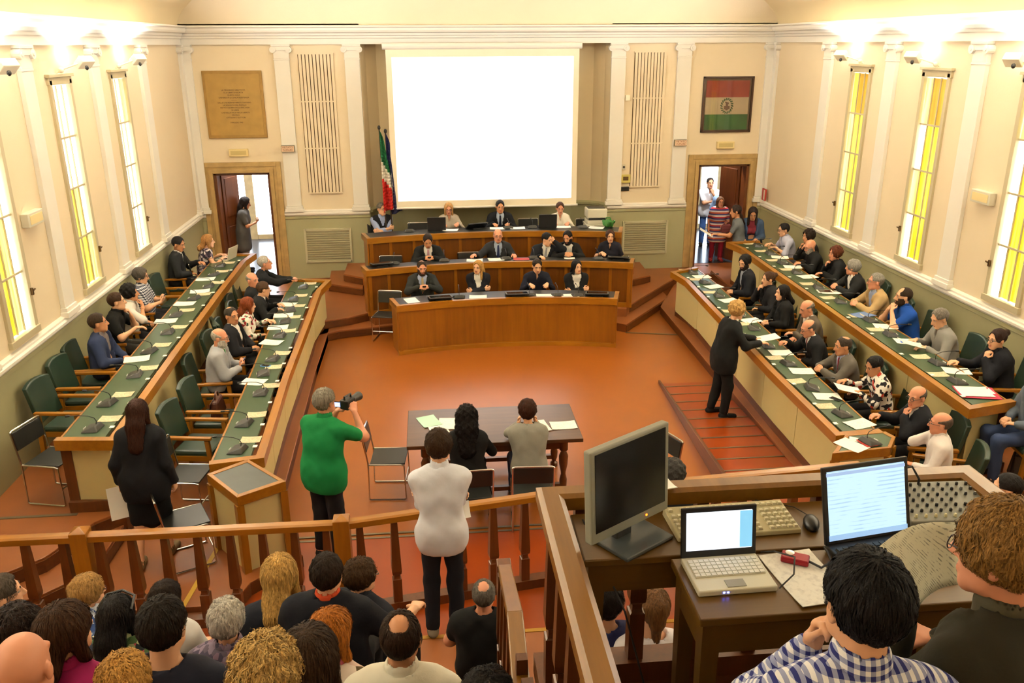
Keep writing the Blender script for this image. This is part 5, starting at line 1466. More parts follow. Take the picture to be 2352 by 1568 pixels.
seated('RI47', 'man with cropped hair in a grey suit and red tie, inner right row', (3.88, -7.99, 1.42), INT, -84, 'a', hy=-4, hp=12, R='clasp', L='clasp', top=('jacket', (94, 88, 80)), shirt=(170, 172, 204), tie=(124, 24, 34), hair=('thin', (64, 54, 46)), lean=8, skin=1)
seated('RI48', 'dark-haired person in a black and white flowered shirt writing, inner right row', (3.97, -8.62, 1.38), INT, -80, 'a', g=.92, hy=-16, hp=24, R=('at', (.14, .42, .88), (-.2, .9, -.1), .6), L='desk', top=('shirt', flo_b), hair=('short', BLK), lean=12, skin=1)
seated('RI49', 'bald man with glasses in a black jacket with hand at his mouth, inner right row', (3.94, -9.60, 1.40), INT, -76, 'a', hy=-30, hp=12, R=('at', (.12, .42, .86), (-.2, .9, 0), .4), L='mouth', top=('jacket', (32, 33, 42)), shirt=(220, 214, 208), hair=('fringe', (90, 80, 72)), glasses=(50, 50, 50), lean=8, skin=2)
seated('RI50', 'bald man in a white shirt leaning on his hand at the right corner desk', (3.80, -10.28, 1.40), INT, -66, 'a', hy=6, hp=6, R='cheek', L='lap', top=('shirt', (226, 220, 220)), hair=('fringe', (90, 76, 66)), glasses=(60, 60, 60), lean=0, skin=2)

# standing figures
G_S = 'people standing in the hall'
def standing(key, label, head, floor, face, **kw):
    kw.setdefault('group', G_S)
    i = person(label, head, floor, face, sit=False, **kw); CAST[key] = i; return i
standing('DL', 'woman in a grey tunic standing in the left doorway with a phone', (-5.11, .70, 1.90), PLAT, 84, sex='f', hy=-4, hp=22, R='phone', L='side', top=('tunic', (84, 82, 80)), legs=(176, 166, 156), hair=('long', (40, 34, 34)), skin=1)
standing('DR1', 'man in a white polo shirt with crossed arms and jeans in the right doorway', (5.34, 1.9, 1.94), PLAT, 186, hy=-2, hp=8, R='cross', L='chin', top=('polo', (226, 226, 230)), legs=(64, 96, 150), hair=('thin', (50, 44, 40)), skin=1)
standing('DR2', 'greying man in a pale blue shirt in the right doorway', (5.54, 1.45, 1.84), PLAT, 190, hy=4, hp=4, R='side', L='side', top=('shirt', (150, 176, 214)), legs=(40, 44, 60), hair=('short', (84, 66, 54)), skin=1)
standing('DR3', 'woman in a striped tunic and red trousers in the right doorway', (5.10, .42, 1.73), PLAT, 188, sex='f', g=.80, hy=-6, hp=4, R='side', L=('at', (-.10, .20, .86), (.5, .6, -.3), .5), top=('tunic', stripes), legs=(132, 24, 44), hair=('bob', (110, 76, 50)), skin=2, shoes=(150, 40, 40))
standing('RO30', 'woman in a grey T-shirt with a ponytail holding out a paper at the right desk', (4.72, -1.60, 1.93), PLAT, -70, sex='f', hy=-6, hp=14, R='side', L=('at', (-.10, .42, 1.06), (.1, .95, 0), .3), top=('tshirt', (96, 100, 104)), hair=('pony', (44, 30, 24)), legs=(50, 52, 66), skin=1)
standing('RO31', 'dark-haired woman in a denim jacket and wine-red top', (5.06, -1.62, 1.88), PLAT, 200, sex='f', hy=-4, hp=30, R=('at', (.16, .30, 1.0), (-.1, .9, -.3), .3), L=('at', (-.1, .30, 1.0), (.1, .9, -.3), .3), top=('jacket', (58, 76, 104)), shirt=(120, 40, 52), openj=True, hair=('long', (40, 26, 22)), lean=10, skin=1)
standing('S51', 'blonde woman in a black trouser suit leaning over the inner right desk', (2.78, -7.16, 1.68), .05, -268 + 360 - 2, sex='f', g=1.08, hy=-10, hp=20, R=('at', (.12, .44, 1.08), (-.2, .95, 0), .3), L=('at', (-.12, .46, 1.06), (.2, .95, 0), .3), top=('jacket', (27, 28, 30)), legs=(27, 28, 30), hair=('curly', (190, 150, 90)), lean=8, shoes=(30, 30, 34), stride=.25)
standing('S52', 'grey-haired man in a green polo shirt filming with a camera', (-2.32, -9.93, 1.80), 0, 32, g=1.12, hy=6, hp=2, R=('at', (.16, .34, 1.50), (-.5, .5, .7), .6), L=('at', (-.06, .34, 1.46), (.5, .5, .6), .6), top=('polo', (18, 120, 62)), legs=(34, 36, 44), hair=('short', (158, 152, 140)), faces=False, strands=2600, q=.85, skin=2)
standing('S55', 'dark-haired man in a white shirt and jeans leaning against the balustrade', (-1.24, -11.60, 2.08), .30, 0, g=.90, hy=4, hp=14, R='cross', L='cross', top=('shirt', (214, 218, 232)), legs=(30, 34, 48), hair=('mop', (62, 42, 26)), faces=False, strands=2600, lean=6, q=.8, shoes=(120, 112, 96))
standing('S56', 'woman with long brown hair in a black suit walking away down the left aisle', (-4.03, -10.03, 1.80), INT, 2, sex='f', hy=0, hp=6, R='side', L='side', top=('jacket', (24, 25, 34)), legk='skirt', legs=(24, 25, 30), hair=('long', (58, 32, 22)), strands=2600, faces=False, stride=.55, q=.85, shoes=(130, 112, 84))
# two people at the table
seated('C53', 'woman with long curly black hair in black at the dark table', (-.93, -9.34, 1.28), 0, 4, None, seat=.46, sex='f', hy=0, hp=10, R='desk', L='desk', top=('sweater', (24, 23, 24)), hair=('longcurly', (26, 20, 20)), strands=3600, faces=False, q=.85, lean=8, group='people at the table on the floor')
seated('C54', 'short brown-haired person in a grey sweatshirt with hands at the face at the dark table', (-.27, -9.24, 1.28), 0, -2, None, seat=.46, sex='f', hy=0, hp=14, R='cheek', L='cheek', top=('sweater', (138, 136, 128)), hair=('mop', (66, 36, 24)), strands=2600, faces=False, q=.85, lean=12, legs=DENIM, group='people at the table on the floor')
seated('C57', 'curly grey-haired person mostly hidden behind the grey monitor', (.72, -11.38, 1.60), .30, 10, 'f', seat=.46, hair=('curly', (58, 56, 54)), top=('sweater', (40, 40, 46)), faces=False, R='lap', L='lap', group='people in the public seats')
seated('R81', 'person in dark clothes cut off by the right edge below the gallery', (3.36, -11.9, 1.60), .30, -60, 'f', seat=.46, hair=('short', BLK), top=('jacket', (30, 34, 44)), R='lap', L='lap', group='people in the public seats')

# public on the tribune, seen from behind
G_A = 'people in the public seats'
def aud(key, label, head, floor, face=4, **kw):
    kw.setdefault('R', 'lap'); kw.setdefault('L', 'lap'); kw.setdefault('faces', False); kw.setdefault('q', .72); kw.setdefault('strands', 2600); kw.setdefault('hp', 6); kw.setdefault('hsz', .95)
    return seated(key, label, head, floor, face, None, seat=.44, group=G_A, **kw)
FA, FB = 1.12, 1.72
aud('A58', 'woman with wavy blonde hair and a navy top in the front public row', (-2.14, -13.51, 2.28), 0.92, 6, sex='f', top=('sweater', (24, 28, 46)), hair=('bob', (206, 164, 92)), strands=4200)
aud('A59', 'man in a navy polo shirt with orange collar trim in the front public row', (-1.83, -13.86, 2.48), 1.30, 8, hsz=0.92, g=1.15, top=('polo', (24, 27, 42)), extra=(190, 72, 36), hair=('short', (44, 32, 24)), R=('at', (.40, .30, .72), (.1, .9, -.2), .4), strands=3200)
aud('A60', 'brown-haired bespectacled man seen in profile beside the navy polo shirt', (-1.72, -13.34, 2.10), 0.92, 30, hsz=0.88, hy=22, top=('shirt', (40, 44, 58)), hair=('mop', (76, 54, 34)), glasses=(120, 120, 120), faces=True)
aud('A61', 'older blonde woman with glasses and a blue print blouse at the left balustrade', (-3.25, -13.33, 2.10), 0.92, 30, hsz=0.85, sex='f', hy=20, top=('shirt', flo_u), hair=('mop', (190, 148, 88)), glasses=(90, 60, 60), faces=True)
aud('A62', 'dark-haired woman with sunglasses on her head and a flowered blouse', (-2.82, -14.00, 2.42), 1.20, 10, hsz=0.86, sex='f', top=('shirt', flo_d), hair=('long', (26, 22, 22)))
aud('A63', 'dark-haired woman in a white top next to the flowered blouse', (-2.79, -13.44, 2.10), 0.92, 20, hsz=0.88, sex='f', top=('tshirt', (222, 222, 224)), hair=('bob', (40, 28, 22)))
aud('A75', 'man in profile with a pale grey shirt at the left picture edge', (-3.69, -13.36, 2.15), 0.92, 50, hy=10, top=('shirt', (190, 190, 194)), hair=('thin', (90, 80, 70)), faces=True)
aud('A65', 'white-haired woman in a lilac print blouse in the public seats', (-2.25, -14.21, 2.50), 1.30, 4, hsz=0.85, sex='f', top=('shirt', flo_l), hair=('mop', (206, 202, 194)))
aud('A72', 'ginger-haired woman in a pink and olive print blouse', (-1.72, -14.60, 2.70), 1.45, 24, hsz=0.90, sex='f', hy=14, top=('shirt', flo_p), hair=('bob', (186, 112, 36)), strands=3600)
aud('A64', 'young dark-haired man in a navy T-shirt with red trim, upper public row', (-2.31, -14.81, 2.95), 1.66, 6, hsz=0.92, top=('tshirt', (44, 46, 68)), hair=('short', (34, 26, 20)), strands=4200, q=.62)
aud('A66', 'woman with a brown bob and magenta top, upper public row', (-2.69, -14.76, 2.92), 1.66, 20, hsz=0.92, sex='f', hy=12, top=('shirt', (156, 30, 92)), hair=('bob', (66, 42, 24)), strands=4600, q=.62)
aud('A67', 'dark-haired woman with a hairband and pale top at the left edge', (-2.91, -14.67, 2.85), 1.60, 0, sex='f', top=('shirt', (206, 206, 210)), hair=('mop', (40, 26, 20)), strands=3600, q=.62)
aud('A68', 'bald man in the lower left corner of the picture', (-2.52, -15.38, 3.25), 2.00, 0, hsz=0.95, top=('shirt', (90, 84, 80)), hair=('bald', (120, 100, 90)), q=.62, skin=2)
aud('A69', 'blond child at the lower left of the public seats', (-2.28, -15.28, 3.08), 1.85, 2, hsz=0.80, g=.85, top=('tshirt', (120, 110, 100)), hair=('mop', (200, 150, 76)), strands=4200, q=.62)
aud('A70', 'woman with a mass of curly blonde hair, lower edge of the picture', (-1.77, -15.53, 3.28), 2.05, 2, hsz=0.95, sex='f', top=('shirt', (150, 130, 110)), hair=('curly', (206, 170, 104)), strands=5200, q=.62)
aud('A71', 'woman with long straight dark brown hair beside the curly blonde one', (-1.70, -15.22, 3.10), 1.66, 10, sex='f', top=('shirt', (70, 60, 54)), hair=('long', (60, 42, 26)), strands=4600, q=.62)
aud('A73', 'man with a bald crown in a white shirt in the public seats', (-1.42, -14.79, 2.80), 1.55, 4, hsz=0.92, g=1.05, top=('shirt', (232, 230, 216)), hair=('thin', (54, 38, 28)), strands=2600, q=.66, skin=1)
aud('A74', 'man with cropped grey hair in a black shirt crouching on the stair by the railing', (-.97, -12.72, 1.42), .30, 8, g=1.05, top=('tshirt', (28, 28, 30)), hair=('thin', (120, 114, 106)), legs=(92, 96, 76), skin=2)
aud('A76', 'dark-haired person low at the bottom edge by the stair handrail', (-1.11, -15.34, 2.95), 1.66, 4, sex='f', top=('shirt', (40, 40, 44)), hair=('mop', (30, 26, 26)), q=.7)
aud('U79', 'woman with pinned-up light brown hair and a white top seen below the gallery desk', (-.12, -13.85, 2.16), .85, 0, sex='f', top=('tshirt', (228, 226, 236)), hair=('updo', (120, 84, 50)), strands=3600)
aud('U80', 'dark-haired person in a blue top beside the white top below the gallery', (-.36, -13.75, 2.14), .85, 0, top=('tshirt', (36, 40, 84)), hair=('mop', (30, 24, 22)), strands=2000)
# in the press gallery
G_G2 = 'people in the press gallery'
CAST['G77'] = person('black-haired man in a blue and white checked shirt in the press gallery', (-.21, -15.95, 3.75), GZ, 4, seat=.46, R='desk', L='chin', top=('shirt', check_bl), hair=('short', (22, 20, 22)), strands=6500, q=.55, faces=False, hy=-4, hp=4, group=G_G2, zd=.76, lean=4)
CAST['G78'] = person('person with tousled auburn hair and olive jacket holding a printed sheet in the gallery', (.25, -15.80, 3.77), GZ, -22, seat=.46, R='desk', L=('at', (-.12, .30, 1.02), (.2, .7, .6), .5), top=('jacket', (66, 62, 46)), shirt=(80, 76, 60), hair=('mop', (150, 112, 58)), strands=6500, q=.55, glasses=(40, 26, 24), hy=-14, hp=10, group=G_G2, zd=.76, skin=2)

# ------------------------------------------------------------------ things on the walls
ORD = ['first', 'second', 'third', 'fourth', 'fifth', 'sixth', 'seventh', 'eighth', 'ninth', 'tenth', 'eleventh', 'twelfth']
HX = math.radians(90)
t = thing('projection_screen', 'large white projection screen lit by a projector above the podium', 'screen', (-.12, -.33, 1.76))
b = MB(); b.tube([(-2.04, -.33, 4.89), (1.82, -.33, 4.89)], .062, 12); b.build('housing', M_white, t, wc=True, smooth=True)
b = MB(); b.bb(-1.98, 1.77, -.345, -.335, 1.80, 4.85); b.build('canvas', mat('screen_fabric', (240, 230, 208), .9), t, wc=True)
b = MB(); b.bb(-1.87, 1.66, -.349, -.346, 1.93, 4.69); b.build('projected_image', mat('projected_white', (250, 250, 250), .9, emit=(252, 252, 255), estr=.75), t, wc=True)  # projector light put into the surface as its own glow
b = MB(); b.tube([(-2.0, -.34, 1.785), (1.80, -.34, 1.785)], .022, 8); b.build('bottom_bar', M_white, t, wc=True, smooth=True)

t = thing('stone_plaque', 'brown stone plaque with an engraved inscription above the left door', 'plaque', (-4.95, -.02, 3.19))
b = MB(); b.bb(-5.515, -4.385, -.045, -.001, 3.19, 4.46); b.build('border', mat('plaque_stone_edge', (158, 122, 58), .6, vary=(9, .15)), t, wc=True, bevel=.01)
b = MB(); b.bb(-5.46, -4.44, -.05, -.04, 3.25, 4.40); b.build('slab', mat('plaque_stone', (170, 134, 66), .55, vary=(6, .12)), t, wc=True)
M_ins = mat('engraved_letters', (60, 34, 14), .7)
LN = ['LA TIRANNIDE ABBATTUTA', 'E LA LIBERTÀ RISORTA', 'QUESTA AULA', 'UNIVERSITÀ DI CIVICA RESISTENZA', '———', 'DELLE CHE RESISTETTERO E CADDERO', 'LA VOLONTÀ DEL POPOLO', 'DETTÒ I GIORNI DELLA RISCOSSA', 'DI LIBERI', 'CHE NELLA PACE NELLA LIBERTÀ', 'VIVONO', 'CITTADINI E ELETTORI', '', '1 MAGGIO 1945']
for i, s_ in enumerate(LN):
    if s_: text_obj('inscription_line', s_, .036, (-4.95, -.052, 4.10 - i * .047), (HX, 0, 0), M_ins, t, .001)

def sign(name, label, cat, x, z, w, h, m, d=.05, y=0.0):
    t = thing(name, label, cat, (x, y, z - h / 2))
    b = MB(); b.bb(x - w / 2, x + w / 2, y - d, y, z - h / 2, z + h / 2); b.build('box', m, t, wc=True, bevel=.006)
    return t
M_exit = mat('pale_exit_lens', (226, 206, 150), .5); M_exl = mat('pale_print', (196, 176, 120), .6)
for x, w_ in ((-4.975, 'left'), (4.955, 'right')):
    t = sign('emergency_light', 'pale emergency light box above the %s door' % w_, 'light', x, 2.91, .37, .145, M_exit, .07)
    b = MB(); b.bb(x - .15, x + .15, -.073, -.07, 2.87, 2.95); b.build('lens', M_exl, t, wc=True)
for x, w_ in ((-4.0, 'left'), (3.97, 'right')):
    t = sign('no_smoking_sign', 'small sign reading VIETATO FUMARE on the pilaster beside the %s door' % w_, 'sign', x, 2.98, .26, .125, mat('sign_grey', (120, 112, 92), .5), .08, -.06)
    b = MB(); b.bb(x - .122, x + .122, -.145, -.14, 2.925, 3.035); b.build('face', mat('sign_face_rose', (226, 196, 166), .5), t, wc=True)
    M_sl = mat('sign_letters', (136, 72, 52), .6)
    text_obj('lettering', 'VIETATO', .052, (x, -.147, 3.006), (HX, 0, 0), M_sl, t, .001); text_obj('lettering', 'FUMARE', .052, (x, -.147, 2.955), (HX, 0, 0), M_sl, t, .001)
for sx, w_ in ((-1, 'left'), (1, 'right')):
    t = thing('emergency_light', 'pale emergency light box high on the %s side wall between two windows' % w_, 'light', (sx * W, -7.37, 2.9))
    b = MB(); b.bb(sx * W, sx * (W - .09), -7.57, -7.17, 2.96, 3.12); b.build('box', M_greyw, t, wc=True, bevel=.008)
    b = MB(); b.bb(sx * (W - .09), sx * (W - .095), -7.53, -7.21, 2.99, 3.09); b.build('lens', M_exit, t, wc=True)
# slatted acoustic vents
M_slot = mat('vent_dark_gap', (96, 72, 38), .9)
for sx, w_ in ((-1, 'left'), (1, 'right')):
    x0, x1 = (-3.68, -3.0) if sx < 0 else (2.95, 3.60)
    t = thing('acoustic_grille', 'tall cream slatted wall grille %s of the screen' % w_, 'grille', ((x0 + x1) / 2, 0, 2.08))
    b = MB(); b.bb(x0, x1, -.004, 0, 2.08, 4.77); b.build('backing', M_slot, t, wc=True)
    n = 10; p_ = (x1 - x0) / n; me = None
    for i in range(n):
        b = MB(); xa = x0 + p_ * i; b.bb(xa + p_ * .24, xa + p_ * 1.0, -.035, 0, 2.08, 4.77); b.build('slat', M_wall, t, wc=True)
    for z in (2.08, 2.97, 3.87, 4.76):
        b = MB(); b.bb(x0 - .01, x1 + .01, -.042, 0, z - .012, z + .012); b.build('cross_bar', M_wall, t, wc=True)
# wainscot heating grilles
for sx, w_ in ((-1, 'left'), (1, 'right')):
    x0, x1 = (-3.82, -2.90) if sx < 0 else (2.86, 3.80)
    t = thing('heating_grille', 'wide pale heating grille in the green wainscot %s of the podium' % w_, 'grille', ((x0 + x1) / 2, -.03, .66))
    M_hg = mat('heating_grille_paint', (190, 186, 154), .5)
    b = MB(); b.bb(x0, x1, -.032, -.02, .66, 1.33); b.build('back_plate', mat('heating_grille_gap', (140, 136, 106), .8), t, wc=True)
    for i in range(14):
        z = .68 + i * .047; b = MB(); b.box(((x0 + x1) / 2, -.042, z), (x1 - x0 - .03, .008, .036), rx=.5); b.build('louvre', M_hg, t, wc=True)
    b = MB()
    for a_ in ((x0 - .02, x0 + .02, .64, 1.35), (x1 - .02, x1 + .02, .64, 1.35), (x0, x1, .64, .68), (x0, x1, 1.31, 1.35)): b.bb(a_[0], a_[1], -.055, -.025, a_[2], a_[3])
    b.build('frame', M_hg, t, wc=True)
# small boxes right of the niche
def wbox(name, label, cat, x, z, w, h, m, extra=None):
    t = sign(name, label, cat, x, z, w, h, m, .05)
    if extra: b = MB(); b.bb(x - w * .28, x + w * .28, -.054, -.05, z - h * .2, z + h * .25); b.build('window', extra, t, wc=True)
wbox('switch_box', 'small white box on the wall right of the screen', 'box', 2.84, 3.88, .09, .11, mat('white_box', (250, 244, 224), .5))
wbox('thermostat', 'small grey dial thermostat beside the right grille', 'thermostat', 2.81, 2.49, .08, .10, M_greyw, M_dark)
wbox('fire_alarm', 'yellow-green wall box beside the right grille', 'box', 2.86, 2.25, .20, .17, mat('yellow_box', (196, 180, 96), .5), M_slot)
wbox('intercom', 'black wall box below the yellow-green one', 'box', 2.85, 2.04, .18, .085, M_black)
t = thing('fire_sign', 'small red and white sign in the right corner of the hall', 'sign', (W - .02, -.28, 1.78))
b = MB(); b.bb(W - .09, W - .06, -.36, -.18, 1.78, 2.02); b.build('plate', mat('sign_red', (176, 50, 40), .5), t, wc=True)
b = MB(); b.bb(W - .096, W - .09, -.34, -.28, 1.80, 2.0); b.build('panel', mat('sign_white', (236, 224, 206), .5), t, wc=True)

# framed partisan flag
def thin_glass():
    m = bpy.data.materials.new('picture_glass'); m.use_nodes = True; nt = m.node_tree; nt.nodes.clear()
    o = nt.nodes.new('ShaderNodeOutputMaterial'); mx = nt.nodes.new('ShaderNodeMixShader'); tr = nt.nodes.new('ShaderNodeBsdfTransparent'); gl = nt.nodes.new('ShaderNodeBsdfGlossy')
    gl.inputs['Roughness'].default_value = .03; fr = nt.nodes.new('ShaderNodeFresnel'); fr.inputs['IOR'].default_value = 1.5
    nt.links.new(fr.outputs[0], mx.inputs[0]); nt.links.new(tr.outputs[0], mx.inputs[1]); nt.links.new(gl.outputs[0], mx.inputs[2]); nt.links.new(mx.outputs[0], o.inputs[0]); return m
t = thing('framed_flag', 'framed red, white and green flag with a wreath emblem above the right door', 'picture', (4.93, 0, 3.17))
x0, x1, z0, z1 = 4.40, 5.46, 3.17, 4.28
b = MB()
for a_ in ((x0, x0 + .04, z0, z1), (x1 - .04, x1, z0, z1), (x0, x1, z0, z0 + .04), (x0, x1, z1 - .04, z1)): b.bb(a_[0], a_[1], -.05, 0, a_[2], a_[3])
b.build('frame', mat('dark_frame_wood', (60, 34, 14), .4), t, wc=True, bevel=.004)
b = MB(); b.bb(x0, x1, -.012, -.004, z0, z1); b.build('backing', mat('frame_mount', (110, 84, 56), .8), t, wc=True)
M_fr = mat('faded_red_cloth', (160, 52, 30), .8, vary=(5, .15)); M_fw = mat('faded_white_cloth', (206, 184, 150), .8, vary=(5, .08)); M_fg = mat('faded_green_cloth', (60, 112, 50), .8, vary=(5, .15))
for m_, za, zb, nm in ((M_fr, 3.87, 4.20, 'red_band'), (M_fw, 3.53, 3.87, 'white_band'), (M_fg, 3.22, 3.53, 'green_band')):
    b = MB(); b.bb(x0 + .07, x1 - .08, -.022, -.012, za, zb); b.build(nm, m_, t, wc=True)
wr = MB(); M_wr = mat('wreath_green', (70, 96, 54), .8); M_em = mat('emblem_brown', (120, 84, 56), .8)
for i in range(18):
    a = 2 * PI * i / 18; wr.box((4.925 + .115 * math.cos(a), -.024, 3.70 + .135 * math.sin(a)), (.05, .004, .024), ry=-a + .6)
o = wr.build('wreath', M_wr, t, wc=True); o['kind'] = 'stuff'
em = MB()
em.box((4.925, -.024, 3.69), (.05, .004, .16)); em.box((4.925, -.0245, 3.665), (.12, .004, .07)); em.box((4.925, -.0245, 3.76), (.08, .004, .03), ry=.3)
em.build('emblem', M_em, t, wc=True)
b = MB(); b.bb(x0 + .04, x1 - .04, -.034, -.031, z0 + .04, z1 - .04); b.build('glass', thin_glass(), t, wc=True)

# flags on poles
def flag(label, x, zt, cols, seed):
    t = thing('flag', label, 'flag', (x, -.30, .60))
    b = MB(); b.tube([(x + .05, -.28, .60), (x, -.30, zt)], .013, 8); b.build('pole', mat('flag_pole_wood', (60, 44, 30), .4), t, wc=True, smooth=True)
    b = MB(); b.sphere((x, -.30, zt + .03), (.03, .03, .045)); b.build('finial', M_black, t, wc=True, smooth=True)
    H_, nU, nV = 1.62, 14, 24
    P = [[None] * (nU + 1) for _ in range(nV + 1)]
    for j in range(nV + 1):
        v = j / nV; wd = .05 + .20 * v ** .8
        for i in range(nU + 1):
            u = i / nU
            P[j][i] = (x + .02 + wd * (u - .22) + .05 * v, -.30 - .05 * math.sin(u * 9 + seed + v * 2) * (.3 + v) - .02, zt - .02 - H_ * v * (1 - .06 * u) - .12 * u * (1 - v))
    n = len(cols)
    for q, (nm, c) in enumerate(cols):
        b = MB()
        for j in range(nV):
            for i in range(nU):
                k = (j / nV) * 1.15 + (i / nU) * -.22 + .12
                k = min(.999, max(0, k)); 
                if int(k * n) == q: b.add([P[j][i], P[j][i + 1], P[j + 1][i + 1], P[j + 1][i]], [(0, 1, 2, 3)])
        if b.f:
            o = b.build(nm, mat('flag_' + nm, c, .75), t, wc=True, smooth=True); md = o.modifiers.new('cloth', 'SOLIDIFY'); md.thickness = .004
flag('Italian flag with green, white and red hanging on a pole left of the screen', -2.18, 3.35, [('green_band', (14, 108, 60)), ('green_fold', (14, 104, 58)), ('white_band', (232, 226, 216)), ('red_band', (206, 36, 28))], 0)
flag('dark blue European flag on a pole behind the Italian one', -2.06, 3.28, [('blue_cloth', (22, 26, 84)), ('blue_fold', (20, 24, 78)), ('gold_star_edge', (30, 34, 70)), ('blue_hem', (20, 22, 66))], 2)

# ------------------------------------------------------------------ conference microphones
def make_mic():
    t = thing('microphone', 'x', 'microphone')
    b = MB(); b.hexa([(-.115, -.085, 0), (.115, -.085, 0), (.10, .085, 0), (-.10, .085, 0)], [(-.095, -.065, .018), (.095, -.065, .018), (.06, .06, .062), (-.06, .06, .062)]); b.build('base', M_dark, t, bevel=.012)
    b = MB(); b.box((0, -.084, .011), (.06, .004, .016)); b.build('name_plate', M_paper, t)
    b = MB(); b.tube([(0, .04, .055), (0, .048, .09), (0, .03, .125), (0, -.03, .145), (0, -.11, .15), (0, -.22, .145)], .0042, 6); b.build('gooseneck', M_black, t, smooth=True)
    b = MB(); b.tube([(0, -.21, .146), (0, -.22, .146), (0, -.255, .142), (0, -.26, .141)], [.007, .012, .012, .006], 8); b.build('mic_head', M_black, t, smooth=True)
    return t
_mic = make_mic(); _mc = [0]
def mic(loc, rz, label, grp):
    o = _mic if _mc[0] == 0 else copy_tree(_mic); _mc[0] += 1
    put(o, loc, rz); o['label'] = label; o['group'] = grp; return o
MICS = {'outer left': (-R90, 1.245, [(-4.73, -9.39), (-4.81, -8.73), (-4.78, -7.90), (-4.86, -7.06), (-4.84, -6.31), (-4.94, -5.51), (-4.90, -4.66), (-4.84, -3.98), (-4.93, -3.23), (-4.95, -2.62)]),
        'inner left': (-R90, .945, [(-3.32, -9.42), (-3.38, -8.76), (-3.36, -7.88), (-3.44, -7.23), (-3.41, -6.70), (-3.47, -5.73), (-3.49, -5.05), (-3.50, -4.45), (-3.54, -3.85), (-3.48, -3.10)]),
        'inner right': (R90, .945, [(3.32, -9.22), (3.31, -8.44), (3.36, -7.61), (3.36, -6.92), (3.45, -6.15), (3.47, -5.50), (3.50, -4.43), (3.52, -3.59), (3.52, -2.92)]),
        'outer right': (R90, 1.245, [(4.70, -9.13), (4.82, -8.54), (4.80, -7.47), (4.84, -6.85), (4.84, -5.94), (4.86, -5.14), (4.90, -4.21), (4.92, -3.55), (4.98, -2.84), (4.98, -2.2)])}
for ds, (rz, z, L_) in MICS.items():
    for i, (x, y) in enumerate(L_):
        mic((x, y, z), rz + random.uniform(-.25, .25), 'grey conference microphone, %s from the near end of the %s desk' % (ORD[i], ds), 'desk microphones')
mic((3.24, -10.0, .982), R90 + .3, 'grey conference microphone on the right corner desk', 'desk microphones')
for i, (x, y, z, nm) in enumerate([(-.80, -3.72, .86, 'nearest'), (.40, -3.72, .86, 'nearest'), (.88, -3.78, .86, 'nearest'), (1.22, -3.84, .86, 'nearest'), (-1.93, -2.36, 1.14, 'middle'), (-1.01, -2.24, 1.14, 'middle'), (.14, -2.22, 1.14, 'middle'), (.66, -2.22, 1.14, 'middle'), (1.84, -2.42, 1.14, 'middle'), (-1.66, -1.05, 1.46, 'top'), (.30, -.98, 1.46, 'top'), (.78, -.98, 1.46, 'top'), (1.78, -1.08, 1.46, 'top')]):
    k_ = [0, 1, 2, 3, 0, 1, 2, 3, 4, 0, 1, 2, 3][i]
    mic((x, y, z), PI, 'grey conference microphone, %s from the left on the %s podium desk' % (ORD[k_], nm), 'desk microphones')

# ------------------------------------------------------------------ papers and cards on the desks
def print_mat(name, base, ink, sc=60, amt=.5):
    def bd(nt, vec):
        w = nt.nodes.new('ShaderNodeTexWave'); w.bands_direction = 'Y'; w.inputs['Scale'].default_value = sc; nt.links.new(vec, w.inputs['Vector'])
        n_ = nt.nodes.new('ShaderNodeTexNoise'); n_.inputs['Scale'].default_value = 45; nt.links.new(vec, n_.inputs['Vector'])
        mu = nt.nodes.new('ShaderNodeMath'); mu.operation = 'MULTIPLY'; nt.links.new(w.outputs['Fac'], mu.inputs[0]); nt.links.new(n_.outputs['Fac'], mu.inputs[1])
        rp = nt.nodes.new('ShaderNodeValToRGB'); rp.color_ramp.elements[0].position = amt - .08; rp.color_ramp.elements[1].position = amt + .05
        rp.color_ramp.elements[0].color = (*lin(base), 1); rp.color_ramp.elements[1].color = (*lin(ink), 1); nt.links.new(mu.outputs[0], rp.inputs['Fac']); return rp.outputs['Color']
    return ramp_mat(name, bd)
M_print = print_mat('printed_sheet', (240, 240, 234), (176, 176, 176), 90, .54)
M_card = print_mat('printed_beige_card', (214, 200, 168), (150, 138, 118), 90, .46)
_pp = {}
def sheet(kind, loc, rz, label, grp='papers on the desks', size=(.21, .297)):
    m_ = {'p': M_paper, 'q': M_print, 'c': M_card, 'r': mat('red_folder', (176, 44, 36), .6), 'b': mat('blue_folder', (96, 122, 170), .6), 'n': mat('mint_sheet', (176, 214, 196), .8), 'm': mat('magenta_folder', (190, 50, 80), .6)}[kind]
    key = (kind, size)
    if key not in _pp:
        b = MB(); n = 6; w_, h_ = size
        vs = []
        for j in range(n + 1):
            for i in (0, 1): vs.append((-w_ / 2 + w_ * i, -h_ / 2 + h_ * j / n, .003 + .006 * (abs(2 * j / n - 1) ** 3)))
        m0 = len(vs); vs += [(x, y, z - .003) for x, y, z in vs]
        fs = []
        for j in range(n):
            a = j * 2; fs.append((a, a + 1, a + 3, a + 2)); fs.append((m0 + a + 2, m0 + a + 3, m0 + a + 1, m0 + a)); fs.append((a, a + 2, m0 + a + 2, m0 + a)); fs.append((a + 3, a + 1, m0 + a + 1, m0 + a + 3))
        fs += [(1, 0, m0, m0 + 1), (m0 - 2, m0 - 1, 2 * m0 - 1, 2 * m0 - 2)]
        b.add(vs, fs); _pp[key] = b.mesh('paper', m_)
    o = bpy.data.objects.new({'c': 'printed_card', 'r': 'folder', 'b': 'folder', 'm': 'folder'}.get(kind, 'paper_sheet'), _pp[key]); COL.objects.link(o)
    put(o, loc, rz); tag(o, label, 'paper', grp); return o
random.seed(11)
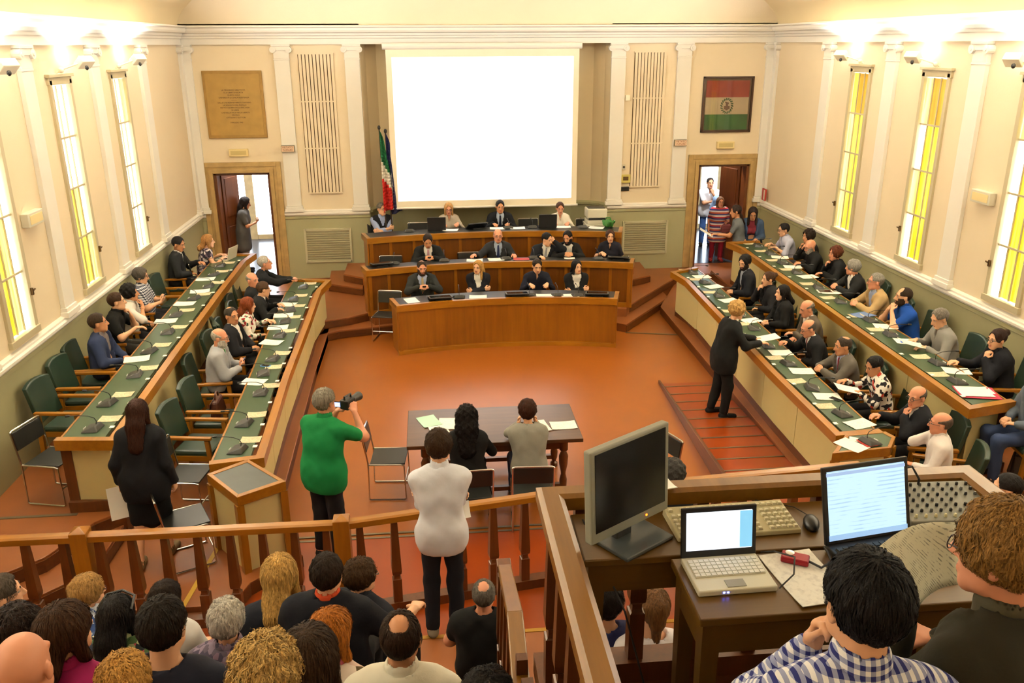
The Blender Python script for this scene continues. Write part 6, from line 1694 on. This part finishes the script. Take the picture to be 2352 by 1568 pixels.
for ds, (rz, z, L_) in MICS.items():
    sx = -1 if 'left' in ds else 1
    for i, (x, y) in enumerate(L_):
        xr = sx * (abs(x) - .13 + 0)
        sheet('c', (x - sx * .09, y + .24, z), R90 + random.uniform(-.12, .12), 'printed beige card beside microphone %s from the near end, %s desk' % (ORD[i], ds), 'printed cards at the seats', (.15, .21))
        occupied = {'outer left': range(3, 10), 'inner left': range(3, 10), 'inner right': range(0, 9), 'outer right': range(0, 10)}[ds]
        if i in occupied and i % 5 != 4:
            sheet(random.choice('ppq'), (x + sx * .07, y - .27, z + .001), R90 + random.uniform(-.3, .3), 'white sheet of paper before microphone %s from the near end, %s desk' % (ORD[i], ds))
for (k, x, y, z, r_, lb, sz) in [('m', 4.72, -9.47, 1.247, -.25, 'magenta folder under the loose papers at the near end of the outer right desk', (.42, .34)), ('p', 4.70, -9.45, 1.253, -.2, 'stack of loose white papers in the magenta folder on the outer right desk', (.34, .28)),
        ('p', 3.02, -10.05, .978, .5, 'white sheet lying on the right corner desk', (.21, .297)), ('r', 3.20, -10.02, .982, .2, 'red booklet on the right corner desk', (.13, .18)), ('p', 3.16, -9.94, .978, 1.1, 'folded white leaflet beside the red booklet', (.10, .2)), ('b', 4.86, -6.60, 1.248, .3, 'blue folder before the man in the beige jacket', (.30, .22)),
        ('n', -1.34, -8.53, .769, .35, 'pale green leaflet at the left of the dark table', (.22, .30)), ('q', -1.13, -8.62, .769, -.1, 'open printed booklet on the dark table before the curly-haired woman', (.21, .30)), ('p', -1.22, -8.82, .770, .2, 'white sheet at the near edge of the dark table', (.21, .297)), ('q', -.08, -8.80, .769, .2, 'white printed sheet right of the person in grey', (.21, .297)), ('q', .20, -8.80, .769, 1.6, 'white notebook at the right end of the dark table', (.21, .297)),
        ('p', -1.60, -3.84, .860, .3, 'white papers at the left end of the nearest podium desk', (.21, .297)), ('q', -.48, -3.74, .860, 1.5, 'pad of paper before the blonde woman on the nearest podium desk', (.21, .297)), ('q', .66, -3.80, .860, 1.5, 'white sheet before the person in the navy shirt', (.21, .297)), ('q', 1.08, -3.84, .860, 1.6, 'white sheet before the dark-haired woman on the nearest podium desk', (.21, .297)),
        ('p', -.45, -2.28, 1.140, 1.5, 'white sheets left of the bald man on the middle podium desk', (.21, .297)), ('q', -.05, -2.26, 1.140, 1.6, 'open agenda before the bald man on the middle podium desk', (.21, .297)), ('r', .42, -2.28, 1.140, 1.5, 'red folder right of the bald man on the middle podium desk', (.18, .297)), ('p', 1.32, -2.30, 1.140, 1.5, 'white pad before the bearded man on the middle podium desk', (.15, .2)),
        ('p', -.85, -1.03, 1.460, 1.4, 'white sheet before the blonde woman on the top podium desk', (.21, .297)), ('q', .08, -.98, 1.460, 1.5, 'white sheets before the man at the microphone', (.21, .297)), ('p', .48, -1.0, 1.460, 1.55, 'stack of papers right of the man at the microphone', (.21, .297)), ('p', 1.40, -1.0, 1.460, 1.5, 'white sheet before the woman in the white blouse', (.21, .297)), ('p', 2.05, -1.15, 1.460, 1.2, 'crumpled white papers near the green bag', (.21, .297))]:
    sheet(k, (x, y, z), r_, lb, 'papers on the desks', sz)

# ------------------------------------------------------------------ electronics on the podium
M_scrn = mat('dark_glass_screen', (30, 32, 36), .12)
def flat_monitor(label, loc, rz, tilt, w=.40, h=.28):
    t = thing('flat_monitor', label, 'monitor', loc, rz, 'flat monitors on the podium desks')
    M_ = Matrix.Rotation(tilt, 3, 'X')
    def bx(c, d, nm, m_, bv=0):
        b = MB(); b.box((0, 0, 0), d); b.v = [tuple(M_ @ Vector((x + c[0], y + c[1], z + c[2])) + Vector((0, 0, .035))) for x, y, z in b.v]; return b.build(nm, m_, t, bevel=bv)
    bx((0, 0, 0), (w, h, .022), 'bezel', M_black, .006); bx((0, .0, .0125), (w - .02, h - .02, .003), 'silver_edge', mat('silver_trim', (150, 148, 140), .35, .6)); bx((0, .004, .0145), (w - .045, h - .05, .003), 'screen', M_scrn)
    b = MB(); b.box((0, .02, .008), (.2, .16, .016)); b.build('foot', M_black, t, bevel=.004)
for (x, y, z, r_, lb) in [(-1.12, -3.80, .86, PI + .12, 'flat tilted monitor before the bearded man in the grey suit'), (.19, -3.72, .86, PI, 'flat tilted monitor in the middle of the nearest podium desk'), (1.55, -3.86, .86, PI - .2, 'flat tilted monitor at the right end of the nearest podium desk'), (-2.15, -2.45, 1.14, PI + .25, 'flat tilted monitor at the left end of the middle podium desk'), (2.22, -2.45, 1.14, PI - .25, 'flat tilted monitor at the right end of the middle podium desk')]:
    flat_monitor(lb, (x, y, z), r_, .14)
flat_monitor('dark monitor tilted back beside the man at the microphone', (-.34, -.92, 1.46), PI + .35, .62, .42, .30)
def laptop(name, label, loc, rz, w, d, sh, op, base_m, lid_m, scr_m, keys=True, grp=None):
    """op: screen angle from horizontal; user sits at -Y local, lid hinge at +Y"""
    t = thing(name, label, 'laptop', loc, rz, grp)
    b = MB(); b.box((0, 0, .011), (w, d, .022)); b.build('base', base_m, t, bevel=.005)
    k = MB(); k.box((0, d * .12, .0235), (w * .9, d * .5, .003)); kb = k.build('keyboard', M_greyw if keys == 'w' else M_dark, t)
    if keys:
        kw, kd = w * .9 / 13, d * .5 / 5; me = None
        kk = MB(); kk.box((0, 0, .002), (kw * .84, kd * .8, .004)); me = kk.mesh('key', mat('key_ivory', (222, 220, 206), .5) if keys == 'w' else M_black)
        for r in range(5):
            for c in range(13):
                o = bpy.data.objects.new('key', me); COL.objects.link(o); o.parent = kb; o.location = (-w * .45 + kw * (c + .5), d * .12 - d * .25 + kd * (r + .5), .025)
    b = MB(); b.box((0, -d * .34, .0235), (w * .24, d * .2, .002)); b.build('touchpad', mat('touchpad_grey', (150, 146, 130), .4), t)
    Ml = Matrix.Translation((0, d / 2, .02)) @ Matrix.Rotation(PI - op, 4, 'X')
    def lid(c, dd, nm, m_, bv=0):
        b = MB(); b.box(c, dd); b.v = [tuple(Ml @ Vector(p)) for p in b.v]; return b.build(nm, m_, t, bevel=bv)
    lid((0, sh / 2, 0), (w, sh, .012), 'lid', lid_m, .004)
    if scr_m is not None: lid((0, sh / 2 + .005, .0066), (w - .036, sh - .045, .002), 'screen', scr_m)
    return t, Ml
laptop('laptop', 'black open laptop seen from behind at the left of the top podium desk', (-1.12, -.93, 1.46), PI, .36, .26, .25, math.radians(95), M_black, M_black, M_scrn, False, 'laptops')
laptop('laptop', 'black open laptop seen from behind before the woman in the white blouse', (1.08, -.95, 1.46), PI, .36, .26, .26, math.radians(95), M_black, M_black, M_scrn, False, 'laptops')
M_wscr = mat('white_lit_screen', (245, 245, 250), .3, emit=(240, 244, 255), estr=1.1)
laptop('laptop', 'white open laptop at the far end of the outer left desk', (-4.98, -2.05, 1.245), -R90 - .3, .33, .24, .22, math.radians(105), M_greyw, M_greyw, M_wscr, False, 'laptops')
t = thing('printer_stand', 'low white stand carrying the laser printer', 'cabinet', (2.13, -.62, .60))
b = MB(); b.bb(1.90, 2.38, -.84, -.40, 1.42, 1.456); b.build('top', M_greyw, t, wc=True, bevel=.005)
for x in (1.92, 2.36): b = MB(); b.bb(x - .012, x + .012, -.82, -.42, .60, 1.42); b.build('side', M_greyw, t, wc=True)
t = thing('printer', 'white and dark grey laser printer at the right of the podium', 'printer', (2.13, -.62, 1.458))
b = MB(); b.bb(1.93, 2.34, -.80, -.44, 1.46, 1.54); b.build('paper_tray', M_greyw, t, wc=True, bevel=.01)
b = MB(); b.bb(1.93, 2.34, -.78, -.42, 1.57, 1.76); b.build('body', M_greyw, t, wc=True, bevel=.02)
b = MB(); b.bb(1.96, 2.31, -.80, -.74, 1.54, 1.585); b.build('output_slot', M_black, t, wc=True); b = MB(); b.bb(1.96, 2.31, -.70, -.46, 1.755, 1.775); b.build('top_cover', M_dark, t, wc=True, bevel=.005)
t = thing('green_bag', 'crumpled green bag at the right end of the top podium desk', 'bag', (2.30, -1.08, 1.458))
gb = lambda P: d_ell(P, V3(0, 0, .075), np.eye(3, dtype=F32), V3(.13, .09, .08)) + .014 * np.sin(P[:, 0] * 55 + P[:, 2] * 30) + wob(P, 40, .015)
r_ = mesh_sdf(gb, V3(-.18, -.14, 0.0), V3(.18, .14, .2), .009); child('body', [(r_[0], r_[1], 0)], [mat('bright_green_cloth', (48, 112, 40), .6)], t)
b = MB(); b.tube([(-.06, 0, .13), (-.04, 0, .19), (.03, 0, .19), (.06, 0, .13)], .012, 6); b.build('handle', mat('bright_green_cloth'), t, smooth=True)
for (x, y, z, rz, lb) in [(-1.50, -.22, .6, PI, 'empty black chair with chrome rail left on the top podium row'), (.83, -.05, .6, PI, 'empty black chair with chrome rail between the speaker and the right laptop'), (2.05, -.20, .6, PI, 'empty black chair with chrome rail below the printer'), (-2.02, -1.86, PLAT, PI, 'empty black chair with chrome rail at the left end of the middle podium row'), (-.52, -1.74, PLAT, PI, 'empty black chair with chrome rail beside the bald man in grey')]:
    chair('f', (x, y, z), rz, lb, G_F)

# ------------------------------------------------------------------ press gallery equipment
t = thing('grey_monitor', 'silver-framed flat computer monitor with a black screen on the gallery desk', 'monitor', (-.56, -14.95, 3.18), math.atan2(.22, .33))
M_sil = mat('silver_grey_plastic', (142, 144, 132), .4)
def tl(c, d, nm, m_, bv=0, ti=-.06):
    M_ = Matrix.Translation((0, 0, .07)) @ Matrix.Rotation(ti, 4, 'X'); b = MB(); b.box(c, d); b.v = [tuple(M_ @ Vector(p)) for p in b.v]; return b.build(nm, m_, t, bevel=bv)
tl((0, 0, .175), (.405, .035, .355), 'casing', M_sil, .006); tl((0, -.0185, .188), (.362, .003, .30), 'screen', mat('black_screen', (14, 14, 15), .22)); tl((0, .035, .18), (.22, .05, .2), 'rear_housing', M_dark, .02); tl((.08, -.019, .018), (.006, .003, .006), 'power_led', mat('orange_led', (255, 120, 30), .4, emit=(255, 110, 20), estr=3))
b = MB(); b.box((0, .03, .05), (.08, .03, .10)); b.build('neck', M_dark, t, bevel=.006); b = MB(); b.box((.02, -.01, .008), (.25, .18, .016)); b.build('foot', mat('slate_plastic', (70, 76, 78), .3), t, bevel=.006)
t = thing('keyboard', 'beige computer keyboard behind the white netbook', 'keyboard', (-.14, -14.875, 3.181), .03)
b = MB(); b.hexa([(-.24, -.10, 0), (.24, -.10, 0), (.24, .10, 0), (-.24, .10, 0)], [(-.238, -.098, .018), (.238, -.098, .018), (.238, .098, .034), (-.238, .098, .034)]); kb = b.build('case', mat('beige_plastic', (186, 178, 140), .5), t, bevel=.004)
kk = MB(); kk.lathe([(.0125, 0), (.009, .008)], 4, sq=True); kme = kk.mesh('key', mat('key_cream', (208, 202, 172), .5))
for r in range(6):
    for c in range(20):
        if c in (14,) or (c == 18 and False): continue
        if r == 5 and c in (1, 13): continue
        o = bpy.data.objects.new('key', kme); COL.objects.link(o); o.parent = t
        y = -.078 + r * .027 + (.012 if r == 5 else 0); o.location = (-.218 + c * .0232, y, .0185 + (y + .098) * .082)
def doc_screen(name, base, ink, e):
    m, nt, b_ = nodes_of(name); tc = nt.nodes.new('ShaderNodeTexCoord'); w = nt.nodes.new('ShaderNodeTexWave'); w.bands_direction = 'Z'; w.inputs['Scale'].default_value = 22; w.inputs['Distortion'].default_value = 1.0
    nz = nt.nodes.new('ShaderNodeTexNoise'); nz.inputs['Scale'].default_value = 14; nt.links.new(tc.outputs['Object'], w.inputs['Vector']); nt.links.new(tc.outputs['Object'], nz.inputs['Vector'])
    mu = nt.nodes.new('ShaderNodeMath'); mu.operation = 'MULTIPLY'; nt.links.new(w.outputs['Fac'], mu.inputs[0]); nt.links.new(nz.outputs['Fac'], mu.inputs[1])
    rp = nt.nodes.new('ShaderNodeValToRGB'); rp.color_ramp.elements[0].position = .44; rp.color_ramp.elements[1].position = .6; rp.color_ramp.elements[0].color = (*lin(base), 1); rp.color_ramp.elements[1].color = (*lin(ink), 1)
    nt.links.new(mu.outputs[0], rp.inputs['Fac']); nt.links.new(rp.outputs['Color'], b_.inputs['Emission Color']); b_.inputs['Emission Strength'].default_value = e; b_.inputs['Base Color'].default_value = (.02, .02, .02, 1); b_.inputs['Roughness'].default_value = .3; return m
SE = .36
nb_, Ml = laptop('netbook', 'small white netbook with a lit white screen on the front gallery desk', (-.265, -15.205, 3.179), .02, .275, .20, .185, math.radians(100), mat('ivory_laptop_plastic', (208, 206, 186), .4), M_black, doc_screen('netbook_screen', (240, 246, 255), (232, 238, 255), .7), 'w')
b = MB(); b.box((.098, .098, .0082), (.046, .135, .001)); b.v = [tuple(Ml @ Vector(p)) for p in b.v]; b.build('side_pane', mat('screen_side_pane', (140, 200, 235), .3, emit=(120, 196, 240), estr=SE), nb_)
for x in (-.05, -.036): b = MB(); b.box((x, -.1, .012), (.006, .003, .005)); b.build('status_light', mat('blue_led', (120, 130, 255), .3, emit=(90, 110, 255), estr=6), nb_)
lp_, Ml = laptop('laptop', 'large black laptop with a lit document screen on the gallery desk', (.335, -15.19, 3.181), .16, .36, .27, .285, math.radians(106), M_black, M_black, doc_screen('document_screen', (206, 240, 252), (176, 210, 238), .45), True, 'laptops')
for z_, h_, c_ in ((.268, .012, (150, 180, 225)), (.036, .02, (150, 190, 235))):
    b = MB(); b.box((0, z_ - .012, .0082), (.33, h_, .001)); b.v = [tuple(Ml @ Vector(p)) for p in b.v]; b.build('screen_bar', mat('screen_bar_%d' % int(z_ * 1000), c_, .3, emit=c_, estr=SE), lp_)
t = thing('computer_mouse', 'black computer mouse between keyboard and black laptop', 'mouse', (.16, -14.92, 3.181), -.3)
b = MB(); b.sphere((0, 0, .012), (.03, .055, .024), 14, 8); b.build('shell', M_black, t, smooth=True); b = MB(); b.tube([(0, .05, .012), (-.05, .12, .006), (-.2, .15, .005)], .002, 5); b.build('cable', M_black, t)
t = thing('mixing_console', 'grey audio mixing console with rows of knobs at the gallery corner', 'mixer', (.72, -14.86, 3.181), -.05)
b = MB(); b.hexa([(-.19, -.13, 0), (.19, -.13, 0), (.19, .13, 0), (-.19, .13, 0)], [(-.19, -.13, .03), (.19, -.13, .03), (.19, .13, .055), (-.19, .13, .055)]); b.build('panel', mat('mixer_grey', (128, 130, 122), .45), t, bevel=.005)
kk = MB(); kk.lathe([(.006, 0), (.006, .008), (.004, .013)], 8); kmes = [kk.mesh('knob', mat(n_, c_, .4)) for n_, c_ in (('knob_black', (30, 30, 32)), ('knob_grey', (90, 92, 90)), ('knob_cream', (206, 200, 160)))]
for r in range(7):
    for c in range(9):
        if r in (3,) and c > 5: continue
        o = bpy.data.objects.new('knob', kmes[(2 if r == 0 else (0 if (r + c) % 3 else 1))]); COL.objects.link(o); o.parent = t; y = -.105 + r * .034; o.location = (-.16 + c * .038, y, .031 + (y + .13) * .096)
b = MB(); b.tube([(-.17, .10, .07), (-.16, .10, .13), (-.10, .08, .15), (-.07, .07, .10), (-.07, .07, .075)], .005, 6); b.build('cable', M_black, t, smooth=True)
t = thing('compact_camera', 'small red compact camera with wrist strap on the printed sheet', 'camera', (.0, -15.145, 3.184), -.5)
b = MB(); b.box((0, 0, .012), (.095, .055, .022)); b.build('body', mat('red_metal', (150, 20, 34), .3, .3), t, bevel=.006); b = MB(); b.lathe([(.016, 0), (.016, .004), (.01, .005)], 12, (-.02, .008, .023)); b.build('lens', M_chrome, t, smooth=True)
b = MB(); b.tube([(.045, .0, .012), (.09, -.015, .006), (.12, .03, .012), (.10, .08, .02), (.09, .10, .02)], .0045, 6); b.build('strap', M_black, t, smooth=True)
sheet('q', (.0, -15.24, 3.179), .12, 'printed sheet of paper under the red camera', 'papers in the gallery', (.20, .30))
sheet('p', (-.40, -14.70, 3.262), .2, 'white paper lying on the gallery railing beside the monitor', 'papers in the gallery', (.16, .10))
# printed sheet in the hands of the person in olive
t = thing('held_sheet', 'large printed sheet held up by the person in the olive jacket', 'paper', (.24, -15.5, 3.3))
C4 = [Vector(p) for p in ((.06, -15.53, 3.48), (.37, -15.43, 3.49), (.41, -15.46, 3.28), (.14, -15.62, 3.27))]
b = MB(); n = 8; vs = []
for j in range(n + 1):
    for i in range(n + 1):
        u, v = i / n, j / n; p = (C4[0] * (1 - u) + C4[1] * u) * (1 - v) + (C4[3] * (1 - u) + C4[2] * u) * v; p = p + Vector((0, .03 * math.sin(PI * u), .015 * math.sin(PI * u))); vs.append(p)
b.add(vs, [(j * (n + 1) + i, j * (n + 1) + i + 1, (j + 1) * (n + 1) + i + 1, (j + 1) * (n + 1) + i) for j in range(n) for i in range(n)])
o = b.build('sheet', print_mat('printed_held_sheet', (222, 224, 204), (150, 154, 140), 75, .5), t, wc=True, smooth=True); md = o.modifiers.new('t', 'SOLIDIFY'); md.thickness = .001
# cables and a plastic chair in the gallery
tag(MB().tube([(-.12, -15.30, 3.19), (-.06, -15.27, 3.22), (-.03, -15.20, 3.24), (-.06, -15.10, 3.20), (-.10, -15.08, 3.185)], .003, 6).build('cable', M_black, smooth=True), 'thin dark cable looping beside the netbook', 'cable')
tag(MB().tube([(-.70, -14.80, 3.19), (-.60, -15.12, 3.0), (-.50, -15.2, 2.6), (-.40, -15.5, 2.44)], .004, 6).build('cable', M_black, smooth=True), 'dark cable hanging below the gallery desk', 'cable')
t = thing('plastic_chair', 'pale grey-green plastic chair at the gallery rail', 'chair', (-.63, -15.86, GZ))
M_pg = mat('pale_green_plastic', (168, 166, 136), .5)
b = MB(); b.bb(-.75, -.51, -16.06, -15.66, GZ + .42, GZ + .45); b.build('seat', M_pg, t, wc=True, bevel=.02)
b = MB(); b.box((-.635, -15.66, GZ + .62), (.25, .03, .30), rx=-.1); b.build('backrest', M_pg, t, wc=True, bevel=.02)
for x in (-.73, -.53):
    for y in (-16.03, -15.69): b = MB(); b.tube([(x, y, GZ), (x, y, GZ + .43)], .012, 6); b.build('leg', M_chrome, t, wc=True)

# ------------------------------------------------------------------ things held or lying about
def in_hand(key, sd, f=.09, nrm=.02):
    i = CAST[key]; w_, d_, n_ = i['wr'][sd]; return i['M'] @ (w_ + d_ * f + n_ * nrm)
def phone(key, label):
    a = in_hand(key, 1); c = in_hand(key, -1); p = (a + c) / 2 if (a - c).length < .3 else a
    t = thing('mobile_phone', label, 'phone', p, -CAST[key]['face'])
    M_ = Matrix.Rotation(.9, 4, 'X')
    b = MB(); b.box((0, 0, 0), (.065, .12, .01)); b.v = [tuple(M_ @ Vector(q)) for q in b.v]; b.build('case', M_black, t, bevel=.003)
    b = MB(); b.box((0, 0, .0055), (.058, .10, .001)); b.v = [tuple(M_ @ Vector(q)) for q in b.v]; b.build('screen', mat('phone_screen', (120, 140, 170), .2, emit=(160, 180, 220), estr=.3), t)
phone('LO3', 'mobile phone held up by the man in the checked shirt'); phone('LI6', 'mobile phone held by the old man in the light grey jacket'); phone('DL', 'mobile phone held by the woman in the left doorway'); phone('M1', 'dark mobile phone held by the man with the pink tie'); phone('F1', 'dark mobile phone held by the bearded man with the beige tie')
i = CAST['S52']; p = (in_hand('S52', 1) + in_hand('S52', -1)) / 2 + Vector((0, 0, .03))
t = thing('video_camera', 'black video camera with lit display held by the man in green', 'camera', p, -i['face'])
b = MB(); b.box((0, 0, 0), (.10, .14, .10)); b.build('body', M_black, t, bevel=.012); b = MB(); b.lathe([(.038, 0), (.038, .09), (.045, .1), (.045, .13)], 14); b.v = [(x, z + .06, y + .01) for x, y, z in b.v]; b.build('lens', M_dark, t, smooth=True)
b = MB(); b.box((-.075, -.06, -.005), (.075, .008, .06), rz=.3); b.build('display_frame', M_black, t); b = MB(); b.box((-.076, -.066, -.005), (.062, .003, .046), rz=.3); b.build('display', mat('camera_display', (120, 150, 230), .3, emit=(150, 180, 255), estr=1.2), t)
b = MB(); b.tube([(0, .05, .05), (0, .05, .085), (0, -.05, .085), (0, -.05, .05)], .011, 7); b.build('handle', M_black, t, smooth=True)
def held_paper(key, sd, label, size=(.21, .297), rx=0.0, rz_=0.0, off=(0, .10, .0), m_='p'):
    p = CAST[key]['M'] @ (CAST[key]['wr'][sd][0] + Vector(off))
    o = sheet(m_, p, 0, label, 'papers held in hands', size); o.matrix_basis = Matrix.Translation(p) @ Matrix.Rotation(-CAST[key]['face'] + rz_, 4, 'Z') @ Matrix.Rotation(rx, 4, 'X')
held_paper('RO30', -1, 'white papers held out by the woman in the grey T-shirt', rx=.5, off=(.02, .22, .02)); held_paper('S56', -1, 'white papers carried by the walking woman in the black suit', rx=1.35, rz_=.5, off=(-.02, .02, -.22), size=(.24, .32)); held_paper('RO39', -1, 'white sheet held by the man in the grey shirt', rx=.25, off=(.06, .16, .03), m_='q'); held_paper('S51', -1, 'white sheet held over the desk by the blonde woman', rx=.15, off=(.04, .16, .02)); held_paper('RI48', -1, 'white sheet held by the person in the flowered shirt', rx=.2, off=(.05, .12, .02)); held_paper('S55', 1, 'folded white sheet sticking out from the arm of the man in the white shirt', rx=1.2, rz_=.3, off=(.30, .02, -.20), size=(.07, .14))
# sunglasses worn on the hair
i = CAST['A62']; Hh = lambda x, y, z: tuple(i['M'] @ (i['hc'] + Vector(map(float, i['HM'].T @ (V3(x, y, z) * i['hk'])))))
g = MB(); g.tube([Hh(-.1, -.02, .06), Hh(-.085, .06, .10), Hh(0, .085, .115), Hh(.085, .06, .10), Hh(.1, -.02, .06)], .007, 7)
tag(g.build('sunglasses', M_black, smooth=True), 'dark sunglasses pushed up on the hair of the woman in the flowered blouse', 'sunglasses')
def handbag(label, loc, rz, w, d, h, col):
    t = thing('leather_bag', label, 'bag', loc, rz)
    b = MB(); b.hexa([(-w / 2, -d / 2, 0), (w / 2, -d / 2, 0), (w / 2, d / 2, 0), (-w / 2, d / 2, 0)], [(-w * .44, -d * .25, h), (w * .44, -d * .25, h), (w * .44, d * .25, h), (-w * .44, d * .25, h)]); m_ = mat('leather_%d_%d_%d' % col, col, .4, vary=(8, .15)); b.build('body', m_, t, bevel=.03)
    b = MB(); b.box((0, -d * .42, h * .62), (w * .9, .012, h * .5), rx=-.14); b.build('flap', m_, t, bevel=.005)
    b = MB(); b.tube([(-w * .22, 0, h * .96), (-w * .18, 0, h * 1.25), (0, 0, h * 1.36), (w * .18, 0, h * 1.25), (w * .22, 0, h * .96)], .012, 7); b.build('handle', m_, t, smooth=True)
handbag('brown leather handbag on the empty green armchair in the inner left row', (-3.92, -7.74, INT + .485), -R90, .34, .14, .22, (74, 36, 24))
handbag('dark brown leather bag standing on the floor at the right edge', (5.12, -9.98, TIER), -.4, .40, .18, .30, (44, 26, 18))
handbag('red and grey handbag at the side of the woman in the striped tunic', (5.20, .22, 1.0), 0.2, .24, .1, .18, (120, 60, 66))
for (x, y, z, rz, lb, c_) in [(4.86, -5.37, 1.247, 1.4, 'white-framed tablet before the grey-haired man in the dark jacket', (226, 224, 220)), (4.84, -7.78, 1.247, 1.2, 'blue mobile phone before the man in the grey shirt', (40, 90, 190)), (-3.46, -6.95, .948, 1.2, 'light blue mobile phone on papers at the inner left desk', (90, 150, 220)), (3.44, -8.80, .948, .5, 'black phone near the flowered shirt on the inner right desk', (30, 30, 32))]:
    w_, h_ = (.17, .24) if 'tablet' in lb else (.065, .13)
    t = thing('tablet' if 'tablet' in lb else 'mobile_phone', lb, 'tablet' if 'tablet' in lb else 'phone', (x, y, z), rz)
    b = MB(); b.box((0, 0, .005), (w_, h_, .009)); b.build('case', mat('case_%d_%d_%d' % c_, c_, .35), t, bevel=.002); b = MB(); b.box((0, 0, .0098), (w_ * .84, h_ * .8, .001)); b.build('screen', M_scrn, t)
tag(MB().box((-3.55, -10.6, .153), (.045, 1.5, .004), rz=-.10).build('floor_tape', mat('yellow_tape', (190, 150, 50), .6)), 'yellow tape line on the floor beside the left corner desk', 'tape')
